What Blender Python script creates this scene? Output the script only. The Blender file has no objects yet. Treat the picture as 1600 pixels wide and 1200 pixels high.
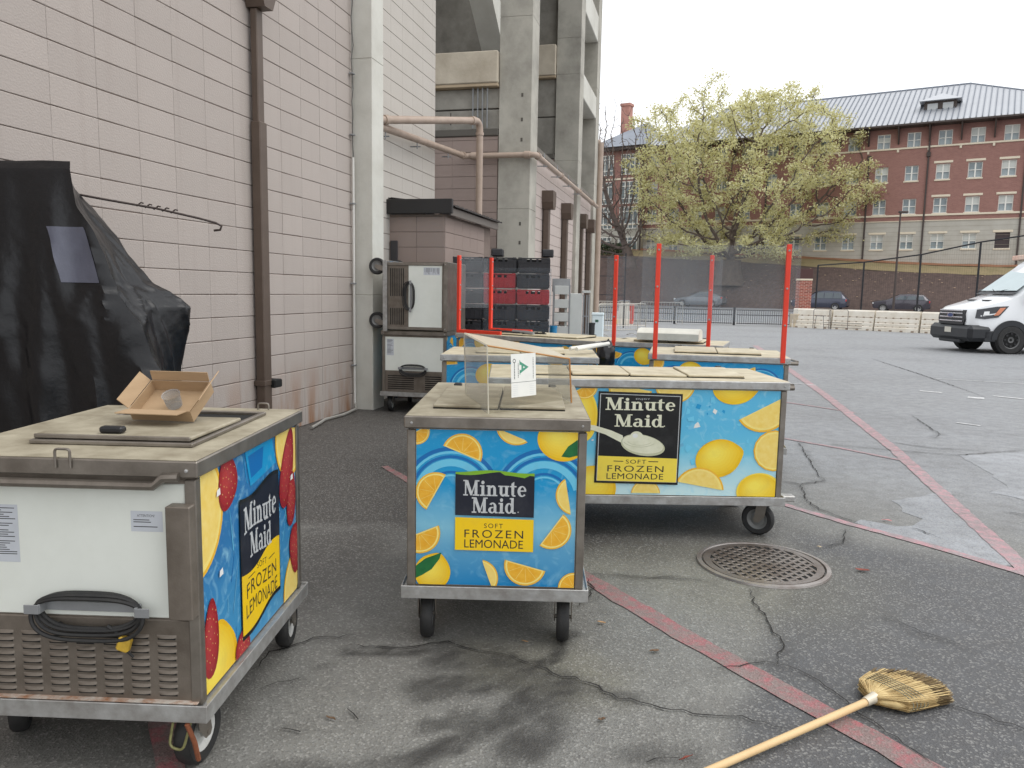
import bpy, math, random
import numpy as np
from mathutils import Vector, Matrix, noise as mnoise
random.seed(7); rng = np.random.default_rng(7)
S = bpy.context.scene
COL = S.collection
R = math.radians

# ---------------------------------------------------------------- camera
CAM_H, PITCH, ROLL = 1.5, R(6.9), 0.018
fwd = Vector((0, math.cos(PITCH), -math.sin(PITCH)))
r0 = Vector((1, 0, 0)); u0 = r0.cross(fwd)
rt = r0 * math.cos(ROLL) + u0 * math.sin(ROLL)
up = u0 * math.cos(ROLL) - r0 * math.sin(ROLL)
cd = bpy.data.cameras.new('camera'); cam = bpy.data.objects.new('camera', cd); COL.objects.link(cam)
M = Matrix.Identity(4)
for i in range(3):
    M[i][0] = rt[i]; M[i][1] = up[i]; M[i][2] = -fwd[i]
M.translation = Vector((0, 0, CAM_H)); cam.matrix_world = M
cd.sensor_width = 36; cd.lens = 27.0; cd.clip_start = 0.05; cd.clip_end = 3000
S.camera = cam

# ---------------------------------------------------------------- sky, sun, exposure (overcast)
W = bpy.data.worlds.new('World'); S.world = W; W.use_nodes = True
nt = W.node_tree; nt.nodes.clear()
SUN_EL, SUN_AZ = R(60), R(105)          # azimuth measured clockwise from +Y
sky = nt.nodes.new('ShaderNodeTexSky'); sky.sky_type = 'NISHITA'; sky.sun_disc = False
sky.sun_elevation = SUN_EL; sky.sun_rotation = SUN_AZ; sky.dust_density = 4.0; sky.air_density = 1.0
hs = nt.nodes.new('ShaderNodeHueSaturation'); hs.inputs['Saturation'].default_value = 0.12
mx = nt.nodes.new('ShaderNodeMix'); mx.data_type = 'RGBA'; mx.inputs[0].default_value = 0.80
mx.inputs[7].default_value = (9.6, 9.85, 10.2, 1)      # the cloud layer
bg = nt.nodes.new('ShaderNodeBackground'); bg.inputs['Strength'].default_value = 0.13
wo = nt.nodes.new('ShaderNodeOutputWorld')
nt.links.new(sky.outputs[0], hs.inputs['Color']); nt.links.new(hs.outputs[0], mx.inputs[6])
nt.links.new(mx.outputs[2], bg.inputs['Color']); nt.links.new(bg.outputs[0], wo.inputs['Surface'])
sl = bpy.data.lights.new('sun', 'SUN'); sl.energy = 0.8; sl.angle = R(40); sl.color = (1, 0.97, 0.92)
so = bpy.data.objects.new('sun', sl); COL.objects.link(so)
sd = Vector((math.sin(SUN_AZ) * math.cos(SUN_EL), math.cos(SUN_AZ) * math.cos(SUN_EL), math.sin(SUN_EL)))
so.rotation_euler = sd.to_track_quat('Z', 'Y').to_euler(); so.location = (0, 0, 30)
S.render.engine = 'CYCLES'
S.view_settings.view_transform = 'Standard'; S.view_settings.look = 'None'
S.view_settings.exposure = 0.28; S.view_settings.gamma = 1.0
S.view_settings.use_curve_mapping = False
S.cycles.max_bounces = 6; S.cycles.transparent_max_bounces = 14

# ---------------------------------------------------------------- materials
def lin(r, g=None, b=None):
    if g is None: g = b = r
    f = lambda c: (c / 255 / 12.92) if c / 255 <= 0.04045 else ((c / 255 + 0.055) / 1.055) ** 2.4
    return (f(r), f(g), f(b), 1)
MATS = {}
def mat(name, col, rough=0.6, metal=0.0, var=0.0, vscale=6.0, bump=0.0, bscale=60.0, col2=None, spec=None, coat=0.0, stretch=None, lo=0.35, hi=0.7):
    """Principled material with noise variation between col and col2 (or a darker col) and fine bump."""
    if name in MATS: return MATS[name]
    m = bpy.data.materials.new(name); m.use_nodes = True; n = m.node_tree
    p = n.nodes['Principled BSDF']
    p.inputs['Base Color'].default_value = col; p.inputs['Roughness'].default_value = rough; p.inputs['Metallic'].default_value = metal
    if spec is not None: p.inputs['Specular IOR Level'].default_value = spec
    if coat: p.inputs['Coat Weight'].default_value = coat; p.inputs['Coat Roughness'].default_value = 0.08
    tc = None
    if var or bump:
        tc = n.nodes.new('ShaderNodeTexCoord'); src = tc.outputs['Object']
        if stretch:
            mp = n.nodes.new('ShaderNodeMapping'); mp.inputs['Scale'].default_value = stretch
            n.links.new(src, mp.inputs['Vector']); src = mp.outputs[0]
    if var:
        t = n.nodes.new('ShaderNodeTexNoise'); t.inputs['Scale'].default_value = vscale; t.inputs['Detail'].default_value = 7; t.inputs['Roughness'].default_value = 0.62
        n.links.new(src, t.inputs['Vector'])
        rp = n.nodes.new('ShaderNodeMapRange'); rp.inputs[1].default_value = lo; rp.inputs[2].default_value = hi; rp.inputs[4].default_value = var
        n.links.new(t.outputs[0], rp.inputs[0])
        mm = n.nodes.new('ShaderNodeMix'); mm.data_type = 'RGBA'
        c2 = col2 or (col[0] * .45, col[1] * .43, col[2] * .4, 1)
        mm.inputs[6].default_value = col; mm.inputs[7].default_value = c2
        n.links.new(rp.outputs[0], mm.inputs[0]); n.links.new(mm.outputs[2], p.inputs['Base Color'])
    if bump:
        t2 = n.nodes.new('ShaderNodeTexNoise'); t2.inputs['Scale'].default_value = bscale; t2.inputs['Detail'].default_value = 4
        n.links.new(src, t2.inputs['Vector'])
        b = n.nodes.new('ShaderNodeBump'); b.inputs['Strength'].default_value = bump; b.inputs['Distance'].default_value = 0.01
        n.links.new(t2.outputs[0], b.inputs['Height']); n.links.new(b.outputs[0], p.inputs['Normal'])
    MATS[name] = m
    return m
def nodes_of(m):
    n = m.node_tree; return n, n.nodes['Principled BSDF']

def clear_mat(name, tint, haze, rough=0.05):
    """thin clear sheet: transparent with a little surface haze and gloss"""
    m = bpy.data.materials.new(name); m.use_nodes = True; n = m.node_tree; n.nodes.clear()
    o = n.nodes.new('ShaderNodeOutputMaterial'); tr = n.nodes.new('ShaderNodeBsdfTransparent'); tr.inputs[0].default_value = tint
    d = n.nodes.new('ShaderNodeBsdfPrincipled'); d.inputs['Base Color'].default_value = (.5, .53, .56, 1); d.inputs['Roughness'].default_value = rough
    mxs = n.nodes.new('ShaderNodeMixShader')
    lw_ = n.nodes.new('ShaderNodeLayerWeight'); lw_.inputs[0].default_value = .4; fr = n.nodes.new('ShaderNodeMath'); fr.operation = 'POWER'; fr.inputs[1].default_value = 4.0; n.links.new(lw_.outputs['Facing'], fr.inputs[0])
    tc = n.nodes.new('ShaderNodeTexCoord'); ns = n.nodes.new('ShaderNodeTexNoise'); ns.inputs['Scale'].default_value = 5; ns.inputs['Detail'].default_value = 6
    n.links.new(tc.outputs['Object'], ns.inputs['Vector'])
    ma = n.nodes.new('ShaderNodeMath'); ma.operation = 'MULTIPLY_ADD'; ma.inputs[1].default_value = haze * 1.0; ma.inputs[2].default_value = haze * 0.45
    n.links.new(ns.outputs[0], ma.inputs[0])
    ad = n.nodes.new('ShaderNodeMath'); ad.operation = 'ADD'; n.links.new(ma.outputs[0], ad.inputs[0]); n.links.new(fr.outputs[0], ad.inputs[1]); ad.use_clamp = True
    n.links.new(ad.outputs[0], mxs.inputs[0]); n.links.new(tr.outputs[0], mxs.inputs[1]); n.links.new(d.outputs[0], mxs.inputs[2]); n.links.new(mxs.outputs[0], o.inputs[0])
    MATS[name] = m
    return m

# ---------------------------------------------------------------- mesh building
class MB:
    def __init__(s): s.v = []; s.f = []; s.m = []
    def add(s, vs, fs, mi=0, T=None):
        o = len(s.v)
        if T is not None: vs = [tuple(T @ Vector(p)) for p in vs]
        s.v += [tuple(p) for p in vs]; s.f += [tuple(i + o for i in q) for q in fs]; s.m += [mi] * len(fs); return s
    def box(s, x0, x1, y0, y1, z0, z1, mi=0, c=0.0, T=None):
        if x1 < x0: x0, x1 = x1, x0
        if y1 < y0: y0, y1 = y1, y0
        if z1 < z0: z0, z1 = z1, z0
        c = min(c, (x1 - x0) * .45, (y1 - y0) * .45, (z1 - z0) * .45)
        if c <= 0:
            vs = [(x, y, z) for x in (x0, x1) for y in (y0, y1) for z in (z0, z1)]
            fs = [(0, 1, 3, 2), (4, 6, 7, 5), (0, 4, 5, 1), (2, 3, 7, 6), (0, 2, 6, 4), (1, 5, 7, 3)]
            return s.add(vs, fs, mi, T)
        vs = []; idx = {}
        X = (x0, x1); Y = (y0, y1); Z = (z0, z1); sg = (1, -1)
        for i in (0, 1):
            for j in (0, 1):
                for k in (0, 1):
                    for a in range(3):
                        p = [X[i] + sg[i] * c, Y[j] + sg[j] * c, Z[k] + sg[k] * c]
                        p[a] = (X[i], Y[j], Z[k])[a]
                        idx[(i, j, k, a)] = len(vs); vs.append(tuple(p))
        fs = []
        g = lambda i, j, k, a: idx[(i, j, k, a)]
        for i in (0, 1):
            q = [g(i, 0, 0, 0), g(i, 1, 0, 0), g(i, 1, 1, 0), g(i, 0, 1, 0)]; fs.append(q if i else q[::-1])
            q = [g(0, i, 0, 1), g(0, i, 1, 1), g(1, i, 1, 1), g(1, i, 0, 1)]; fs.append(q if i else q[::-1])
            q = [g(0, 0, i, 2), g(1, 0, i, 2), g(1, 1, i, 2), g(0, 1, i, 2)]; fs.append(q if i else q[::-1])
        for i in (0, 1):
            for j in (0, 1):
                q = [g(i, j, 0, 0), g(i, j, 1, 0), g(i, j, 1, 1), g(i, j, 0, 1)]; fs.append(q if (i == j) else q[::-1])
                q = [g(i, 0, j, 0), g(i, 1, j, 0), g(i, 1, j, 2), g(i, 0, j, 2)]; fs.append(q if (i != j) else q[::-1])
                q = [g(0, i, j, 1), g(1, i, j, 1), g(1, i, j, 2), g(0, i, j, 2)]; fs.append(q if (i == j) else q[::-1])
                for k in (0, 1):
                    q = [g(i, j, k, 0), g(i, j, k, 1), g(i, j, k, 2)]
                    fs.append(q if (i + j + k) % 2 else q[::-1])
        return s.add(vs, fs, mi, T)
    def tube(s, pts, r, n=8, mi=0, cap=True, T=None, closed=False):
        pts = [Vector(p) for p in pts]; k = len(pts)
        rr = r if isinstance(r, (list, tuple)) else [r] * k
        vs = []; fs = []
        d = (pts[1] - pts[0]).normalized()
        ref = Vector((0, 0, 1)) if abs(d.z) < .9 else Vector((1, 0, 0))
        a = d.cross(ref).normalized()
        for i, p in enumerate(pts):
            if closed: d = (pts[(i + 1) % k] - pts[i - 1]).normalized()
            else: d = (pts[min(i + 1, k - 1)] - pts[max(i - 1, 0)]).normalized()
            a = (a - d * a.dot(d)).normalized(); b = d.cross(a)
            for j in range(n):
                t = 2 * math.pi * j / n; vs.append(p + (a * math.cos(t) + b * math.sin(t)) * rr[i])
        for i in range(k if closed else k - 1):
            for j in range(n):
                i2 = (i + 1) % k
                fs.append((i * n + j, i * n + (j + 1) % n, i2 * n + (j + 1) % n, i2 * n + j))
        if cap and not closed:
            fs.append(tuple(range(n))[::-1]); fs.append(tuple((k - 1) * n + j for j in range(n)))
        return s.add(vs, fs, mi, T)
    def lathe(s, prof, n=24, axis='x', mi=0, T=None):
        """prof: list of (radius, along)"""
        vs = []; fs = []; k = len(prof)
        for r, h in prof:
            for j in range(n):
                t = 2 * math.pi * j / n; c, d = r * math.cos(t), r * math.sin(t)
                vs.append((h, c, d) if axis == 'x' else (c, h, d) if axis == 'y' else (c, d, h))
        for i in range(k - 1):
            for j in range(n): fs.append((i * n + j, i * n + (j + 1) % n, (i + 1) * n + (j + 1) % n, (i + 1) * n + j))
        return s.add(vs, fs, mi, T)
    def prism(s, poly, h0, h1, f, mi=0):
        """extrude 2D poly between h0 and h1; f(a,b,h)->xyz"""
        n = len(poly)
        vs = [f(a, b, h0) for a, b in poly] + [f(a, b, h1) for a, b in poly]
        fs = [tuple(range(n))[::-1], tuple(range(n, 2 * n))] + [(i, (i + 1) % n, n + (i + 1) % n, n + i) for i in range(n)]
        return s.add(vs, fs, mi)
    def poly(s, pts, mi=0): return s.add(pts, [tuple(range(len(pts)))], mi)
    def build(s, name, mats, parent=None, smooth=None, loc=None, kind=None):
        me = bpy.data.meshes.new(name)
        vs = s.v
        if loc is not None: vs = [(p[0] - loc[0], p[1] - loc[1], p[2] - loc[2]) for p in vs]
        me.from_pydata(vs, [], s.f)
        if not isinstance(mats, (list, tuple)): mats = [mats]
        for m in mats: me.materials.append(m)
        me.polygons.foreach_set('material_index', s.m)
        if smooth is not None:
            me.polygons.foreach_set('use_smooth', [True] * len(s.f))
            me.update()
            try: me.set_sharp_from_angle(angle=R(smooth))
            except Exception: pass
        me.update()
        o = bpy.data.objects.new(name, me); COL.objects.link(o)
        if parent is not None: o.parent = parent
        if loc is not None: o.location = loc
        if kind: o['kind'] = kind
        return o
def inst(name, me, parent, loc=(0, 0, 0), rot=(0, 0, 0), scale=None):
    o = bpy.data.objects.new(name, me); COL.objects.link(o); o.parent = parent; o.location = loc; o.rotation_euler = rot
    if scale: o.scale = scale
    return o
def tag(o, label=None, cat=None, group=None, kind=None):
    if label: o['label'] = label
    if cat: o['category'] = cat
    if group: o['group'] = group
    if kind: o['kind'] = kind
    return o
def thing(name, label, cat, loc=(0, 0, 0), rz=0.0, group=None):
    o = bpy.data.objects.new(name, None); COL.objects.link(o); o.location = loc; o.rotation_euler = (0, 0, rz); o.empty_display_size = .2
    return tag(o, label, cat, group)
def copy_tree(o, parent=None):
    c = o.copy(); COL.objects.link(c); c.parent = parent
    for ch in list(o.children): copy_tree(ch, c)
    return c
def arcpts(cx, cy, r, a0, a1, n, ry=None):
    ry = ry or r
    return [(cx + r * math.cos(R(a0 + (a1 - a0) * i / n)), cy + ry * math.sin(R(a0 + (a1 - a0) * i / n))) for i in range(n + 1)]

# shared materials
steel = mat('steel', lin(150, 143, 134), .42, .75, .6, 9, .05, 300, col2=lin(96, 88, 80))
steel_dk = mat('steel_weathered', lin(132, 123, 113), .5, .55, .8, 8, .08, 200, col2=lin(94, 85, 75))
alu = mat('aluminium', lin(188, 188, 186), .45, .6, .6, 14, .1, 90, col2=lin(120, 112, 104))
white_panel = mat('white_panel', lin(226, 229, 221), .38, 0, .55, 3.0, .02, 40, col2=lin(200, 203, 192), lo=.45, hi=.85)
cream_top = mat('cream_top', lin(174, 166, 145), .6, 0, .9, 7, .12, 60, col2=lin(122, 112, 92))
black_rub = mat('black_rubber', lin(32, 32, 33), .65, 0, .4, 20, .15, 80, col2=lin(62, 60, 56))
black_pl = mat('black_plastic', lin(28, 28, 30), .45)
dark = mat('dark_cavity', (.008, .008, .008, 1), .9)
cream_lt = mat('cream_top_light', lin(208, 198, 172), .55, 0, .9, 6, .1, 60, col2=lin(168, 156, 128))
grey_metal = mat('grey_metal', lin(150, 152, 154), .45, .3, .3, 12)
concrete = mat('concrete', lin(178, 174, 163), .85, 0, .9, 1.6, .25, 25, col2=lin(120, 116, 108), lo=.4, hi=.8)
concrete_lt = mat('concrete_light', lin(208, 206, 197), .85, 0, .8, 1.3, .2, 25, col2=lin(172, 168, 157), lo=.4, hi=.8)
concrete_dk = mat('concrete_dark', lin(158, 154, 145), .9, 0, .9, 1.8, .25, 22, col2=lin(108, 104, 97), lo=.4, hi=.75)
tan_beam = mat('tan_concrete', lin(190, 172, 146), .85, 0, .6, 2, .2, 25, col2=lin(160, 140, 112))
brown_metal = mat('brown_metal', lin(98, 84, 74), .5, .2, .5, 5, .05, 60, col2=lin(78, 66, 57))
pipe_paint = mat('pipe_paint', lin(176, 157, 142), .5, 0, .6, 6, .06, 40, col2=lin(148, 128, 112))
red_post = mat('orange_red_paint', lin(233, 62, 36), .4, 0, .3, 8, col2=lin(205, 50, 30))
clear_sheet = clear_mat('clear_sheet', (.95, .96, .97, 1), .085)
acrylic = clear_mat('acrylic', (.96, .955, .93, 1), .035)
sheen_acrylic = clear_mat('acrylic_sky_sheen', (.95, .94, .90, 1), .42, .2); MATS['acrylic_sky_sheen'].node_tree.nodes['Principled BSDF'].inputs['Base Color'].default_value = lin(232, 222, 198)  # sky reflection on the hood's top put in as cream haze
film = clear_mat('stretch_film', (.93, .95, .98, 1), .07, .15)
amber = mat('amber_edge', lin(178, 120, 52), .35)

# ================================================================ GROUND
def vnoise(x, y, sc, seed=0):
    x = x * sc; y = y * sc
    xi = np.floor(x).astype(int); yi = np.floor(y).astype(int); fx = x - xi; fy = y - yi
    fx = fx * fx * (3 - 2 * fx); fy = fy * fy * (3 - 2 * fy)
    def h(a, b):
        n = (a * 374761393 + b * 668265263 + seed * 982451653) & 0x7fffffff
        n = ((n ^ (n >> 13)) * 1274126177) & 0x7fffffff
        return (n & 0xffff) / 65535.0
    return (h(xi, yi) * (1 - fx) + h(xi + 1, yi) * fx) * (1 - fy) + (h(xi, yi + 1) * (1 - fx) + h(xi + 1, yi + 1) * fx) * fy
def fbm(x, y, sc, seed=0, o=4):
    s = 0; a = .5; t = 0
    for i in range(o): s = s + a * vnoise(x, y, sc * 2 ** i, seed + i); t += a; a *= .55
    return s / t
def segdist(x, y, pts):
    d = np.full(x.shape, 1e9)
    for (ax, ay), (bx, by) in zip(pts[:-1], pts[1:]):
        vx, vy = bx - ax, by - ay; L = vx * vx + vy * vy + 1e-9
        t = np.clip(((x - ax) * vx + (y - ay) * vy) / L, 0, 1)
        d = np.minimum(d, np.hypot(x - ax - t * vx, y - ay - t * vy))
    return d
def sstep(a, b, x):
    t = np.clip((x - a) / (b - a), 0, 1); return t * t * (3 - 2 * t)
NX, NY = .522, .853; UX, UY = .853, -.522      # frame of the street and the brick building across it
def gz(x, y):
    n = NX * np.asarray(x) + NY * np.asarray(y); return 0.3 * sstep(46, 62, n)
xs = np.concatenate([[-600, -300, -120, -60, -30, -16, -10, -7, -5.5, -4.6], np.arange(-4, 5.01, .035), [5.5, 6, 7, 8, 9, 10, 11, 12, 13, 14, 15, 16, 17, 18, 20, 22, 24, 27, 30, 35, 40, 50, 60, 80, 120, 300, 600]])
ys = np.concatenate([[-300, -60, -20, -8, -3, -1, 0, .6, 1.0], np.arange(1.3, 8.5, .035), [8.7, 9, 9.3, 9.6, 10, 10.5, 11, 12, 13, 14, 15, 16, 17, 18, 19, 20, 22, 24, 26, 28, 30, 32, 34, 36, 38, 40, 43, 46, 49, 52, 55, 58, 61, 64, 68, 72, 80, 90, 120, 200, 400, 900]])
GX, GY = np.meshgrid(xs, ys)
GZ = gz(GX, GY)
wx = GX + (fbm(GX, GY, 1.7, 3) - .5) * .5; wy = GY + (fbm(GX, GY, 1.7, 9) - .5) * .5
fx_ = GX + (fbm(GX, GY, 6, 13) - .5) * .14; fy_ = GY + (fbm(GX, GY, 6, 19) - .5) * .14
# dark, long soiled strip between wall and carts, with their shade painted in (its own boundary runs across the yard)
edge = wy - (4.35 - 0.30 * (wx + .4))
grime_shade = sstep(-.05, .35, edge) * sstep(1.7, .2, wx - .10 * (wy - 4.5)) * sstep(16, 10, GY)
grime_shade = np.maximum(grime_shade * .9, .75 * sstep(.9, .2, segdist(wx, wy, [(-1.8, 3.0), (-1.1, 4.3)])))
grime_shade = np.maximum(grime_shade, .62 * sstep(.75, .1, segdist(wx, wy, [(.3, 4.9), (1.4, 5.0)])))  # painted shade under the long cart
# stains: spilled liquid that followed the cracks
CRACKS = [([(0.413, 3.968), (0.7, 3.936), (0.915, 3.91), (1.031, 3.897)], 0.007), ([(1.243, 3.785), (1.201, 3.597), (1.206, 3.449), (1.188, 3.279), (1.2, 3.197), (1.133, 3.036), (1.106, 2.98)], 0.01), ([(1.112, 2.991), (1.019, 2.993), (0.903, 2.956), (0.847, 2.938)], 0.008), ([(1.111, 2.98), (1.179, 2.93), (1.232, 2.806), (1.261, 2.7), (1.277, 2.657), (1.294, 2.565), (1.337, 2.468), (1.397, 2.3)], 0.009), ([(-0.995, 2.85), (-0.975, 3.001), (-0.831, 3.135), (-0.656, 3.179)], 0.01), ([(-0.678, 3.087), (-0.489, 3.059), (-0.353, 3.088), (-0.254, 3.133), (-0.149, 3.061), (0.004, 3.016)], 0.012), ([(0.004, 3.016), (0.211, 2.853), (0.271, 2.846), (0.418, 2.694), (0.602, 2.626), (0.708, 2.587), (0.843, 2.579), (0.974, 2.514)], 0.013), ([(0.418, 3.913), (0.427, 3.764), (0.379, 3.599), (0.342, 3.536)], 0.009), ([(2.984, 7.859), (2.804, 7.156), (2.589, 6.305), (2.581, 6.152)], 0.014), ([(2.224, 6.105), (2.318, 6.008), (2.592, 6.153)], 0.012), ([(2.318, 6.008), (2.195, 5.545), (2.19, 5.294), (2.325, 4.986)], 0.014), ([(2.176, 4.838), (2.046, 4.552), (1.909, 4.485)], 0.01), ([(3.278, 7.718), (3.798, 7.447), (4.336, 7.285), (5.159, 7.597)], 0.014), ([(3.909, 7.944), (4.217, 7.64), (4.664, 7.523)], 0.012), ([(1.651, 2.682), (1.732, 2.612), (1.843, 2.503)], 0.008), ([(8.88, 19.014), (8.074, 15.076), (7.315, 11.764)], 0.03), ([(5.14, 9.747), (4.906, 8.927), (4.759, 8.387), (4.577, 8.184)], 0.016), ([(2.64, 4.893), (2.709, 4.674)], 0.012), ([(3.53, 5.299), (3.727, 5.158)], 0.014), ([(1.817, 3.44), (1.867, 3.306), (1.97, 3.185)], 0.006), ([(-0.593, 5.071), (-0.138, 4.491), (0.129, 4.332)], 0.006), ([(-0.765, 2.459), (-0.693, 2.435)], 0.008), ([(-0.935, 2.707), (-0.793, 2.797)], 0.005), ([(-0.563, 2.587), (-0.514, 2.514)], 0.008), ([(0.563, 2.336), (0.453, 2.299)], 0.008)]
STAIN = [([(-.03, 3.02), (.12, 2.98), (.22, 3.12), (.30, 3.24)], .05, .8), ([(-.21, 2.99), (-.08, 2.95), (.05, 2.88), (.16, 2.78)], .14, .75), ([(-.32, 2.76), (-.14, 2.78), (.02, 2.80)], .10, .75),
         ([(.10, 2.74), (.02, 2.60), (-.10, 2.44), (-.30, 2.30)], .07, .85), ([(-.30, 2.50), (-.12, 2.55)], .05, .6), ([(.16, 2.68), (.12, 2.5), (.05, 2.36)], .11, .7), ([(-.36, 2.25), (-.7, 2.2)], .09, .55),
         ([(-.63, 3.07), (-.44, 3.05), (-.29, 3.06), (-.18, 3.04)], .035, .75), ([(-.30, 3.08), (-.22, 3.09)], .05, .7), ([(.17, 2.80), (.33, 2.74), (.46, 2.66)], .04, .55), ([(.40, 2.34), (.62, 2.36)], .06, .5), ([(-.02, 2.95), (-.05, 3.08)], .04, .5)]
st = np.zeros_like(GX)
for pts, r, a in STAIN: st = np.maximum(st, min(1, a * 1.12) * sstep(1.3 * r, .4 * r, segdist(fx_, fy_, pts)))
st *= .55 + .45 * fbm(GX, GY, 9, 31) + .35 * sstep(.35, .65, fbm(GX, GY, 22, 8, 3))
for pts, r in CRACKS:
    st = np.maximum(st, (.16 + .5 * fbm(GX, GY, 3.1, 77)) * sstep(.055, .008, segdist(fx_, fy_, pts)) * (.4 + .6 * vnoise(GX, GY, 2.3, 5)))
for k in range(26):       # small oil spots
    px, py = rng.uniform(-3, 4), rng.uniform(2, 8); st = np.maximum(st, rng.uniform(.2, .55) * sstep(.05, .015, np.hypot(fx_ - px, fy_ - py)))
# olive damp tint around the spill
ol = sstep(.32, .08, segdist(wx, wy, [(.05, 2.96), (.28, 2.86)])) * .7 + .5 * sstep(.9, .2, segdist(wx, wy, [(.6, 4.3), (1.3, 3.9)]))
# newer, darker asphalt to the right of the crack; pale asphalt farther out, its sky sheen painted in
newer = sstep(-.10, .10, (wx * .4 + fx_ * .6) - (1.32 + .42 * (GY - 3.6))) * sstep(.35, -.15, (GY - 4.75) + .52 * (GX - 1.6))
pale = (.75 + .35 * fbm(GX, GY, .8, 41)) * sstep(4.6, 8.5, GY + 1.1 * (wx - 2)) * sstep(-.5, .8, GX - .10 * GY) * .9
ver = np.stack([GX, GY, GZ], -1).reshape(-1, 3)
ny_, nx_ = GX.shape
ii = np.arange(ny_ * nx_).reshape(ny_, nx_)
quads = np.stack([ii[:-1, :-1], ii[:-1, 1:], ii[1:, 1:], ii[1:, :-1]], -1).reshape(-1, 4)
me = bpy.data.meshes.new('ground'); me.from_pydata(ver.tolist(), [], quads.tolist())
for nm, arr in (('grime_shade', grime_shade), ('stain', st), ('olive', ol), ('newer', newer), ('pale', pale)):
    at = me.attributes.new(nm, 'FLOAT', 'POINT'); at.data.foreach_set('value', np.clip(arr, 0, 1).astype(np.float32).ravel())
me.polygons.foreach_set('use_smooth', [True] * len(quads)); me.update()
ground = bpy.data.objects.new('ground', me); COL.objects.link(ground); ground['kind'] = 'structure'

def asphalt_mat(name, base, use_attr=True, paint=None, wear=.5):
    m = bpy.data.materials.new(name); m.use_nodes = True; n, p = nodes_of(m); L = n.links
    tc = n.nodes.new('ShaderNodeTexCoord'); geo = n.nodes.new('ShaderNodeNewGeometry'); pos = geo.outputs['Position']
    def noise(sc, det=4, ro=.6):
        t = n.nodes.new('ShaderNodeTexNoise'); t.inputs['Scale'].default_value = sc; t.inputs['Detail'].default_value = det; t.inputs['Roughness'].default_value = ro; L.new(pos, t.inputs['Vector']); return t.outputs[0]
    def rng_(v, a, b, c=0., d=1.):
        t = n.nodes.new('ShaderNodeMapRange'); t.inputs[1].default_value = a; t.inputs[2].default_value = b; t.inputs[3].default_value = c; t.inputs[4].default_value = d; L.new(v, t.inputs[0]); return t.outputs[0]
    def mix(f, a, b, mode='MIX'):
        t = n.nodes.new('ShaderNodeMix'); t.data_type = 'RGBA'; t.blend_type = mode
        if isinstance(f, float): t.inputs[0].default_value = f
        else: L.new(f, t.inputs[0])
        for s_, q in ((6, a), (7, b)):
            if isinstance(q, tuple): t.inputs[s_].default_value = q
            else: L.new(q, t.inputs[s_])
        return t.outputs[2]
    def attr(nm):
        t = n.nodes.new('ShaderNodeAttribute'); t.attribute_name = nm; return t.outputs['Fac']
    vor = n.nodes.new('ShaderNodeTexVoronoi'); vor.inputs['Scale'].default_value = 128; L.new(pos, vor.inputs['Vector'])
    vcol = n.nodes.new('ShaderNodeSeparateColor'); L.new(vor.outputs['Color'], vcol.inputs[0])
    big = noise(.9, 6); mid = noise(7, 5); fine = noise(160, 3)
    c = mix(rng_(big, .32, .70), base, (base[0] * .68, base[1] * .68, base[2] * .67, 1))
    if use_attr:
        c = mix(rng_(attr('newer'), 0, 1, 0, .9), c, lin(78, 79, 82))
        c = mix(rng_(attr('pale'), 0, 1, 0, .9), c, lin(156, 159, 164))  # paler blue-grey carries the sky's sheen on the wet yard
        c = mix(rng_(noise(.33, 5, .55), .50, .72, 0, .45), c, lin(104, 105, 107))
        c = mix(rng_(attr('olive'), 0, 1, 0, .5), c, lin(128, 124, 98))
        c = mix(rng_(attr('grime_shade'), 0, 1, 0, .97), c, lin(58, 54, 51))
    c = mix(rng_(mid, .38, .72, 0, .3), c, lin(84, 80, 76))
    if paint:
        pm = n.nodes.new('ShaderNodeMath'); pm.operation = 'MULTIPLY'
        c = mix(rng_(noise(14, 8, .72), .40 + wear * .12, .56 + wear * .16, 1, .25), c, paint)
    # aggregate: pale and dark stones
    c = mix(rng_(vcol.outputs[0], .78, .9, 0, .33 if not paint else .14), c, lin(186, 184, 178))
    c = mix(rng_(vcol.outputs[1], .72, .9, 0, .34 if not paint else .2), c, lin(66, 64, 62))
    c = mix(rng_(fine, .35, .7, 0, .26), c, lin(74, 72, 70))
    if use_attr: c = mix(rng_(attr('stain'), 0, 1, 0, .9), c, lin(45, 43, 41))
    L.new(c, p.inputs['Base Color'])
    rough = n.nodes.new('ShaderNodeMath'); rough.operation = 'MULTIPLY_ADD'; L.new(mid, rough.inputs[0]); rough.inputs[1].default_value = .35; rough.inputs[2].default_value = .42
    L.new(rough.outputs[0], p.inputs['Roughness'])
    bp = n.nodes.new('ShaderNodeBump'); bp.inputs['Strength'].default_value = .55; bp.inputs['Distance'].default_value = .004
    sm = n.nodes.new('ShaderNodeMath'); sm.operation = 'ADD'; L.new(vor.outputs['Distance'], sm.inputs[0]); L.new(fine, sm.inputs[1])
    L.new(sm.outputs[0], bp.inputs['Height']); L.new(bp.outputs[0], p.inputs['Normal'])
    MATS[name] = m; return m
m_asph = asphalt_mat('asphalt', lin(133, 132, 127))
m_pale = asphalt_mat('asphalt_pale', lin(172, 175, 180), False)
m_dkp = asphalt_mat('asphalt_dark_patch', lin(104, 105, 107), False)
m_pink = asphalt_mat('faded_red_paint', lin(140, 136, 130), False, lin(166, 98, 102), -.15)
m_pink2 = asphalt_mat('faded_pink_paint', lin(160, 158, 158), False, lin(194, 144, 150), -.1)
m_wline = asphalt_mat('worn_white_paint', lin(150, 150, 150), False, lin(222, 222, 222), .6)
m_crack = mat('crack_fill', lin(40, 38, 36), .95)
me.materials.append(m_asph)

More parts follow.
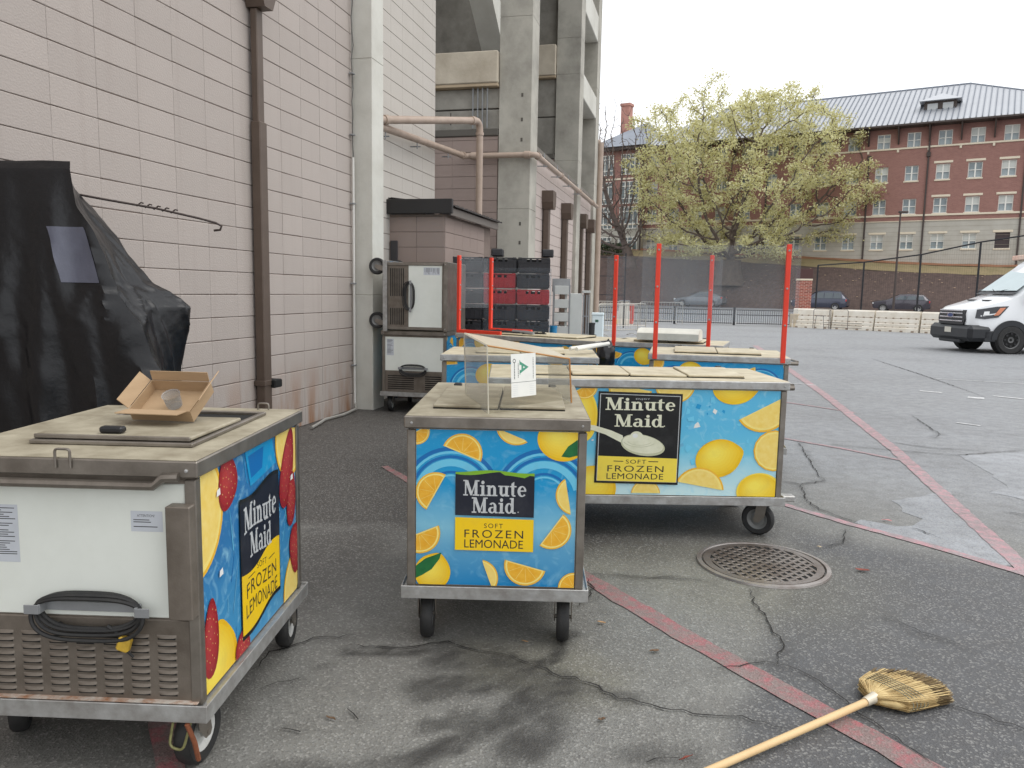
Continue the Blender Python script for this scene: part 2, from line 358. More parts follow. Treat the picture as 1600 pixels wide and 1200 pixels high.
def jag(pts, step=.05, amp=.006, seed=0):
    rr = random.Random(seed); out = []
    for (ax, ay), (bx, by) in zip(pts[:-1], pts[1:]):
        L = math.hypot(bx - ax, by - ay); k = max(1, int(L / step)); nx, ny = -(by - ay) / (L + 1e-9), (bx - ax) / (L + 1e-9)
        for i in range(k):
            t = i / k; a = rr.uniform(-amp, amp); out.append((ax + (bx - ax) * t + nx * a, ay + (by - ay) * t + ny * a))
    out.append(pts[-1]); return out
def ribbon(name, pts, width, m, z, seed=0, amp=.003, step=.06, wj=.25, taper=False):
    """painted line or crack: a narrow sheet with an uneven edge; width may be (w0,w1)"""
    rr = random.Random(seed); q = jag(pts, step, amp, seed); k = len(q); b = MB(); vs = []; fs = []
    for i, (x, y) in enumerate(q):
        a = q[max(i - 1, 0)]; c = q[min(i + 1, k - 1)]; L = math.hypot(c[0] - a[0], c[1] - a[1]) + 1e-9
        nx, ny = -(c[1] - a[1]) / L, (c[0] - a[0]) / L
        w = width if not isinstance(width, tuple) else width[0] + (width[1] - width[0]) * i / max(1, k - 1)
        if taper: w *= max(.12, math.sin(math.pi * min(1, (i + .3) / k * 1.0)) ** .5)
        w0 = w * .5 * (1 + rr.uniform(-wj, wj)); w1 = w * .5 * (1 + rr.uniform(-wj, wj))
        vs += [(x + nx * w0, y + ny * w0, z), (x - nx * w1, y - ny * w1, z)]
        if i: fs.append((2 * i - 2, 2 * i - 1, 2 * i + 1, 2 * i))
    b.add(vs, fs); return b.build(name, m, ground)
def patch(name, pts, m, z, seed=0, amp=.02):
    b = MB(); q = jag(list(pts) + [pts[0]], .09, amp, seed)[:-1]
    b.poly([(x, y, z) for x, y in q]); return b.build(name, m, ground)
ribbon('painted_line', [(-1.075, 6.393), (-0.792, 5.905), (-0.152, 4.907)], (0.06, 0.1), m_pink, 0.0040, 0, .004, .07, .10)
ribbon('painted_line', [(-0.152, 4.907), (0.422, 3.886), (0.775, 3.249), (0.95, 2.958), (1.196, 2.549), (1.322, 2.348), (1.4, 2.198)], 0.112, m_pink, 0.0042, 1, .004, .07, .10)
ribbon('painted_line', [(-1.258, 2.628), (-1.14, 2.409), (-1.009, 2.161)], 0.085, m_pink, 0.0044, 2, .004, .07, .10)
ribbon('painted_line', [(1.922, 5.51), (2.268, 4.954), (2.565, 4.556), (2.844, 4.088), (2.982, 3.798)], (0.066, 0.078), m_pink2, 0.0046, 3, .004, .07, .10)
ribbon('painted_line', [(7.303, 23.118), (5.853, 16.487), (4.798, 11.648), (3.798, 7.447), (3.225, 5.36), (2.905, 4.18), (2.709, 3.513)], (0.17, 0.105), m_pink2, 0.0048, 4, .004, .07, .10)
ribbon('painted_line', [(2.792, 8.123), (3.315, 7.497), (3.671, 6.952)], 0.055, m_pink2, 0.0050, 5, .004, .07, .10)
ribbon('painted_line', [(3.711, 11.022), (4.14, 10.452), (4.483, 9.932)], 0.06, m_pink2, 0.0052, 6, .004, .07, .10)
ribbon('painted_line', [(4.475, 13.345), (5.175, 12.989)], 0.06, m_wline, 0.0054, 7, .004, .07, .10)
ribbon('painted_line', [(6.65, 12.436), (6.903, 12.233)], 0.12, m_wline, 0.0056, 8, .004, .07, .10)
ribbon('painted_line', [(7.016, 11.725), (7.2, 11.607)], 0.22, m_wline, 0.0058, 9, .004, .07, .10)
ribbon('painted_line', [(7.543, 11.939), (8.032, 11.371)], 0.1, m_wline, 0.0060, 10, .004, .07, .10)
ribbon('painted_line', [(5.429, 9.247), (5.593, 9.041)], 0.06, m_wline, 0.0062, 11, .004, .07, .10)
ribbon('painted_line', [(7.98, 14.394), (9.239, 13.78)], 0.05, m_wline, 0.0064, 12, .004, .07, .10)
patch('asphalt_patch', [(4.336, 7.285), (5.116, 7.531), (5.587, 7.391), (4.053, 5.364), (3.798, 5.836), (3.732, 5.85), (3.994, 6.026), (4.186, 6.588)], m_pale, .002, 0)
patch('asphalt_patch', [(2.302, 5.013), (2.38, 5.061), (2.56, 4.943), (2.67, 4.95), (2.835, 5.118), (2.783, 5.284), (2.847, 5.571), (3.429, 5.887), (3.063, 4.863), (2.902, 4.231), (2.782, 4.214), (2.578, 4.581)], m_pale, .002, 1)
ribbon('crack', [(0.413, 3.968), (0.7, 3.936), (0.915, 3.91), (1.031, 3.897)], 0.0043, m_crack, 0.0072, 50, .012, .035, .75, True)
ribbon('crack', [(1.243, 3.785), (1.201, 3.597), (1.206, 3.449), (1.188, 3.279), (1.2, 3.197), (1.133, 3.036), (1.106, 2.98)], 0.0062, m_crack, 0.0073, 51, .012, .035, .75, True)
ribbon('crack', [(1.112, 2.991), (1.019, 2.993), (0.903, 2.956), (0.847, 2.938)], 0.005, m_crack, 0.0074, 52, .012, .035, .75, True)
ribbon('crack', [(1.111, 2.98), (1.179, 2.93), (1.232, 2.806), (1.261, 2.7), (1.277, 2.657), (1.294, 2.565), (1.337, 2.468), (1.397, 2.3)], 0.0056, m_crack, 0.0075, 53, .012, .035, .75, True)
ribbon('crack', [(-0.995, 2.85), (-0.975, 3.001), (-0.831, 3.135), (-0.656, 3.179)], 0.0062, m_crack, 0.0076, 54, .012, .035, .75, True)
ribbon('crack', [(-0.678, 3.087), (-0.489, 3.059), (-0.353, 3.088), (-0.254, 3.133), (-0.149, 3.061), (0.004, 3.016)], 0.0074, m_crack, 0.0077, 55, .012, .035, .75, True)
ribbon('crack', [(0.004, 3.016), (0.211, 2.853), (0.271, 2.846), (0.418, 2.694), (0.602, 2.626), (0.708, 2.587), (0.843, 2.579), (0.974, 2.514)], 0.0081, m_crack, 0.0078, 56, .012, .035, .75, True)
ribbon('crack', [(0.418, 3.913), (0.427, 3.764), (0.379, 3.599), (0.342, 3.536)], 0.0056, m_crack, 0.0079, 57, .012, .035, .75, True)
ribbon('crack', [(2.984, 7.859), (2.804, 7.156), (2.589, 6.305), (2.581, 6.152)], 0.0087, m_crack, 0.0080, 58, .012, .035, .75, True)
ribbon('crack', [(2.224, 6.105), (2.318, 6.008), (2.592, 6.153)], 0.0074, m_crack, 0.0081, 59, .012, .035, .75, True)
ribbon('crack', [(2.318, 6.008), (2.195, 5.545), (2.19, 5.294), (2.325, 4.986)], 0.0087, m_crack, 0.0082, 60, .012, .035, .75, True)
ribbon('crack', [(2.176, 4.838), (2.046, 4.552), (1.909, 4.485)], 0.0062, m_crack, 0.0083, 61, .012, .035, .75, True)
ribbon('crack', [(3.278, 7.718), (3.798, 7.447), (4.336, 7.285), (5.159, 7.597)], 0.0087, m_crack, 0.0084, 62, .012, .035, .75, True)
ribbon('crack', [(3.909, 7.944), (4.217, 7.64), (4.664, 7.523)], 0.0074, m_crack, 0.0085, 63, .012, .035, .75, True)
ribbon('crack', [(1.651, 2.682), (1.732, 2.612), (1.843, 2.503)], 0.005, m_crack, 0.0086, 64, .012, .035, .75, True)
ribbon('crack', [(8.88, 19.014), (8.074, 15.076), (7.315, 11.764)], 0.0186, m_crack, 0.0087, 65, .012, .035, .75, True)
ribbon('crack', [(5.14, 9.747), (4.906, 8.927), (4.759, 8.387), (4.577, 8.184)], 0.0099, m_crack, 0.0088, 66, .012, .035, .75, True)
ribbon('crack', [(2.64, 4.893), (2.709, 4.674)], 0.0074, m_crack, 0.0089, 67, .012, .035, .75, True)
ribbon('crack', [(3.53, 5.299), (3.727, 5.158)], 0.0087, m_crack, 0.0090, 68, .012, .035, .75, True)
ribbon('crack', [(1.817, 3.44), (1.867, 3.306), (1.97, 3.185)], 0.0037, m_crack, 0.0091, 69, .012, .035, .75, True)
ribbon('crack', [(-0.593, 5.071), (-0.138, 4.491), (0.129, 4.332)], 0.0037, m_crack, 0.0092, 70, .012, .035, .75, True)
ribbon('crack', [(-0.765, 2.459), (-0.693, 2.435)], 0.005, m_crack, 0.0093, 71, .012, .035, .75, True)
ribbon('crack', [(-0.935, 2.707), (-0.793, 2.797)], 0.0031, m_crack, 0.0094, 72, .012, .035, .75, True)
ribbon('crack', [(-0.563, 2.587), (-0.514, 2.514)], 0.005, m_crack, 0.0095, 73, .012, .035, .75, True)
ribbon('crack', [(0.563, 2.336), (0.453, 2.299)], 0.005, m_crack, 0.0096, 74, .012, .035, .75, True)

# ================================================================ CONCRETE BUILDING (left)
TAN = .24; ang = math.atan2(1, TAN)          # wall runs at this angle from +X
O_W = (-4.247, 0, 0)
def blockmat(name, c, c2, stain=True):
    m = mat(name, c, .85, 0, .55, 1.1, .35, 70, col2=c2, lo=.35, hi=.75)
    n, p = nodes_of(m); L = n.links
    # each block its own slight tone, rust and dirt washed down near the ground
    oi = n.nodes.new('ShaderNodeObjectInfo'); src = p.inputs['Base Color'].links[0].from_socket
    mr = n.nodes.new('ShaderNodeMapRange'); mr.inputs[3].default_value = .955; mr.inputs[4].default_value = 1.025; L.new(oi.outputs['Random'], mr.inputs[0])
    mm = n.nodes.new('ShaderNodeMix'); mm.data_type = 'RGBA'; mm.blend_type = 'MULTIPLY'; mm.inputs[0].default_value = 1
    L.new(src, mm.inputs[6]); L.new(mr.outputs[0], mm.inputs[7]); out = mm.outputs[2]
    if stain:
        ge = n.nodes.new('ShaderNodeNewGeometry'); sx = n.nodes.new('ShaderNodeSeparateXYZ'); L.new(ge.outputs['Position'], sx.inputs[0])
        mp = n.nodes.new('ShaderNodeMapping'); mp.inputs['Scale'].default_value = (2.6, 2.6, .55); L.new(ge.outputs['Position'], mp.inputs[0])
        ns = n.nodes.new('ShaderNodeTexNoise'); ns.inputs['Scale'].default_value = 2.2; ns.inputs['Detail'].default_value = 5; L.new(mp.outputs[0], ns.inputs['Vector'])
        hz = n.nodes.new('ShaderNodeMapRange'); hz.inputs[1].default_value = .75; hz.inputs[2].default_value = .0; L.new(sx.outputs['Z'], hz.inputs[0])
        nn = n.nodes.new('ShaderNodeMapRange'); nn.inputs[1].default_value = .42; nn.inputs[2].default_value = .62; L.new(ns.outputs[0], nn.inputs[0])
        ml = n.nodes.new('ShaderNodeMath'); ml.operation = 'MULTIPLY'; L.new(hz.outputs[0], ml.inputs[0]); L.new(nn.outputs[0], ml.inputs[1])
        m3 = n.nodes.new('ShaderNodeMix'); m3.data_type = 'RGBA'; L.new(ml.outputs[0], m3.inputs[0]); L.new(out, m3.inputs[6]); m3.inputs[7].default_value = lin(150, 112, 84); out = m3.outputs[2]
        # dark drips from above
        m4 = n.nodes.new('ShaderNodeMapping'); m4.inputs['Scale'].default_value = (5, 5, .25); L.new(ge.outputs['Position'], m4.inputs[0])
        n4 = n.nodes.new('ShaderNodeTexNoise'); n4.inputs['Scale'].default_value = 1.5; n4.inputs['Detail'].default_value = 6; L.new(m4.outputs[0], n4.inputs['Vector'])
        r4 = n.nodes.new('ShaderNodeMapRange'); r4.inputs[1].default_value = .56; r4.inputs[2].default_value = .8; r4.inputs[4].default_value = .14; L.new(n4.outputs[0], r4.inputs[0])
        m5 = n.nodes.new('ShaderNodeMix'); m5.data_type = 'RGBA'; L.new(r4.outputs[0], m5.inputs[0]); L.new(out, m5.inputs[6]); m5.inputs[7].default_value = lin(128, 112, 104); out = m5.outputs[2]
    L.new(out, p.inputs['Base Color']); return m
m_block = blockmat('painted_block', lin(176, 166, 159), lin(164, 154, 147))
m_block2 = blockmat('painted_block_shed', lin(150, 134, 126), lin(138, 122, 114), False)
m_mortar = mat('painted_mortar', lin(130, 116, 107), .9, 0, .5, 5, .2, 60, col2=lin(100, 82, 76))
bld = thing('concrete_building', 'tall building of pink painted blocks and raw concrete columns along the left', 'building', O_W, ang)
BW, BH = .4064, .2032
def block_mesh(name, w=BW, h=BH, jx=.0012, jz=.0062, d=.05, seed=0):
    rr = random.Random(seed); b = MB(); b.box(jx / 2, w - jx / 2, 0, d, jz / 2, h - jz / 2, 0, .004)
    b.v = [((jx / 2 + .0008 if abs(x - jx / 2 - .004) < 1e-6 else w - jx / 2 - .0008 if abs(x - w + jx / 2 + .004) < 1e-6 else x) + rr.uniform(-.0003, .0003), y + rr.uniform(-.001, .001), z + rr.uniform(-.0015, .0015)) for x, y, z in b.v]
    me_ = bpy.data.meshes.new(name); me_.from_pydata(b.v, [], b.f); me_.materials.append(m_block); me_.update(); return me_
BM = [block_mesh('block', seed=i) for i in range(6)]
# near wall: t = 0 plane, outward = -Y local
SW1 = 9.756
core = MB().box(-3, SW1, .009, .5, 0, 8.4, 0)
wall1 = core.build('block_wall', m_mortar, bld)
rest = MB(); cnt = 0
for i in range(-7, 24):
    s0 = i * BW
    if s0 + BW > SW1 + .01 or s0 < -3: continue
    for k in range(41):
        z0 = k * BH
        Yw = s0 * .9724; top = 1.5 + (445 / 1200) * (Yw + .5) + .25
        if s0 > 3.9 and z0 < top:
            o = inst('block', BM[(i * 7 + k * 3) % 6], wall1, (s0, random.uniform(-.0012, .0012), z0), (random.uniform(-.0015, .0015), 0, random.uniform(-.002, .002))); cnt += 1
        else: rest.box(s0 + .0015, s0 + BW - .0015, 0, .05, z0 + .0035, z0 + BH - .0035)
rest.build('block', m_block, wall1, kind='stuff')
def block_face(b, f, a0, a1, z0, z1, off=0.0):
    """joined courses; f(a,z,d)->xyz with d outward"""
    k = 0; z = z0
    while z < z1 - .02:
        a = a0
        while a < a1 - .02:
            e = min(a + BW, a1); zz = min(z + BH, z1)
            q = [(a + .0015, z + .0045), (e - .0015, z + .0045), (e - .0015, zz - .0045), (a + .0015, zz - .0045)]
            vs = [f(x, y, .008) for x, y in q] + [f(x, y, -.02) for x, y in q]
            b.add(vs, [(0, 1, 2, 3), (0, 4, 5, 1), (1, 5, 6, 2), (2, 6, 7, 3), (3, 7, 4, 0)]); a = e
        z += BH; k += 1
# column 1
def column(s0, s1, t0, t1, z1, m, joints=()):
    b = MB(); zs = [0] + list(joints) + [z1]
    for a, c in zip(zs[:-1], zs[1:]): b.box(s0, s1, t0, t1, a + (.0008 if a else -.02), c - .0008, 0, .006)
    b.box(s0 + .01, s1 - .01, t0 + .01, t1 - .01, 0, z1, 0)
    return b.build('column', m, bld)
column(9.78, 10.12, -.25, .3, 9, concrete_lt, (1.42, 4.2))
# second wall piece behind the first column
wall2 = MB().box(10.12, 12.72, .0, .3, 0, 9).build('block_wall', m_mortar, bld)
m_block3 = blockmat('painted_block_pale', lin(190, 184, 176), lin(178, 171, 162), False)
b = MB(); block_face(b, lambda a, z, d: (a, -d, z), 10.13, 12.72, 0, 9); b.build('block', m_block3, wall2, kind='stuff')
MB().box(12.722, 12.80, .02, .3, 0, 9, 0).build('corner_trim', mat('grey_trim', lin(116, 108, 100), .8), bld)
# cross wall with ledges (faces the camera)
SB = 14.08
def crosswall(s, t0, t1, ztop, zb0, zb1, deep=True):
    w = MB().box(s + .0, s + .3, t0, t1, 0, ztop).build('block_wall', m_mortar, bld)
    b = MB(); block_face(b, lambda a, z, d: (s - d, -a, z), -t1, -t0, 0, ztop - .01); b.build('block', m_block2, w, kind='stuff')
    MB().box(s - .03, s + .3, t0, t1, ztop + .002, ztop + .12, 0, .01).build('ledge', mat('dark_ledge', lin(92, 88, 82), .9), bld)
    zm = (ztop + .12 + zb0) * .5
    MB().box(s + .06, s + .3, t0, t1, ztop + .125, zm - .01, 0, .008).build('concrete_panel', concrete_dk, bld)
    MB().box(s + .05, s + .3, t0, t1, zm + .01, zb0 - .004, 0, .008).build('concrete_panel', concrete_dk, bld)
    MB().box(s - .10, s + .3, t0, t1, zb0, zb0 + .05, 0, .006).build('beam_underside', tan_beam, bld)
    MB().box(s - .12, s + .35, t0, t1, zb0 + .052, zb1, 0, .015).build('beam', mat('beam_concrete', lin(198, 188, 170), .85, 0, .8, 1.8, .25, 25, col2=lin(158, 146, 128)), bld)
crosswall(SB, -.67, 3.4, 4.13, 4.93, 5.5)
column(SB - .02, SB + .52, -1.242, -.68, 13, concrete, (2.9, 6.05))
# light street faces of the column are the same concrete in open sky
crosswall(19.25, -.67, 3.4, 4.6, 6.42, 7.15)
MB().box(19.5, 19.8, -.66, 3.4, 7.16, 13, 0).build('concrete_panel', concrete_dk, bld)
column(19.23, 19.77, -1.242, -.68, 13, concrete, (4.55, 6.5, 7.3, 10))
column(22.1, 22.7, -1.242, -.60, 13, concrete, (4.4, 6.9, 9.6))
# street wall of blocks with sloping-away parapet
for s0, s1 in ((SB + .525, 19.225), (19.775, 22.095)):
    w = MB().box(s0, s1, -1.16, -.9, 0, 3.98).build('block_wall', m_mortar, bld)
    b = MB(); block_face(b, lambda a, z, d: (a, -1.16 - d, z), s0, s1, 0, 3.97); b.build('block', blockmat('painted_block_street', lin(184, 171, 164), lin(170, 157, 150)), w, kind='stuff')
    MB().box(s0, s1, -1.20, -.86, 3.985, 4.08, 0, .012).build('coping', mat('coping_grey', lin(120, 114, 106), .8, 0, .5, 4), bld)
for z0, z1 in ((6.1, 6.65), (8.05, 8.7), (10.4, 11)):
    MB().box(19.775, 22.095, -1.235, -.9, z0, z1, 0, .015).build('beam', concrete_lt, bld)
    MB().box(19.775, 22.095, -.9, 2, z0 + .02, z0 + .2, 0).build('floor_slab', concrete_dk, bld)
# raking beam above the recess; slab and rear wall added to block the sky
MB().box(12.73, 22.7, 3.4, 3.8, 0, 13).build('sky_block_wall', concrete_dk, bld)
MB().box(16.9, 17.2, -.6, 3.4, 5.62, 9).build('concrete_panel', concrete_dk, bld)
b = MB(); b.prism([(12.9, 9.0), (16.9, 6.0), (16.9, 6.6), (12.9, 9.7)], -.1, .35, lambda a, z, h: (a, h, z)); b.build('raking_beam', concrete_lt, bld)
b = MB(); b.prism([(12.8, 9.75), (22.7, 12.2), (22.7, 12.5), (12.8, 10.05)], -1.2, 3.6, lambda a, z, h: (a, h, z)); b.build('sky_block_slab', concrete_dk, bld)
b = MB()
for q in range(5):
    t = -.36 - .035 * q + .0
    b.tube([(16.85, -.30 - .07 * q, 9), (16.85, -.30 - .07 * q, 5.63)], .014, 6)
b.build('conduit', grey_metal, bld)
b = MB()
for q in range(4): b.tube([(SB - .03, -.22 - .085 * q, 4.92), (SB - .03, -.22 - .085 * q, 4.26)], .013, 6)
b.build('conduit', grey_metal, bld)
b = MB()
for px in (1.02, .46): b.tube([(SB - .35, px, 9), (SB - .35, px, 4.55)], .008, 5)
b.build('hanging_cable', mat('cable_white', lin(190, 188, 182), .6), bld)
# formwork pits on the second column
b = MB()
for z in (4.75, 4.35, 4.02, 2.62, 2.3): b.box(SB - .024, SB - .019, -1.10, -1.085 + .02, z, z + .06, 0)
b.build('form_mark', mat('form_mark', lin(92, 88, 82), .9), bld)

def blc(s, t, z):     # building-local -> world
    c, d = math.cos(ang), math.sin(ang); return (O_W[0] + s * c - t * d, s * d + t * c, z)
# ---------------------------------------------------------------- shed
shed = thing('shed', 'low pink block lean-to with dark corrugated roof behind the stacked carts', 'shed', O_W, ang)
sw = MB(); sw.box(10.9, 13.2, -.79, -.01, 0, 2.5, 0); shw = sw.build('wall', m_mortar, shed)
BMs = [];
for v in BM[:3]:
    q = v.copy(); q.materials.clear(); q.materials.append(m_block2); BMs.append(q)
for k in range(3, 12):
    z = k * BH + .03
    for i in range(2):    # front face looks along -s : rotate block so its outward normal is -s
        o = inst('block', BMs[(k + i) % 3], shw, (10.892, -.0 - i * .395 + (0), z), (0, 0, -math.pi / 2)); o.scale = (.965, 1, 1)
    for i in range(6):
        if i * BW + BW < 2.35: inst('block', BMs[(k + i) % 3], shw, (10.905 + i * .382, -.798, z), (0, 0, 0), (.94, 1, 1))
b = MB(); b.box(10.78, 10.84, -.93, -.0, 2.50, 2.69, 0, .006); b.build('fascia', mat('black_fascia', lin(38, 36, 36), .5), shed)
b = MB(); b.box(10.845, 13.3, -.90, -.87, 2.48, 2.585, 0, .006); b.build('side_flashing', mat('grey_flashing', lin(120, 112, 106), .55, .3), shed)
b = MB(); n_ = 46; vs = []; fs = []
for i in range(n_ + 1):
    s = 10.845 + (13.35 - 10.845) * i / n_; dz = .018 * (1 if (i // 2) % 2 else 0)
    vs += [(s, -.95, 2.60 + dz), (s, .0, 2.72 + dz), (s, -.95, 2.592), (s, .0, 2.712)]
    if i:
        a = 4 * (i - 1); c_ = 4 * i
        fs += [(a, c_, c_ + 1, a + 1), (a + 2, a + 3, c_ + 3, c_ + 2), (a, a + 2, c_ + 2, c_)]
b.add(vs, fs); b.build('corrugated_roof', mat('dark_roof', lin(58, 54, 54), .5, .2), shed)
b = MB(); b.box(10.86, 10.885, -.13, -.03, 0, 2.15, 0, .004); b.build('door_edge', mat('dark_door', lin(60, 58, 60), .6), shed)

# ---------------------------------------------------------------- pipes, downspouts, conduit
def elbow(p, r, b, mi=0): b.lathe([(r * 1.28, -.05), (r * 1.28, .05)], 14, 'z', mi)
pz = 3.78; pr = .048
A = Vector(blc(10.14, -.12, 3.52)); B = Vector(blc(SB - .13, -.12, pz)); C2 = Vector(blc(SB - .12, -1.36, pz)); D2 = Vector(blc(21.9, -1.36, pz))
def rounded(pts, r=.14, n=5):
    pts = [Vector(p) for p in pts]; out = [pts[0]]
    for a, p, c in zip(pts[:-2], pts[1:-1], pts[2:]):
        u = (a - p).normalized() * r; v = (c - p).normalized() * r
        for i in range(n + 1):
            t = i / n; out.append((p + u) * (1 - t) ** 2 + p * 2 * t * (1 - t) + (p + v) * t * t)
    out.append(pts[-1]); return out
pp = thing('drain_pipe', 'beige pipe hugging the wall and turning round the second concrete column', 'pipe', (A.x, A.y, 0))
def prt(name, m, parent, f, origin, smooth=40):
    b = MB(); f(b); return b.build(name, m, parent, smooth=smooth) if origin is None else _shift(b, name, m, parent, origin, smooth)
def _shift(b, name, m, parent, o, smooth):
    b.v = [(x - o[0], y - o[1], z - o[2]) for x, y, z in b.v]; return b.build(name, m, parent, smooth=smooth)
oA = (A.x, A.y, 0)
prt('pipe', pipe_paint, pp, lambda b: b.tube(rounded([A, B, C2, D2], .1), pr, 14), oA)
def collars(b, P, Q, ts, r=pr * 1.32, w=.05):
    P = Vector(P); Q = Vector(Q); d = (Q - P).normalized()
    for t in ts:
        c = P + d * t; b.tube([c - d * w, c + d * w], r, 14)
L1 = (B - A).length; L2 = (C2 - B).length; L3 = (D2 - C2).length
for P_, Q_, T_ in ((A, B, [.05, L1 - .14]), (B, C2, [.16, L2 - .15]), (C2, D2, [.16, 2.4, 4.8, 7])):
    for t in T_: prt('collar', pipe_paint, pp, lambda b: collars(b, P_, Q_, [t]), oA)
for t in (.35, 1.5, 2.9):
    c = A + (B - A).normalized() * t
    prt('hanger', grey_metal, pp, lambda b: (b.tube([c + Vector((0, 0, -pr)), c + Vector((0, 0, -.13))], .008, 6), b.tube([c + Vector((-.10, .02, -.1)), c + Vector((.05, 0, -.1))], .01, 6)), oA)
for t in (.7, 2.0, 3.3, 4.6):
    c = C2 + (D2 - C2).normalized() * t
    prt('hanger', grey_metal, pp, lambda b: (b.tube([c + Vector((0, 0, -.10)), c + Vector((0, 0, .14))], .01, 6), b.tube([c + Vector((.06, 0, -.08)), c + Vector((-.12, 0, -.08))], .01, 6)), oA)
E1 = A + Vector((.0, .02, .06)); E2 = Vector((-.56, 12.1, 4.07)); E3 = Vector((-.56, 12.1, 2.5))
p2_ = thing('drain_pipe', 'beige overhead pipe bending down into the shed roof', 'pipe', (E3.x, E3.y, 2.6))
oE = (E3.x, E3.y, 2.6)
prt('pipe', pipe_paint, p2_, lambda b: b.tube(rounded([E1, E2, E3], .16, 7), pr * 1.06, 14), oE)
LE = (E2 - E1).length
for t in (.22, LE - .22): prt('collar', pipe_paint, p2_, lambda b: collars(b, E1, E2, [t], pr * 1.3, .035), oE)
prt('collar', pipe_paint, p2_, lambda b: collars(b, E2, E3, [.2], pr * 1.3, .02), oE)
c = E1 + (E2 - E1) * .68; prt('hanger', mat('dark_steel', lin(70, 64, 60), .5, .4), p2_, lambda b: b.tube([c + Vector((0, 0, -.07)), c + Vector((0, 0, .10))], .009, 6), oE)

def downspout(s, t, w, d, ztop, label, head=True, two=None, m=brown_metal, grp=None, hz=0):
    o = thing('downspout', label, 'downspout', O_W, ang, grp); g_ = []
    b = MB(); b.box(s - w / 2, s + w / 2, t - d, t - .02, .05, two or ztop, 0, .008); b.build('lower_pipe' if two else 'pipe', m, o)
    if two:
        b = MB(); b.box(s - w * .42, s + w * .42, t - d * .85, t - .03, two - .1, ztop, 0, .008); b.build('upper_pipe', m, o)
    if head:
        b = MB(); hh = hz or .16
        poly = [(-w * .55, 0), (w * .55, 0), (w * .95, hh * .8), (w * .95, hh * 2.1), (-w * .95, hh * 2.1), (-w * .95, hh * .8)]
        b.prism(poly, t - d * 1.7, t - .005, lambda a, z, h: (s + a, h, ztop + z)); b.build('scupper_head', m, o)
    b = MB(); b.box(s - w * .62, s + w * .62, t - d - .006, t - .004, .55, .60, 0, .003); b.build('bracket', m, o)
    return o
downspout(7.62, 0, .125, .115, 4.02, 'tall brown square downspout on the near pink block wall', True, 3.02, hz=.14)
MB().box(7.66, 7.80, -.16, -.02, .52, .60, 0, .01).build('valve_box', dark, bld)
for k, (s, nm) in enumerate(((15.62, 'first'), (17.7, 'second'), (19.99, 'third'), (21.4, 'last'))):
    downspout(s, -1.165, .17, .13, 3.05, 'brown downspout with flared head on far street wall, %s from the second column' % nm, grp='downspouts on the street wall', hz=.16)
b = MB(); P0 = Vector(blc(22.75, -1.3, 0)); b.tube([P0 + Vector((0, 0, .0)), P0 + Vector((0, 0, 5.6))], .085, 12)
b.tube([P0 + Vector((0, 0, 5.6)), P0 + Vector((-1.2, 0.2, 5.6))], .085, 12)
tag(b.build('drain_pipe', pipe_paint, None, 40, loc=(P0.x, P0.y, 0)), 'thick beige standpipe at the far corner of the concrete building', 'pipe')
cdt = thing('wall_conduit', 'thin white conduit and loose wire up the joint beside the first concrete column', 'conduit', O_W, ang)
MB().tube([(9.70, -.04, .06), (9.70, -.04, 3.05)], .014, 8).build('tube', mat('conduit_white', lin(214, 212, 206), .5), cdt, 40)
b = MB(); b.tube([(9.70 + .01 * math.sin(i * 1.7), -.035 - .012 * math.cos(i * 2.3), 3.05 + i * .16) for i in range(24)], .006, 5); b.build('wire', mat('wire_grey', lin(96, 94, 92), .6), cdt)
for z in (.55, 1.55, 2.5, 3.3, 4.0):
    MB().box(9.66, 9.73, -.06, -.01, z, z + .018, 0, .003).build('clip', grey_metal, cdt)
b = MB(); pts = [(9.70, -.05, .08), (9.6, -.10, .03), (9.2, -.13, .025), (8.8, -.10, .03), (8.55, -.16, .03), (8.3, -.20, .025)]
b.tube(pts, .016, 7); b.build('ground_run', mat('conduit_grey', lin(150, 148, 142), .6), cdt, 40)

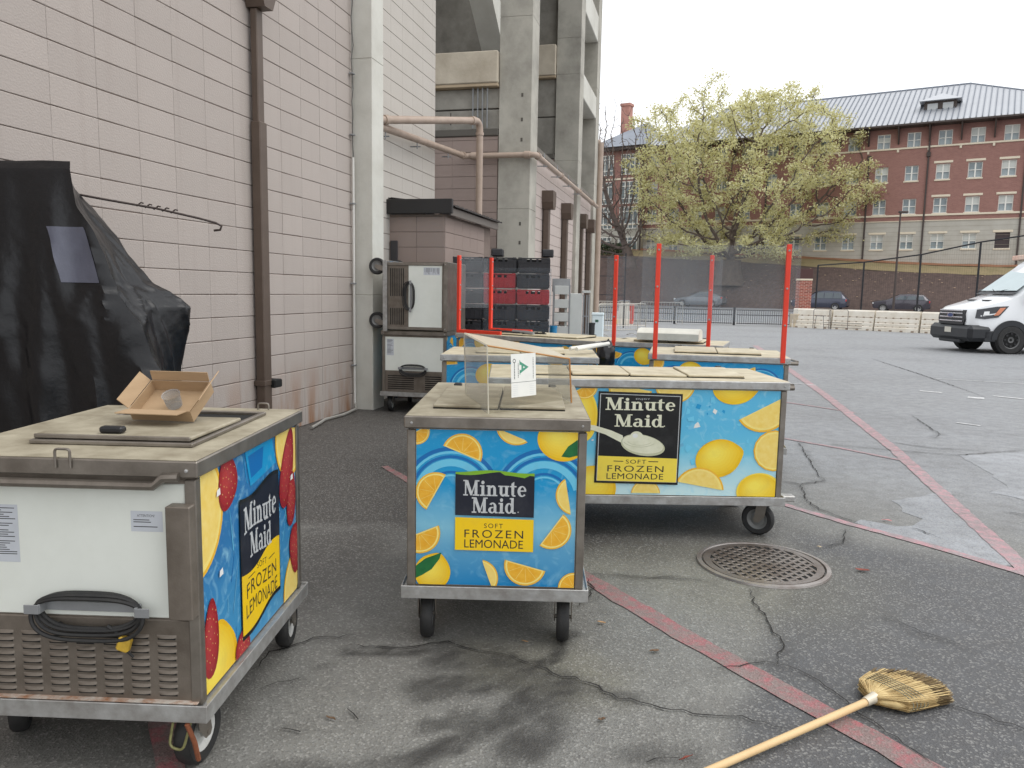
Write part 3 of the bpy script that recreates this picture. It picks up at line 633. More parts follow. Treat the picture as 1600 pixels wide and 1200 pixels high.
# ================================================================ CARTS
# ---- print inks
def ink(name, c, c2=None, var=.5, vs=14, rough=.35): return mat(name, c, rough, 0, var if c2 else .8, vs if c2 else 9, col2=c2 or tuple(.80 * q + .035 for q in c[:3]) + (1,), lo=.3 if c2 else .48, hi=.72 if c2 else .8)
def blue_art(name, top, midc, bot, z0=.28, z1=.93, pale=.5):
    m = mat(name, top, .35); n, p = nodes_of(m); L = n.links
    tc = n.nodes.new('ShaderNodeTexCoord'); sx = n.nodes.new('ShaderNodeSeparateXYZ'); L.new(tc.outputs['Object'], sx.inputs[0])
    ns = n.nodes.new('ShaderNodeTexNoise'); ns.inputs['Scale'].default_value = 5; ns.inputs['Detail'].default_value = 5; L.new(tc.outputs['Object'], ns.inputs['Vector'])
    mr = n.nodes.new('ShaderNodeMapRange'); mr.inputs[1].default_value = z0; mr.inputs[2].default_value = z1; L.new(sx.outputs['Z'], mr.inputs[0])
    ad = n.nodes.new('ShaderNodeMath'); ad.operation = 'MULTIPLY_ADD'; L.new(ns.outputs[0], ad.inputs[0]); ad.inputs[1].default_value = .16; L.new(mr.outputs[0], ad.inputs[2])
    cr = n.nodes.new('ShaderNodeValToRGB'); cr.color_ramp.elements[0].position = .05; cr.color_ramp.elements[0].color = bot
    cr.color_ramp.elements[1].position = .95; cr.color_ramp.elements[1].color = top
    for pos, c in ((.3, tuple(.55 * a + .45 * b_ for a, b_ in zip(bot, midc))), (.47, midc), (.62, tuple(.6 * a + .4 * b_ for a, b_ in zip(top, midc))), (.72, top)):
        e = cr.color_ramp.elements.new(pos); e.color = c
    L.new(ad.outputs[0], cr.inputs[0])
    n2 = n.nodes.new('ShaderNodeTexNoise'); n2.inputs['Scale'].default_value = 9; n2.inputs['Detail'].default_value = 8; n2.inputs['Distortion'].default_value = 2.5; L.new(tc.outputs['Object'], n2.inputs['Vector'])
    r2 = n.nodes.new('ShaderNodeMapRange'); r2.inputs[1].default_value = .52; r2.inputs[2].default_value = .75; r2.inputs[4].default_value = pale; L.new(n2.outputs[0], r2.inputs[0])
    mm = n.nodes.new('ShaderNodeMix'); mm.data_type = 'RGBA'; L.new(r2.outputs[0], mm.inputs[0]); L.new(cr.outputs[0], mm.inputs[6]); mm.inputs[7].default_value = lin(160, 214, 232)
    L.new(mm.outputs[2], p.inputs['Base Color']); return m
INK = dict(
    blue=blue_art('print_blue', lin(22, 150, 205), lin(128, 190, 215), lin(18, 128, 186), pale=.35),
    ice=blue_art('print_ice_blue', lin(92, 184, 222), lin(110, 196, 224), lin(206, 232, 232), pale=.75),
    deep=blue_art('print_deep_blue', lin(46, 116, 172), lin(56, 134, 186), lin(66, 148, 194), pale=.6),
    rind=ink('print_rind', lin(240, 186, 52)), pith=ink('print_pith', lin(250, 226, 130)), flesh=ink('print_flesh', lin(232, 166, 34), lin(246, 196, 70), .8, 30),
    flesh2=ink('print_flesh_pale', lin(240, 206, 96), lin(248, 224, 140), .8, 30), lemon=ink('print_lemon', lin(246, 206, 30), lin(222, 158, 20), .8, 5), lemon2=ink('print_lemon_pale', lin(250, 222, 80), lin(240, 200, 50), .8, 4),
    leaf=ink('print_leaf', lin(20, 92, 50), lin(42, 128, 66), .7, 18), navy=ink('print_navy', lin(26, 30, 44)), black=ink('print_black', lin(16, 16, 17)), yellow=ink('print_yellow', lin(248, 206, 20)), pyel=ink('print_pale_yellow', lin(244, 218, 78)),
    white=ink('print_white', lin(232, 232, 226)), silver=ink('print_silver', lin(206, 208, 208), lin(176, 180, 182), .8, 60), green=ink('print_green', lin(128, 178, 44)), rip=ink('print_ripple', lin(14, 108, 178)), rip2=ink('print_ripple_light', lin(110, 200, 232)),
    cream=ink('print_cream', lin(232, 230, 206), lin(206, 206, 176), .8, 14), cream2=ink('print_cream_shadow', lin(196, 196, 164)), grey=ink('print_grey', lin(196, 200, 206)), txt=ink('print_text', lin(40, 40, 42)), red=ink('print_strawberry', lin(160, 32, 40), lin(128, 24, 32), .8, 30), wtxt=ink('print_tear', lin(240, 240, 236)), sgreen=ink('print_sticker_green', lin(74, 150, 122)))
for q in range(1, 5): INK['rg%d' % q] = ink('print_berry_shade_%d' % q, tuple(a * (1 - q / 5) + b_ * q / 5 for a, b_ in zip(lin(156, 30, 38), lin(186, 62, 62))))
for q in range(1, 8): INK['lg%d' % q] = ink('print_lemon_shade_%d' % q, tuple(a * (1 - q / 8) + b_ * q / 8 for a, b_ in zip(lin(242, 196, 26), lin(252, 232, 96))))
def clip(poly, w, h):
    def cut(ps, ins, inter):
        out = []
        for i, p in enumerate(ps):
            q = ps[i - 1]
            if ins(p):
                if not ins(q): out.append(inter(q, p))
                out.append(p)
            elif ins(q): out.append(inter(q, p))
        return out
    def ix(v): return lambda a, b_: (v, a[1] + (b_[1] - a[1]) * (v - a[0]) / (b_[0] - a[0]))
    def iy(v): return lambda a, b_: (a[0] + (b_[0] - a[0]) * (v - a[1]) / (b_[1] - a[1]), v)
    for ins, it in ((lambda p: p[0] >= 0, ix(0)), (lambda p: p[0] <= w, ix(w)), (lambda p: p[1] >= 0, iy(0)), (lambda p: p[1] <= h, iy(h))):
        if poly: poly = cut(poly, ins, it)
    return poly
def text_polys(txt, x, y, w, h, sp=1.0):
    """built-in font text as triangles fitted to the box x..x+w, y..y+h"""
    cu = bpy.data.curves.new('t', 'FONT'); cu.body = txt; cu.resolution_u = 3; cu.space_character = sp; cu.offset = 0.0
    ob = bpy.data.objects.new('t', cu); COL.objects.link(ob)
    me_ = bpy.data.meshes.new_from_object(ob); vs = [tuple(v.co) for v in me_.vertices]; fs = [tuple(p.vertices) for p in me_.polygons]
    bpy.data.objects.remove(ob); bpy.data.curves.remove(cu); bpy.data.meshes.remove(me_)
    if not vs: return []
    x0 = min(v[0] for v in vs); x1 = max(v[0] for v in vs); y0 = min(v[1] for v in vs); y1 = max(v[1] for v in vs)
    return [[(x + (vs[i][0] - x0) / (x1 - x0) * w, y + (vs[i][1] - y0) / (y1 - y0) * h) for i in f] for f in fs]
# ---- slab-serif letters of the word mark (cap height 1)
def ring(cx, cy, ro, ri, a0, a1, n=14, ryo=None, ryi=None, sh=0):
    ryo = ryo or ro; ryi = ryi or ri
    o = [(cx + ro * math.cos(R(a0 + (a1 - a0) * i / n)), cy + ryo * math.sin(R(a0 + (a1 - a0) * i / n))) for i in range(n + 1)]
    q = [(cx + sh + ri * math.cos(R(a0 + (a1 - a0) * i / n)), cy + ryi * math.sin(R(a0 + (a1 - a0) * i / n))) for i in range(n + 1)]
    return [[o[i], o[i + 1], q[i + 1], q[i]] for i in range(n)]
def rc(a, b, c, d): return [(a, b), (c, b), (c, d), (a, d)]
def glyph(ch):
    s = .085
    if ch == 'M': return 1.22, [rc(0, 0, .36, s), rc(.13, s, .23, .93), rc(0, 1 - s, .3, 1), [(.13, 1 - s), (.36, 1), (.66, .26), (.6, .02), (.54, .02)], [(.6, .02), (.66, .26), (.92, 1), (.98, 1), (.98, .9), (.66, .02)], rc(.86, s, 1.08, 1 - s), rc(.72, 0, 1.22, s), rc(.88, 1 - s, 1.22, 1)]
    if ch == 'i': return .44, [rc(0, 0, .44, s), rc(.11, s, .33, .68), rc(0, .68 - s, .12, .68), [(.22 + .12 * math.cos(R(t)), .86 + .12 * math.sin(R(t))) for t in range(0, 360, 30)]]
    if ch == 'n' or ch == 'u':
        g = [rc(0, 0, .4, s), rc(.1, s, .31, .68), rc(0, .68 - s, .12, .68), rc(.42, 0, .84, s), rc(.52, s, .73, .44)] + ring(.47, .42, .26, .06, 0, 150, 10, .27, .16)
        if ch == 'u': g = [[(.84 - x, .68 - y) for x, y in p][::1] for p in g]
        return .84, g
    if ch == 't': return .52, [rc(.11, .16, .32, .82), [(.11, .82), (.32, .95), (.32, .82)], rc(0, .68 - s, .5, .68)] + ring(.32, .18, .21, .02, 180, 310, 8, .19, .09)
    if ch == 'e': return .68, ring(.34, .34, .34, .15, 12, 322, 20, .355, .27, .03) + [rc(.14, .33, .66, .41)]
    if ch == 'a': return .74, [rc(.42, .06, .63, .46), rc(.52, 0, .74, s)] + ring(.34, .44, .29, .09, 0, 150, 10, .25, .16) + ring(.28, .2, .28, .1, 60, 330, 14, .21, .13, .03)
    if ch == 'd': return .84, [rc(.46, .06, .67, .93), rc(.36, 1 - s, .67, 1), rc(.56, 0, .84, s)] + ring(.31, .335, .31, .12, 20, 340, 18, .345, .26, .02)
def wordmark(txt, x, y, w, h):
    tot = 0; L = []
    for ch in txt: gw, ps = glyph(ch); L.append((tot, ps)); tot += gw + .055
    k = w / (tot - .055)
    return [[(x + (o + a) * k, y + b_ * h) for a, b_ in p] for o, ps in L for p in ps]
def halfdisc(cx, cy, r, ang_, ext=180, n=16):
    return [(cx + r * math.cos(R(ang_ - ext / 2 + ext * i / n)), cy + r * math.sin(R(ang_ - ext / 2 + ext * i / n))) for i in range(n + 1)]
class Art:
    def __init__(s, w, h): s.w, s.h, s.L, s.k = w, h, [], 0
    def put(s, poly, ink_, clip_=True):
        q = clip([tuple(p) for p in poly], s.w, s.h) if clip_ else poly
        if len(q) >= 3: s.L.append((q, ink_, s.k)); s.k += 1
    def many(s, polys, ink_):
        for i, q in enumerate(polys): s.L.append((q, ink_, s.k + (i % 3) * .3))
        s.k += 1
    def wedge(s, cx, cy, r, a, ext=180, pale=False):
        s.put(halfdisc(cx, cy, r, a, ext), 'rind'); d = .02 * r; dx, dy = math.cos(R(a)), math.sin(R(a))
        s.put(halfdisc(cx, cy, r * .93, a, ext * .995), 'pith')
        s.put(halfdisc(cx + dx * d, cy + dy * d, r * .84, a, ext * .97), 'flesh2' if pale else 'flesh')
        for q in range(1, 5 if ext > 174 else 1):     # segment walls
            t = R(a - ext / 2 + ext * q / 5); c_, s_ = math.cos(t), math.sin(t); n = (-s_ * r * .010, c_ * r * .010)
            s.put([(cx + c_ * r * .14 + n[0], cy + s_ * r * .14 + n[1]), (cx + c_ * r * .8 + n[0], cy + s_ * r * .8 + n[1]), (cx + c_ * r * .8 - n[0], cy + s_ * r * .8 - n[1]), (cx + c_ * r * .14 - n[0], cy + s_ * r * .14 - n[1])], 'flesh2')
    def lemon(s, cx, cy, rx, ry, rot=0, ink_='lemon', tip=True):
        c_, s_ = math.cos(R(rot)), math.sin(R(rot)); P = []
        for i in range(40):
            t = 2 * math.pi * i / 40; r = 1 + (.13 * max(0, math.cos(t)) ** 14 if tip else 0); x, y = rx * r * math.cos(t), ry * math.sin(t)
            P.append((cx + x * c_ - y * s_, cy + x * s_ + y * c_))
        s.put(P, ink_)
        for q in range(1, 8): f = 1 - q * .11; s.put([(cx + (px - cx) * f - rx * .025 * q, cy + (py - cy) * f + ry * .035 * q) for px, py in P], 'lg%d' % q)
    def ripple(s, cx, cy, r, a0=20, a1=160, wd=.012, ink_='rip'):
        k0 = s.k
        for q in ring(cx, cy, r, r - wd, a0, a1, 20): s.put(q, ink_); s.k = k0
        s.k += 1
    def berry(s, cx, cy, rx, ry, rot=0):
        c_, s_ = math.cos(R(rot)), math.sin(R(rot)); P = []
        for i in range(24):
            t = 2 * math.pi * i / 24; x = rx * math.cos(t) * (1 + .25 * math.sin(t)); y = ry * math.sin(t); P.append((cx + x * c_ - y * s_, cy + x * s_ + y * c_))
        s.put(P, 'red')
        for q in range(1, 5): f = 1 - q * .17; s.put([(cx + (px - cx) * f - rx * .05 * q, cy + (py - cy) * f + ry * .05 * q) for px, py in P], 'rg%d' % q)
        k0 = s.k
        for i in range(22):
            t = i * 2.4; q = math.sqrt((i + .5) / 22) * .85; x = rx * q * math.cos(t); y = ry * q * math.sin(t); X, Y = cx + x * c_ - y * s_, cy + x * s_ + y * c_
            s.put([(X - .0018, Y), (X, Y - .003), (X + .0018, Y), (X, Y + .003)], 'pith'); s.k = k0
        s.k += 1
def artA(w, h, logo=True, seed=0):
    a = Art(w, h); U = lambda u: u * w; V = lambda v: (1 - v) * h; k = w / .68 if w < .9 else 1.0
    a.put([(0, 0), (w, 0), (w, h), (0, h)], 'blue')
    if w < .9:
        for cx in (.22, .80):
            for r, wd, i_ in ((.205, .016, 'rip'), (.187, .010, 'rip2'), (.170, .012, 'rip'), (.154, .030, 'rip2'), (.105, .010, 'rip'), (.09, .008, 'rip2')): a.ripple(U(cx), V(.42), r, 15, 165, wd, i_)
        a.wedge(U(.0), V(.015), .055, -60); a.wedge(U(.285), V(.15), .084, 68); a.wedge(U(.62), V(-.04), .085, -112, 110, True)
        a.lemon(U(.90), V(.055), .100, .085, -15); a.put([(U(.90), V(.155)), (U(.94), V(.09)), (U(1.02), V(.03)), (U(1.02), V(.14)), (U(.95), V(.16))], 'leaf')
        a.wedge(U(.125), V(.40), .085, 152); a.wedge(U(1.0), V(.40), .085, 190, 130, True)
        a.wedge(U(.02), V(.665), .088, -67); a.wedge(U(.85), V(.625), .083, -35)
        a.lemon(U(.105), V(.92), .078, .075, 70); a.put([(U(0), V(.96)), (U(0), V(.88)), (U(.06), V(.83)), (U(.16), V(.79)), (U(.15), V(.83)), (U(.10), V(.90)), (U(.04), V(.94))], 'leaf')
        a.wedge(U(.40), V(.95), .08, 20, 120, True); a.wedge(U(.69), V(.86), .088, -105); a.wedge(U(1.0), V(1.0), .066, 135)
    else:
        rr = random.Random(seed)
        n = int(w / .3)
        for i in range(n + 1):
            cx = w * (i + .5) / n
            for r, wd, i_ in ((.17, .014, 'rip'), (.155, .007, 'rip2'), (.12, .02, 'rip2')): a.ripple(cx, V(.30), r, 15, 165, wd, i_)
        for i in range(n * 2 + 2):
            cx = w * i / (n * 2 + 1); cy = V((.06, .45, .10, .7, .13)[i % 5] + rr.uniform(-.05, .05))
            if i % 4 == 2: a.lemon(cx, cy, .1, .085, rr.uniform(-30, 30))
            else: a.wedge(cx, cy, rr.uniform(.075, .095), rr.uniform(0, 360))
    if logo:
        if w < .9: x0, x1, s_ = U(.246), U(.738), h
        else: x0 = w * .5 - .17; x1 = w * .5 + .17; s_ = h
        v = lambda t: h - t * s_
        N = 16; top = [(x0 + (x1 - x0) * i / N, v(.272 + .012 * math.sin(i / N * 7 + .5) + (.02 if .6 < i / N < .9 else 0))) for i in range(N + 1)]
        a.put([(x0, v(.30))] + [(x0 + (x1 - x0) * i / N, v(.258 + .008 * math.sin(i / N * 7 + 1.6))) for i in range(N + 1)] + [(x1, v(.30))], 'green')
        a.put([(x0, v(.542))] + top + [(x1, v(.548))], 'navy')
        a.put([(x0, v(.556)), (x1, v(.562)), (x1, v(.772)), (x0, v(.768))], 'yellow')
        ww = x1 - x0
        a.many(wordmark('Minute', x0 + ww * .10, v(.415), ww * .80, .10 * s_), 'silver'); a.many(wordmark('Maid', x0 + ww * .21, v(.525), ww * .56, .10 * s_), 'silver')
        a.many([[(x0 + ww * .80 + .003 * math.cos(t), v(.515) + .003 * math.sin(t)) for t in (0, 1.5, 3, 4.6)]], 'silver')
        a.many(text_polys('SOFT', x0 + ww * .37, v(.622), ww * .24, .030 * s_, 1.25), 'txt'); a.many(text_polys('FROZEN', x0 + ww * .12, v(.686), ww * .75, .052 * s_, 1.25), 'txt'); a.many(text_polys('LEMONADE', x0 + ww * .12, v(.752), ww * .75, .054 * s_), 'txt')
    return a
def artB(w, h):
    a = Art(w, h); q = .000963; X = lambda c_: w + (c_ - 1350) * q; Y = lambda c_: h - (c_ - 172) * q
    a.put([(0, 0), (w, 0), (w, h), (0, h)], 'ice')
    rr = random.Random(4)
    for i in range(46):         # shards of ice
        cx, cy = X(rr.choice([rr.uniform(720, 1050), rr.uniform(720, 1300), rr.uniform(-300, 180)])), Y(rr.uniform(230, 700)); s_ = rr.uniform(.008, .03); t0 = rr.uniform(0, 6)
        a.put([(cx + s_ * rr.uniform(.5, 1.2) * math.cos(t0 + k * 1.4), cy + s_ * rr.uniform(.5, 1.2) * math.sin(t0 + k * 1.4)) for k in range(4)], rr.choice(['rip2', 'white', 'blue', 'rip2'])); 
    a.lemon(X(1060), Y(150), .138, .108, 5, 'lemon'); a.wedge(X(1240), Y(255), .175, -62, 165, True)
    a.wedge(X(1330), Y(555), .128, 180, 359, True); a.lemon(X(975), Y(610), .142, .118, 18, 'lemon')
    a.wedge(X(860), Y(830), .155, 80, 150, True); a.lemon(X(1240), Y(815), .135, .11, 10, 'lemon2'); a.wedge(X(520), Y(850), .09, 90, 170, True)
    a.lemon(X(190), Y(800), .12, .14, 60, 'lemon'); a.wedge(X(400), Y(150), .135, -100, 170, True); a.wedge(X(680), Y(130), .125, -80, 170, True)
    a.lemon(X(110), Y(350), .085, .16, 0, 'lemon2', False); a.wedge(X(110), Y(160), .08, -60)
    a.lemon(X(-120), Y(560), .14, .12, 20); a.wedge(X(-60), Y(200), .13, 200, 180, True); a.wedge(X(-300), Y(700), .14, 60)
    x0, x1 = X(188), X(722)
    a.put([(x0, Y(778)), (x1, Y(785)), (x1 + .008, Y(200)), (x0 + .012, Y(190))], 'black')
    i0, i1 = x0 + .014, x1 - .008
    a.put([(i0, Y(765)), (i1, Y(770)), (i1 + .004, Y(214)), (i0 + .008, Y(204))], 'silver')
    a.put([(i0 + .004, Y(763)), (i1 - .004, Y(768)), (i1, Y(218)), (i0 + .012, Y(208))], 'black')
    a.put([(i0 + .003, Y(764)), (i1 - .003, Y(769)), (i1 - .001, Y(615)), (i0 + .005, Y(603))], 'pyel')
    a.many(text_polys('ENJOY', X(436), Y(243), 88 * q, 12 * q, 1.2), 'silver')
    a.many(wordmark('Minute', X(246), Y(308), 440 * q, 80 * q), 'cream'); a.many(wordmark('Maid', X(306), Y(414), 312 * q, 80 * q), 'cream')
    a.put([(X(622) + .004 * math.cos(t), Y(406) + .004 * math.sin(t)) for t in (0, 1.3, 2.6, 3.9, 5.2)], 'cream')
    a.many(text_polys('SOFT', X(386), Y(651), 130 * q, 26 * q, 1.15), 'txt'); a.many(text_polys('FROZEN', X(270), Y(704), 358 * q, 40 * q, 1.2), 'txt'); a.many(text_polys('LEMONADE', X(266), Y(752), 362 * q, 38 * q, 1.05), 'txt')
    for c0 in (308, 530): a.put([(X(c0), Y(638)), (X(c0 + 62), Y(639)), (X(c0 + 62), Y(634)), (X(c0), Y(633))], 'txt')
    a.put([(X(60), Y(395)), (X(180), Y(408)), (X(290), Y(440)), (X(360), Y(470)), (X(370), Y(525)), (X(320), Y(500)), (X(250), Y(465)), (X(170), Y(440)), (X(60), Y(425))], 'cream')
    P = []
    for i in range(36):
        t = 2 * math.pi * i / 36; x = 142 * math.cos(t) * (1 + .06 * math.cos(t)); y = 66 * math.sin(t); P.append((X(482 + x * .985 - y * -.14), Y(530 - y + x * .17)))
    a.put(P, 'cream2'); a.put([(px, py + .004) for px, py in [(X(480) + (p[0] - X(480)) * .93, Y(522) + (p[1] - Y(522)) * .86) for p in P]], 'cream')
    a.put(arcpts(X(448), Y(478), 42 * q, 0, 360, 20, 36 * q), 'cream'); a.put(arcpts(X(440), Y(470), 18 * q, 0, 360, 14, 14 * q), 'white')
    for dy, r in ((20, 110), (34, 84)):
        k0 = a.k
        for qd in ring(X(470), Y(495), r * q, r * q - .004, 200, 330, 12, r * q * .45, r * q * .42): a.put(qd, 'cream2'); a.k = k0
        a.k += 1
    return a
def artC(w, h):
    a = Art(w, h); U = lambda u: u * w; V = lambda v: (1 - v) * h
    a.put([(0, 0), (w, 0), (w, h), (0, h)], 'deep')
    rr = random.Random(11)
    for i in range(26):
        cx, cy = U(rr.uniform(.1, .9)), V(rr.uniform(.1, .98)); L_ = rr.uniform(.05, .16); t = R(rr.uniform(60, 120)); dx, dy = L_ * math.cos(t), L_ * math.sin(t)
        a.put([(cx, cy), (cx + .006, cy), (cx + dx + .002, cy + dy), (cx + dx, cy + dy)], rr.choice(['rip2', 'blue', 'rip']))
    a.put([(U(.40), V(.0)), (U(.70), V(.0)), (U(.74), V(.15)), (U(.45), V(.19))], 'blue'); a.put([(U(.43), V(.03)), (U(.60), V(.02)), (U(.58), V(.13)), (U(.46), V(.15))], 'rip')
    a.wedge(U(-.04), V(.17), .20, -8, 165, True); a.lemon(U(.10), V(.96), .15, .16, 80, 'lemon'); a.wedge(U(.93), V(.04), .17, -100, 200, True); a.wedge(U(1.0), V(.98), .17, 140, 180, True)
    a.berry(U(.235), V(.10), .088, .075, 80); a.berry(U(.055), V(.76), .055, .125, 175); a.berry(U(.88), V(.22), .07, .16, 160); a.berry(U(.93), V(.42), .05, .11, 170); a.berry(U(.975), V(.74), .07, .105, 0); a.berry(U(.335), V(.985), .06, .07, 30)
    x0, x1 = .325 * w, .76 * w; N = 14
    wv = lambda t, b0, am: (1 - (b0 + am * math.sin(t * 6.0))) * h
    edge_ = lambda b0, b1, am: [(x0 + (x1 - x0) * i / N, wv(i / N, b0 + (b1 - b0) * i / N, am)) for i in range(N + 1)]
    o = lambda L_, d: L_
    a.put([(x, y + .012) for x, y in edge_(.235, .215, .018)] + [(x, y - .012) for x, y in edge_(.925, .875, .018)[::-1]], 'black')
    i0 = [(x * .97 + (x0 + x1) / 2 * .03, y) for x, y in edge_(.24, .22, .018)]; i1 = [(x * .97 + (x0 + x1) / 2 * .03, y) for x, y in edge_(.61, .575, .022)]; i2 = [(x * .97 + (x0 + x1) / 2 * .03, y) for x, y in edge_(.92, .87, .018)]
    a.put(i0 + i1[::-1], 'navy'); a.put(i1 + i2[::-1], 'yellow')
    ww = x1 - x0; sh = lambda P: [[(x, y + (x - x0) / ww * .018 + .012 * math.sin((x - x0) / ww * 6)) for x, y in p] for p in P]
    a.many(sh(wordmark('Minute', x0 + ww * .09, V(.425), ww * .82, .135 * h)), 'silver'); a.many(sh(wordmark('Maid', x0 + ww * .22, V(.575), ww * .55, .13 * h)), 'silver')
    a.many(sh(text_polys('SOFT', x0 + ww * .38, V(.665), ww * .24, .035 * h, 1.2)), 'txt'); a.many(sh(text_polys('FROZEN', x0 + ww * .12, V(.765), ww * .76, .075 * h, 1.1)), 'txt'); a.many(sh(text_polys('LEMONADE', x0 + ww * .10, V(.865), ww * .80, .075 * h)), 'txt')
    for c0 in (.16, .68): a.put([(x0 + ww * c0, V(.65)), (x0 + ww * (c0 + .16), V(.647)), (x0 + ww * (c0 + .16), V(.642)), (x0 + ww * c0, V(.645))], 'txt')
    for u, v in ((.14, .115), (.145, .495), (.93, .29)): a.put([(U(u) - .014, V(v) - .012), (U(u) + .015, V(v) - .01), (U(u) + .012, V(v) + .012), (U(u) - .01, V(v) + .008)], 'wtxt')
    return a

class Face:
    """u to the right, v up, d outward, on one side of a cart of plan size sx x sy"""
    def __init__(s, side, sx, sy, inset=0.0):
        s.w = sx if side in 'fb' else sy; i = inset
        s.m = {'f': lambda u, v, d: (u, i - d, v), 'b': lambda u, v, d: (sx - u, sy - i + d, v), 'r': lambda u, v, d: (sx - i + d, u, v), 'l': lambda u, v, d: (i - d, sy - u, v)}[side]
    def box(s, b, u0, u1, v0, v1, d0, d1, mi=0, c=0):
        t = MB().box(u0, u1, v0, v1, d0, d1, 0, c); b.add([s.m(*p) for p in t.v], [f for f in t.f], mi)
    def tube(s, b, pts, r, n=7, mi=0): b.tube([s.m(*p) for p in pts], r, n, mi)
def art_mesh(parent, art, face, u0, v0, d0, name='artwork'):
    inks = []; b = MB()
    for poly, ik, k in art.L:
        if ik not in inks: inks.append(ik)
        b.poly([face.m(u0 + x, v0 + y, d0 + k * .00006) for x, y in poly], inks.index(ik))
    return b.build(name, [INK[i] for i in inks], parent)
TYRE = [(.064, -.024), (.090, -.0275), (.098, -.021), (.1015, -.009), (.1015, .009), (.098, .021), (.090, .0275), (.064, .024), (.064, -.024)]
def caster(parent, x, y, zc=.205, turn=0.0, rigid=False, rim=None, m_fork=None, steer='x', rust=False):
    """wheel on a steel fork under the platform; axle along local x after turning"""
    o = MB(); T = Matrix.Translation((x, y, 0)) @ Matrix.Rotation(turn, 4, 'Z')
    o.box(-.05, .05, -.05, .05, zc - .012, zc - .002, 0, .002, T)
    for sx_ in (-1, 1):
        o.prism([(-.03, zc - .012), (.03, zc - .012), (.05, .10), (.04, .085), (.015, .085), (-.02, .13)], sx_ * .034, sx_ * .038, lambda a, z, h: tuple(T @ Vector((h, a, z))))
    o.tube([T @ Vector((-.04, .03, .1015)), T @ Vector((.04, .03, .1015))], .009, 8)
    fk = o.build('caster_fork', m_fork or steel, parent)
    Tw = T @ Matrix.Translation((0, .03, .1015))
    b = MB().lathe(TYRE, 28, 'x', 0, Tw); wh = b.build('tyre', black_rub, fk, 35)
    b = MB().lathe([(.001, -.017), (.02, -.019), (.022, -.012), (.045, -.010), (.058, -.020), (.066, -.022)], 24, 'x', 0, Tw).lathe([(.001, .017), (.02, .019), (.022, .012), (.045, .010), (.058, .020), (.066, .022)], 24, 'x', 0, Tw)
    b.build('rim', rim or mat('grey_rim', lin(120, 120, 118), .5, .2), fk, 35)
    return fk
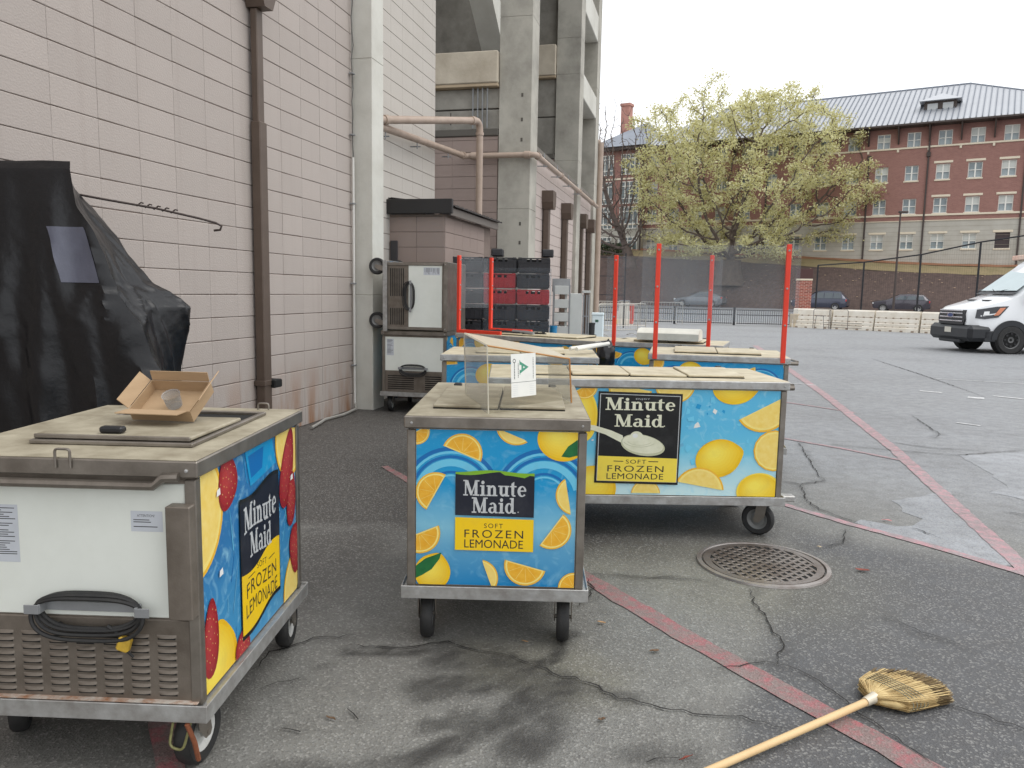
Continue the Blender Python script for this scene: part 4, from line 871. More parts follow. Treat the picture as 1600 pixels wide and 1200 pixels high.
def machine_face(cart, face, grille='louver', H=1.0, zb=.25, wide=True, labels=True, cordloops=True):
    """compressor end: white panel above, louvred steel below, cord wrapped on a bracket"""
    w = face.w; zs = zb + .265
    b = MB(); face.box(b, .035, w - .035, zs, H - .075, -.010, .0035, 0, .003); wp = b.build('white_panel', white_panel, cart)
    b = MB(); face.box(b, .035, w - .02, zb + .005, zs - .004, -.012, .006, 0, .003); gp = b.build('grille_panel', steel_dk, cart)
    if grille == 'louver':
        L0 = MB(); n = 6
        # hood: raised half lens, open at the lower edge
        vs = []; fs = []; nu, nv = 6, 4; lw, lh = .060, .0090
        for j in range(nv + 1):
            for i in range(nu + 1):
                u = i / nu; t = j / nv; dd = .0065 * (1 - t ** 1.5) * min(1, 4.5 * min(u, 1 - u) + .05); vs.append((u * lw, t * lh, dd))
        for j in range(nv):
            for i in range(nu): a_ = j * (nu + 1) + i; fs.append((a_, a_ + 1, a_ + nu + 2, a_ + nu + 1))
        lv = [face.m(u, v, d) for u, v, d in vs]; o_ = face.m(0, 0, 0); lv = [(p[0] - o_[0], p[1] - o_[1], p[2] - o_[2]) for p in lv]
        k0 = len(lv); sl_ = [face.m(u, v, d) for u, v, d in ((.003, -.0062, .0006), (lw - .003, -.0062, .0006), (lw - .003, .003, .0006), (.003, .003, .0006))]; sl_ = [(p[0] - o_[0], p[1] - o_[1], p[2] - o_[2]) for p in sl_]
        lme = bpy.data.meshes.new('louver'); lme.from_pydata(lv + sl_, [], fs + [(k0, k0 + 1, k0 + 2, k0 + 3)]); lme.materials.append(steel_dk); lme.materials.append(dark)
        lme.polygons.foreach_set('material_index', [0] * len(fs) + [1]); lme.polygons.foreach_set('use_smooth', [True] * len(fs) + [False]); lme.update()
        nc = int((w - .10) / .083)
        for c_ in range(nc):
            for r_ in range(9):
                u = w - .135 - c_ * .083
                if c_ in (3, 4) and r_ > 6 and False: continue
                p = face.m(u, zb + .028 + r_ * .0222, .0062); inst('louver', lme, gp, p)
    elif grille == 'slat':
        for u0, u1 in ((.07, .40), (.54, w - .06)):
            for r_ in range(7):
                b = MB(); face.box(b, u0, u1, zb + .04 + r_ * .026, zb + .052 + r_ * .026, .0062, .0072, 0); b.build('grille_slot', dark, gp)
    # handle rail below the top
    if grille == 'louver':
        b = MB(); face.tube(b, [(.02, H - .075, .03), (w - .115, H - .075, .03), (w - .085, H - .05, .03), (w - .04, H - .048, .03)], .014, 8); b.build('handle_rail', steel, cart, 40)
        b = MB(); face.box(b, w - .075, w - .003, zb + .28, H - .13, .006, .050, 0, .003); face.box(b, w - .069, w - .009, H - .16, H - .131, .012, .044, 1); b.build('corner_channel', [steel_dk, dark], cart)
    # bracket and cord
    uc = w * .5 if grille != 'louver' else w - .318; vb = zs + .035
    b = MB(); face.box(b, uc - .145, uc + .145, vb - .014, vb + .014, .014, .018, 0, .001)
    for s_ in (-1, 1):
        face.box(b, uc + s_ * .145 - .004, uc + s_ * .145 + .004, vb - .014, vb + .014, .018, .05, 0, .001); face.box(b, uc + s_ * .165 - .022, uc + s_ * .165 + .022, vb - .014, vb + .014, .050, .054, 0, .001)
    br = b.build('cord_bracket', grey_metal, cart)
    for t in (-.09, -.03, .04, .1):
        b = MB(); b.lathe([(.0005, .003), (.0045, .002), (.005, .0)], 10, 'y', 0, Matrix.Translation(face.m(uc + t, vb, .018))); b.build('rivet', steel, br)
    b = MB(); rr = random.Random(3)
    for L_ in range(4):
        pts = []; N = 44; hx, hy = .150 + .010 * L_ * rr.uniform(.5, 1), .042 + .010 * rr.uniform(-1, 1.4); oy = -.012 * L_ * rr.uniform(.2, 1)
        for i in range(N):
            t = 2 * math.pi * i / N; sx_ = abs(math.cos(t)) ** .6 * (1 if math.cos(t) > 0 else -1)
            pts.append((uc - .005 + hx * sx_, vb + oy + (hy if math.sin(t) > 0 else hy * 1.35) * math.sin(t), .028 + .005 * L_ + .004 * math.sin(3 * t + L_)))
        pts = [face.m(*p) for p in pts]; b.tube(pts, .0062, 6, closed=True, cap=False)
    face.tube(b, [(uc - .09, vb - .06, .03), (uc - .10, vb - .065, .018), (uc - .11, vb - .06, .004)], .007, 7)
    cord = b.build('power_cord', black_rub, cart, 50)
    if grille == 'louver':
        b = MB(); face.tube(b, [(uc + .05, vb - .05, .034), (uc + .075, vb - .07, .03), (uc + .092, vb - .095, .03)], .006, 6); face.tube(b, [(uc + .10, vb - .125, .03), (uc + .118, vb - .150, .022)], .004, 6); b.build('plug_lead', black_rub, cord)
        b = MB(); T = Matrix.Translation(face.m(uc + .098, vb - .105, .032)) @ Matrix.Rotation(R(18), 4, 'Y'); b.box(-.019, .019, -.013, .013, -.022, .022, 0, .006, T); tag(b.build('plug', mat('yellow_plug', lin(214, 176, 60), .5, 0, .6, 30, col2=lin(150, 118, 40)), cord), 'dirty yellow plug')
    if labels:
        def label(u0, v0, lw, lh, rows, title=None, seed=0):
            rr = random.Random(seed); a = Art(lw, lh); a.put([(0, 0), (lw, 0), (lw, lh), (0, lh)], 'grey')
            y = lh - .012
            if title: a.many(text_polys(title, lw * .2, y - .006, lw * .55, .008), 'txt'); y -= .016
            polys = []
            while y > .012 and rows:
                x = lw * .08; L_ = lw * rr.uniform(.45, .85); polys.append([(x, y), (x + L_, y), (x + L_, y + .0025), (x, y + .0025)]); y -= rr.choice([.0065, .0065, .0065, .014]); rows -= 1
            a.many(polys, 'txt'); b_ = art_mesh(wp, a, face, u0, v0, .0040, 'label_sticker')
        if grille == 'louver': label(w - .20, H - .22, .095, .062, 6, 'ATTENTION!', 1); label(w - .655, H - .325, .115, .175, 20, None, 2)
        else: label(.055, H - .30, .09, .2, 22, None, 5)
def make_cart(name, label, sx, sy, loc, rz, faces, H=1.0, lids='double', tags=None, zb=.25, casters=True, top_detail=True, turns=(.1, -.1, .25, -.2), rims=None, fl=.085, topm=None):
    """wheeled freezer cart; faces: dict side -> art kind or 'machine'"""
    c_ = thing(name, label, 'cart', loc, rz, 'frozen lemonade carts in the yard')
    b = MB(); b.box(-.02, sx + .02, -.02, sy + .02, zb - .045, zb - .004, 0, .004); b.box(-.022, sx + .022, -.022, -.016, zb - .046, zb + .008, 0, .002); b.box(-.022, sx + .022, sy + .016, sy + .022, zb - .046, zb + .008, 0, .002)
    b.box(-.0225, -.0165, -.0155, sy + .0155, zb - .046, zb + .008, 0, .002); b.box(sx + .0165, sx + .0225, -.0155, sy + .0155, zb - .046, zb + .008, 0, .002)
    b.build('platform', alu, c_)
    b = MB(); b.box(.012, sx - .012, .012, sy - .012, zb - .002, H - .055, 0); b.build('body', steel_dk, c_)
    for x in (0, sx - .034):
        for y in (0, sy - .034): MB().box(x, x + .034, y, y + .034, zb - .001, H - .06, 0, .003).build('corner_post', steel, c_)
    b = MB(); b.box(-.012, sx + .012, -.012, sy + .012, H - .052, H - .003, 0, .004); tp = b.build('counter_rim', alu if topm is cream_lt else steel, c_)
    b = MB(); b.box(-.006, sx + .006, -.006, sy + .006, H - .003, H, 0, .001); ct = b.build('counter_top', topm or cream_top, c_)
    for u in (.02, sx - .02):
        b = MB(); b.lathe([(.0005, -.017), (.005, -.016), (.006, -.012)], 8, 'y', 0, Matrix.Translation((u, 0, H - .03))); b.build('screw', alu, tp)
    for side in 'frlb':
        k = faces.get(side, 'A0'); f = Face(side, sx, sy, .012)
        if k == 'machine' or k == 'machine_slat': machine_face(c_, f, 'louver' if k == 'machine' else 'slat', H, zb)
        elif k:
            b = MB(); f.box(b, .036, f.w - .036, zb + .006, H - .058, -.004, .0035, 0, .001); pn = b.build('graphic_panel', mat('panel_board', lin(220, 220, 215), .5), c_)
            w_, h_ = f.w - .074, H - .058 - zb - .008
            a = artB(w_, h_) if k == 'B' else artC(w_, h_) if k == 'C' else artA(w_, h_, k == 'A', len(label))
            art_mesh(pn, a, f, .037, zb + .007, .0038)
    if casters:
        for k, (x, y) in enumerate(((.075, fl), (sx - .075, .085), (.07, sy - .06), (sx - .055, sy - .06))): caster(c_, x, y, zb - .045, turns[k], rim=rims)
    if lids == 'double':
        n = 2 if sx < 1.4 else 4; lw = min(.36, (sx - .16) / n); x0 = sx * .5 - lw * n * .5 if sx < 1.4 else .14
        for i in range(n):
            b = MB(); T = Matrix.Translation((x0 + lw * i, sy * .16, H + .006)) @ Matrix.Rotation(R(random.uniform(-.6, .9)), 4, 'Y') @ Matrix.Rotation(R(random.uniform(.4, 1.2)), 4, 'X')
            b.box(.004, lw - .004, 0, sy * .56, 0, .014, 0, .004, T); b.box(.004, lw - .004, .001, sy * .559, -.008, -.0005, 1, 0, T); b.build('lid', [topm or cream_top, dark], c_)
        for u in (x0 + .03, x0 + lw * n - .06):
            b = MB(); b.box(u, u + .04, sy * .73, sy * .77, H + .002, H + .034, 0, .006); b.box(u - .025, u + .03, sy * .69, sy * .71, H + .002, H + .010, 1, .002); b.build('latch', [black_pl, steel], c_)
    return c_
# cart 1: near left, compressor end to the camera, strawberry print on its right side
c1 = make_cart('lemonade_cart', 'nearest white-fronted cart at left edge with louvred grille and coiled cord', .80, .95, (-1.71, 2.20, 0), R(-2.2), {'f': 'machine', 'r': 'C', 'l': 'A0', 'b': 'A0'}, 1.0, lids=None, turns=(.5, -.12, .3, .1), fl=.22, rims=mat('white_rim', lin(206, 206, 202), .45, .1, .5, 30))
def c1_top():
    H = 1.0
    b = MB()    # raised track frame round the opening
    x0, x1, y0, y1 = .20, .72, .16, .80
    for q in ((x0, x1, y0, y0 + .018), (x0, x1, y1 - .018, y1), (x0, x0 + .018, y0 + .0185, y1 - .0185), (x1 - .018, x1, y0 + .0185, y1 - .0185)): b.box(*q, H + .0005, H + .014, 0, .003)
    b.build('lid_track', steel, c1)
    MB().box(x0 + .02, x1 - .02, y0 + .30, y1 - .02, H + .0008, H + .002, 0).build('opening', dark, c1)
    b = MB(); T = Matrix.Translation((.205, .185, H + .0165)) @ Matrix.Rotation(R(-.6), 4, 'X'); b.box(0, .50, 0, .40, 0, .013, 0, .004, T); ld = b.build('lid', cream_top, c1)
    MB().box(.205, .705, .176, .184, H + .015, H + .030, 0, .003).build('lid_edge', steel, ld)
    MB().box(.40, .475, .20, .235, H + .031, H + .052, 0, .006).build('lid_handle', black_pl, ld)
    for (u, y) in ((.42, -.016), (.66, .93)):
        b = MB(); b.tube(rounded([(u - .022, y, H - .03), (u - .022, y, H + .026), (u + .022, y, H + .026), (u + .022, y, H - .03)], .01, 4), .004, 6); b.build('loop_hook', steel, c1, 40)
    b = MB(); b.tube([(.76, -.02, .20), (.772, .0, .13), (.768, .03, .055)], .0075, 6); tag(b.build('brake_strap', mat('orange_strap', lin(146, 86, 56), .8, 0, .7, 30), c1), 'frayed orange strap')
    b = MB(); rr = random.Random(5)
    b.box(.02, .79, -.0145, .006, .2585, .2605, 0); b.build('rust_streak', mat('rust', lin(150, 96, 56), .9, 0, .9, 25, col2=lin(196, 190, 180), lo=.3, hi=.6), c1)
c1_top()
b = MB(); b.tube(rounded([(.700, .02, .19), (.690, .005, .11), (.735, .0, .10), (.755, .02, .19)], .02, 4), .0042, 6); tag(b.build('brake_pedal', mat('yellow_zinc', lin(150, 148, 96), .5, .2, .8, 40, col2=lin(84, 78, 54)), c1, 40), 'yellowish brake loop on the front caster')
# cart 2: centre
c2 = make_cart('lemonade_cart', 'cart in the middle with lemon wedge print and clear hood on top', .735, 1.12, (-.425, 3.09, 0), R(-1.2), {'f': 'A', 'r': 'A0', 'l': 'A0', 'b': 'A0'}, .992, zb=.268, turns=(.06, -.05, .4, -.3), rims=mat('grey_rim', lin(120, 120, 118), .5, .2))
c3 = make_cart('lemonade_cart', 'long cart with black sign, spoon of sherbet and big lemons', 1.80, .80, (-.13, 4.60, 0), R(0.6), {'f': 'B', 'r': 'A0', 'l': 'A0', 'b': 'A0'}, .985, zb=.262, turns=(.2, .95, .5, 1.3), topm=cream_lt)
b = MB(); b.tube([(1.80, .06, .94), (1.862, .06, .94)], .016, 8); b.tube([(1.855, .06, .955), (1.80, .70, .955)], .010, 8); b.build('handle_bar', steel, c3, 40)
b = MB(); b.box(1.82, 1.91, .05, .12, .225, .262, 0, .006); b.build('tow_bracket', alu, c3)
b = MB(); b.tube([(1.815, .3 + .02 * i, .60 - .14 * math.sin(i * .35)) for i in range(10)], .006, 6); b.build('hanging_cable', black_rub, c3)
c4 = make_cart('lemonade_cart', 'cart directly behind the clear hood, loaded with white tubes', 1.22, .80, (-.555, 6.02, 0), R(-2.5), {'f': 'A0', 'r': 'A0', 'l': 'A0'}, 1.0, topm=cream_lt)
c5 = make_cart('lemonade_cart', 'long angled cart carrying the lone orange-framed screen at left', 1.87, .75, (-.667, 9.05, 0), math.atan2(-1.09, 1.522), {'f': 'A0', 'r': 'A0', 'l': 'A0'}, 1.0, topm=cream_lt)
c6 = make_cart('lemonade_cart', 'cart behind the long black-sign cart with two tall orange posts in front', 1.12, .85, (1.155, 6.46, 0), R(-12), {'f': 'A0', 'r': 'A0', 'l': 'A0'}, 1.0, topm=cream_lt)
b = MB(); b.tube([(1.12, .06, .95), (1.20, .06, .95)], .016, 8); b.tube([(1.195, .06, .965), (1.12, .72, .965)], .010, 8); b.build('handle_bar', steel, c6, 40)
c7 = make_cart('lemonade_cart', 'farthest cart with a white roll lying on its lid', 1.12, .80, (1.03, 8.0, 0), R(-20), {'f': 'A0', 'r': 'A0', 'l': 'A0'}, 1.0, topm=cream_lt)
# stacked pair by the wall
c8 = make_cart('lemonade_cart', 'bottom cart of the stack by the concrete column, standing on wheels', .80, .95, (-1.585, 9.31, 0), R(-10), {'f': 'machine_slat', 'r': 'A0', 'l': 'A0'}, 1.0, lids=None, rims=mat('white_rim', lin(206, 206, 202), .45, .1, .5, 30))
c9 = make_cart('lemonade_cart', 'top cart of the stack by the column, lying on its side', .80, .95, (0, 0, 0), 0, {'f': 'machine_slat', 'r': 'A0', 'l': 'A0'}, 1.0, lids=None, topm=steel, turns=(1.5, 1.6, 1.4, 1.6))
# lying on its side: its wheels point left; rotate about the depth axis
c9.rotation_mode = 'XYZ'
c9.matrix_world = Matrix.Translation((-1.765, 9.30, 1.815)) @ Matrix.Rotation(R(-9), 4, 'Z') @ Matrix.Rotation(R(90), 4, 'Y') 

# ================================================================ FOREGROUND THINGS
# ---- cardboard box lying open on the near cart
card = mat('cardboard', lin(176, 149, 117), .85, 0, .5, 5, .1, 70, col2=lin(152, 126, 95), stretch=(1, 1, 6))
bx = thing('cardboard_box', 'small open brown cardboard box on the lid of the nearest cart', 'box', (-1.20, 2.70, 1.032), R(-6))
TB = Matrix.Translation((0, 0, .004)) @ Matrix.Rotation(R(30), 4, 'X')
bw, bd, bh, th = .112, .085, .046, .0035
b = MB(); b.box(-bw, bw, -bd, bd, 0, th, 0, 0, TB); b.box(-bw, -bw + th, -bd, bd, th, bh, 0, 0, TB); b.box(bw - th, bw, -bd, bd, th, bh, 0, 0, TB); b.box(-bw + th, bw - th, -bd, -bd + th, th, bh, 0, 0, TB); b.box(-bw + th, bw - th, bd - th, bd, th, bh, 0, 0, TB)
z_ = min((v[2] for v in b.v)); lift = -z_; TL = Matrix.Translation((0, 0, lift)); b.v = [(x, y, z + lift) for x, y, z in b.v]; b.build('box_body', card, bx)
def flap(hinge, axis, angle, x0, x1, L_):
    T = TL @ TB @ Matrix.Translation(hinge) @ Matrix.Rotation(R(angle), 4, axis)
    b = MB()
    if axis == 'X': b.box(x0, x1, -.0015, .0015, .002, L_, 0, 0, T)
    else: b.box(-.0015, .0015, x0, x1, .002, L_, 0, 0, T)
    b.build('flap', card, bx)
flap((0, bd, bh), 'X', -8, -bw + .004, bw - .004, .038); flap((0, -bd, bh), 'X', 62, -bw - .005, bw - .01, .07); flap((-bw, 0, bh), 'Y', -38, -bd + .004, bd - .004, .05); flap((bw, 0, bh), 'Y', 42, -bd - .0, bd - .002, .07)
cup = MB().lathe([(.001, 0), (.024, 0), (.03, .05), (.032, .052), (.0295, .05), (.027, .003)], 20, 'z', 0, TL @ TB @ Matrix.Translation((.01, -.01, .006)))
o = cup.build('plastic_cup', clear_mat('cup_plastic', (.9, .92, .93, 1), .25), None, 40); o.location = bx.location; o.rotation_euler = bx.rotation_euler
tag(o, 'clear plastic cup inside the brown cardboard box', 'cup')

# ---- clear hood on the middle cart
hood = thing('display_hood', 'clear acrylic hood with amber edges standing on the middle cart', 'hood', (.0, 3.3, .992))
HA = dict(A=(-.095, 3.14, .995), A1=(-.105, 3.15, 1.275), B=(.275, 3.50, .995), B1=(.262, 3.52, 1.195), C1=(-.225, 3.56, 1.30), D1=(.175, 3.92, 1.21), C=(-.215, 3.58, .995), D=(.19, 3.90, .995))
def sheet(name, ids, m, parent, o, th=.005):
    P = [Vector(HA[i]) if isinstance(i, str) else Vector(i) for i in ids]; n = (P[1] - P[0]).cross(P[2] - P[0]).normalized() * th
    b = MB(); k = len(P); vs = [p - Vector(o) for p in P] + [p + n - Vector(o) for p in P]
    b.add(vs, [tuple(range(k))[::-1], tuple(range(k, 2 * k))] + [(i, (i + 1) % k, k + (i + 1) % k, k + i) for i in range(k)]); return b.build(name, m, parent)
oh = (.0, 3.3, .992)
fp = sheet('front_panel', ['A', 'B', 'B1', 'A1'], acrylic, hood, oh); sheet('top_panel', ['A1', 'B1', 'D1', 'C1'], sheen_acrylic, hood, oh); sheet('side_panel', ['A', 'A1', 'C1', 'C'], acrylic, hood, oh); sheet('side_panel', ['B', 'D', 'D1', 'B1'], acrylic, hood, oh)
for p, q, r_, m_ in (('A1', 'B1', .0038, amber), ('B1', 'B', .0042, amber), ('A', 'A1', .003, mat('clear_edge', lin(206, 200, 184), .3)), ('B1', 'D1', .0035, amber), ('A1', 'C1', .003, MATS['clear_edge']), ('C1', 'C', .003, MATS['clear_edge'])):
    b = MB(); b.tube([Vector(HA[p]) - Vector(oh), Vector(HA[q]) - Vector(oh)], r_, 6); b.build('sheet_edge', m_, hood)
# rating card taped on the front panel
fA, fB, fA1 = Vector(HA['A']), Vector(HA['B']), Vector(HA['A1'])
eu = (fB - fA).normalized(); nn = (fA1 - fA).cross(fB - fA).normalized()
if nn.y > 0: nn = -nn
ev = Vector((0, 0, 1)); ev = (ev - eu * ev.dot(eu) - nn * ev.dot(nn)).normalized(); eu2 = (eu - Vector((0, 0, 0)))
class FreeFace:
    w = 1
    def m(s, u, v, d): return tuple(fA + eu2 * u + ev * v + nn * d - Vector(oh))
cw, ch = .150, .185
a = Art(cw, ch); a.put([(0, 0), (cw, 0), (cw, ch), (0, ch)], 'white'); a.put([(0, ch * .335), (cw, ch * .335), (cw, ch * .345), (0, ch * .345)], 'txt')
Apoly = [[(.0, 0), (.25, 0), (.42, .40), (.5, .62), (.5, 1.0)], [(1.0, 0), (.75, 0), (.58, .40), (.5, .62), (.5, 1.0)], [(.30, .2), (.70, .2), (.62, .40), (.38, .40)], [(-.06, 0), (.32, 0), (.32, .06), (-.06, .06)], [(.68, 0), (1.06, 0), (1.06, .06), (.68, .06)]]
rot = lambda x, y: (cw * .34 + y * .055, ch * .68 + (.5 - x) * .055)
a.many([[rot(x, y) for x, y in p] for p in Apoly], 'sgreen')
ring_ = ring(cw * .13, ch * .84, .009, .006, 0, 360, 14); a.many(ring_, 'txt')
vb = lambda x, y0, y1, t: [(cw * x, ch * y0), (cw * x + t, ch * y0), (cw * x + t, ch * y1), (cw * x, ch * y1)]
rr = random.Random(21)
for x, y0, y1 in ((.88, .40, .90), (.27, .45, .78), (.12, .42, .79)):      # unreadable small print
    y = y0
    while y < y1: e = y + rr.uniform(.02, .06); a.put(vb(x, y, min(e, y1), .003), 'txt'); y = e + .012
for x0 in (.06, .72):
    a.many([[(cw * x0, ch * (.05 + .045 * i)), (cw * (x0 + .2), ch * (.05 + .045 * i)), (cw * (x0 + .2), ch * (.055 + .045 * i)), (cw * x0, ch * (.055 + .045 * i))] for i in range(6)], 'grey')
o = art_mesh(None, a, FreeFace(), .13, .055, .004, 'rating_card'); o.location = hood.location
tag(o, 'white card with a sideways green letter A taped to the clear hood', 'sign')

# ---- loose things on the carts
b = MB(); 
tb = thing('white_tubes', 'two white tubes lying across the cart behind the clear hood', 'tubes', (.2, 6.3, 1.02))
for k, (p, q) in enumerate((((.26, -.16, .03), (.55, .14, .05)), ((.31, -.20, .03), (.60, .10, .06)))):
    MB().tube([p, q], .016, 8).build('tube', mat('white_tube', lin(222, 220, 212), .4), tb, 40)
def lump(name, label, cat, loc, size, m, seed, n=26, crinkle=.22):
    b = MB(); vs = []; fs = []; k = n // 2
    for j in range(k + 1):
        for i in range(n):
            t = 2 * math.pi * i / n; p_ = math.pi * j / k
            d = Vector((math.sin(p_) * math.cos(t), math.sin(p_) * math.sin(t), math.cos(p_)))
            r_ = 1 + crinkle * (mnoise.noise(d * 2.1 + Vector((seed, 0, 0))) + .7 * abs(mnoise.noise(d * 5 + Vector((0, seed, 0)))) - .2)
            vs.append((d.x * size[0] * r_, d.y * size[1] * r_, max(0, (d.z * .5 + .5) * size[2] * r_)))
    for j in range(k):
        for i in range(n): fs.append((j * n + i, j * n + (i + 1) % n, (j + 1) * n + (i + 1) % n, (j + 1) * n + i))
    b.add(vs, fs); o = b.build(name, m, None, 28); o.location = loc; return tag(o, label, cat)
bag_m = mat('black_bag', lin(22, 22, 25), .28, 0, 0, 1, .3, 30)
lump('plastic_bag', 'crumpled black plastic bag between the carts behind the hood', 'bag', (.83, 6.85, .80), (.085, .09, .27), bag_m, 3)
b = MB(); rr = random.Random(8)
cable = thing('cable_pile', 'tangle of dark cables on the angled cart under the lone screen', 'cables', (-.35, 9.08, 1.012))
for k in range(6):
    P = [(rr.uniform(-.1, .1) + .09 * i, -.06 * i + rr.uniform(-.05, .05), .012 + .02 * rr.random()) for i in range(8)]; b.tube(P, .010, 6)
b.build('cable', black_rub, cable, 50); b = MB(); b.tube([(.35, -.25, .03), (.5, -.42, .03), (.58, -.5, .02)], .02, 6); b.build('grey_strap', grey_metal, cable, 50)
T7 = Matrix.Translation((1.33, 8.05, 1.03)) @ Matrix.Rotation(R(-20), 4, 'Z')
b = MB(); b.prism([(-.16, 0), (.16, 0), (.19, .03), (.17, .09), (.05, .115), (-.1, .11), (-.17, .07)], 0, .62, lambda p, z, h: tuple(T7 @ Vector((h, p, z)))); o = b.build('white_roll', mat('white_plastic_dull', lin(232, 230, 218), .5, 0, .4, 5), None, 30, loc=tuple(T7.translation)); tag(o, 'bulky white folded cover lying on the farthest cart', 'cover')

# ---- orange framed screens
def screen(label, P0, P1, hgt, z0, over, feet=None, ztop=None):
    """two square posts with a clear sheet bolted to them; P0,P1 world xy of the post feet"""
    o = thing('plastic_screen', label, 'screen', (P0[0], P0[1], z0), math.atan2(P1[1] - P0[1], P1[0] - P0[0]), 'orange framed clear screens on carts')
    L_ = math.hypot(P1[0] - P0[0], P1[1] - P0[1])
    for x in (0, L_):
        b = MB(); b.box(x - .019, x + .019, -.019, .019, -.03 if feet is None else 0.002, hgt, 0, .003); ps = b.build('post', red_post, o)
        for z in (hgt - .05, hgt * .62, hgt * .3):
            b = MB(); b.lathe([(.0005, -.026), (.008, -.024), (.009, -.019)], 8, 'y', 0, Matrix.Translation((x, 0, z))); b.build('bolt', alu, ps)
        if feet:
            b = MB(); T = Matrix.Translation((x, 0, .002)) @ Matrix.Rotation(feet[1], 4, 'Z'); b.box(.02, feet[0], -.019, .019, 0, .038, 0, .003, T); b.build('foot', red_post, o)
    b = MB(); b.box(-over[0], L_ + over[1], .0205, .0245, hgt * over[2], hgt - .01, 0); b.build('clear_sheet', clear_sheet, o)
    return o
screen('nearer orange-framed clear screen at right, behind the long black-sign cart', (1.195, 6.44), (2.20, 6.24), .925, .985, (.13, .10, .32))
screen('farther orange-framed clear screen, seen between the carts in the middle', (1.05, 7.99), (1.95, 7.66), .90, .985, (.10, .10, .28))
d5 = math.atan2(-1.09, 1.522); P5 = (-.64, 9.06); Q5 = (P5[0] - math.sin(d5) * .62, P5[1] + math.cos(d5) * .62)
screen('lone orange-framed screen with long feet beside the tipped cart', P5, Q5, .90, 1.002, (.02, .02, .32), (.62, -math.pi / 2))

# ---- black and red crates, stretch wrapped
crk = mat('black_crate', lin(36, 36, 40), .5, 0, .4, 10, .05, 60, col2=lin(56, 54, 56)); crr = mat('red_crate', lin(180, 30, 36), .5, 0, .5, 10, .05, 60, col2=lin(130, 22, 28))
def crate_mesh(m, w=.44, d=.58, h=.205):
    b = MB(); t = .012
    b.box(.01, w - .01, .01, d - .01, 0, .012, 0); b.box(.02, w - .02, .02, d - .02, .013, h - .03, 1)  # inner dark box added to block light through the handle holes
    for y0 in (0, d - t):
        b.box(.006, w - .006, y0 + .004, y0 + t - .004, .014, h * .62, 0); b.box(0, w, y0, y0 + t, h * .62, h * .70, 0, .002); b.box(0, w, y0 - .006, y0 + t + .006, h - .02, h - .004, 0, .003)
        b.box(0, .12, y0, y0 + t, h * .705, h - .021, 0); b.box(w - .12, w, y0, y0 + t, h * .705, h - .021, 0); b.box(.16, .19, y0, y0 + t, h * .705, h - .021, 0); b.box(w - .19, w - .16, y0, y0 + t, h * .705, h - .021, 0)
        for k in range(7): x = .02 + k * (w - .05) / 6; b.box(x, x + .012, y0 - .005, y0 + t + .005, .014, h * .62, 0)
    for x0 in (0, w - t):
        b.box(x0 + .004, x0 + t - .004, t, d - t, .014, h * .66, 0); b.box(x0, x0 + t, t, d - t, h - .02, h - .004, 0)
        for k in range(7): y = .03 + k * (d - .08) / 6; b.box(x0 - .004, x0 + t + .004, y, y + .012, .014, h - .022, 0)
    for x in (0, w - .05): b.box(x, x + .05, -.008, .03, h - .03, h, 0, .004)
    me_ = bpy.data.meshes.new('crate'); me_.from_pydata(b.v, [], b.f); me_.materials.append(m); me_.materials.append(dark); me_.polygons.foreach_set('material_index', b.m); me_.update(); return me_
CK, CR = crate_mesh(crk), crate_mesh(crr)
CX, CY, CA = -.88, 10.75, R(-3)
red_at = {(1, 7), (1, 6), (2, 6)}
rows = {0: 9, 1: 9, 2: 9}
names = ('left', 'middle', 'right'); ords = ('bottom', 'second', 'third', 'fourth', 'fifth', 'sixth', 'seventh', 'eighth', 'topmost')
for i in range(3):
    for k in range(9):
        red = (i, k) in red_at; o = bpy.data.objects.new('crate', CR if red else CK); COL.objects.link(o)
        x = i * .465 + random.uniform(-.006, .006); y = random.uniform(-.006, .006)
        o.location = (CX + x * math.cos(CA) - y * math.sin(CA), CY + x * math.sin(CA) + y * math.cos(CA), k * .218 + .012); o.rotation_euler = (0, 0, CA + R(random.uniform(-.6, .6)))
        tag(o, '%s plastic crate, %s in the %s column of the wrapped stack' % ('red' if red else 'black', ords[k], names[i]), 'crate', 'stacked plastic crates')
for k, (x, y) in enumerate(((.56, .0), (1.26, .02))):
    b = MB(); b.box(0, .16, 0, .3, 0, .10, 0, .012); b.box(.02, .14, -.004, .0, .03, .07, 0, .002); o = b.build('crate_bracket', crk); o.location = (CX + x, CY + y - .06 * x, 1.976); o.rotation_euler = (0, 0, CA)
    tag(o, 'black plastic corner block on top of the crates, %s one' % ('left' if k == 0 else 'right'), 'block', 'blocks on the crates')
o = MB(); n = 40; vs = []; fs = []
per = [(.45 + .93 * i / 14, -.012) for i in range(15)] + [(1.39, .60 * i / 8) for i in range(1, 9)]
for j in range(13):
    z = .02 + 1.80 * j / 12
    for i, (x, y) in enumerate(per):
        q = .010 * mnoise.noise(Vector((x * 6, y * 6, z * 9))) - .004
        vs.append((x + (q if y >= 0 else 0) + .004, y + (-abs(q) if y < 0 else 0), z + .01 * mnoise.noise(Vector((x * 3, y * 3, z)))))
K = len(per)
for j in range(12):
    for i in range(K - 1): fs.append((j * K + i, j * K + i + 1, (j + 1) * K + i + 1, (j + 1) * K + i))
o.add(vs, fs); f_ = o.build('stretch_wrap', film, None, 60); f_.location = (CX, CY, 0); f_.rotation_euler = (0, 0, CA); tag(f_, 'clear stretch film wrapped round the crate stack', 'film')

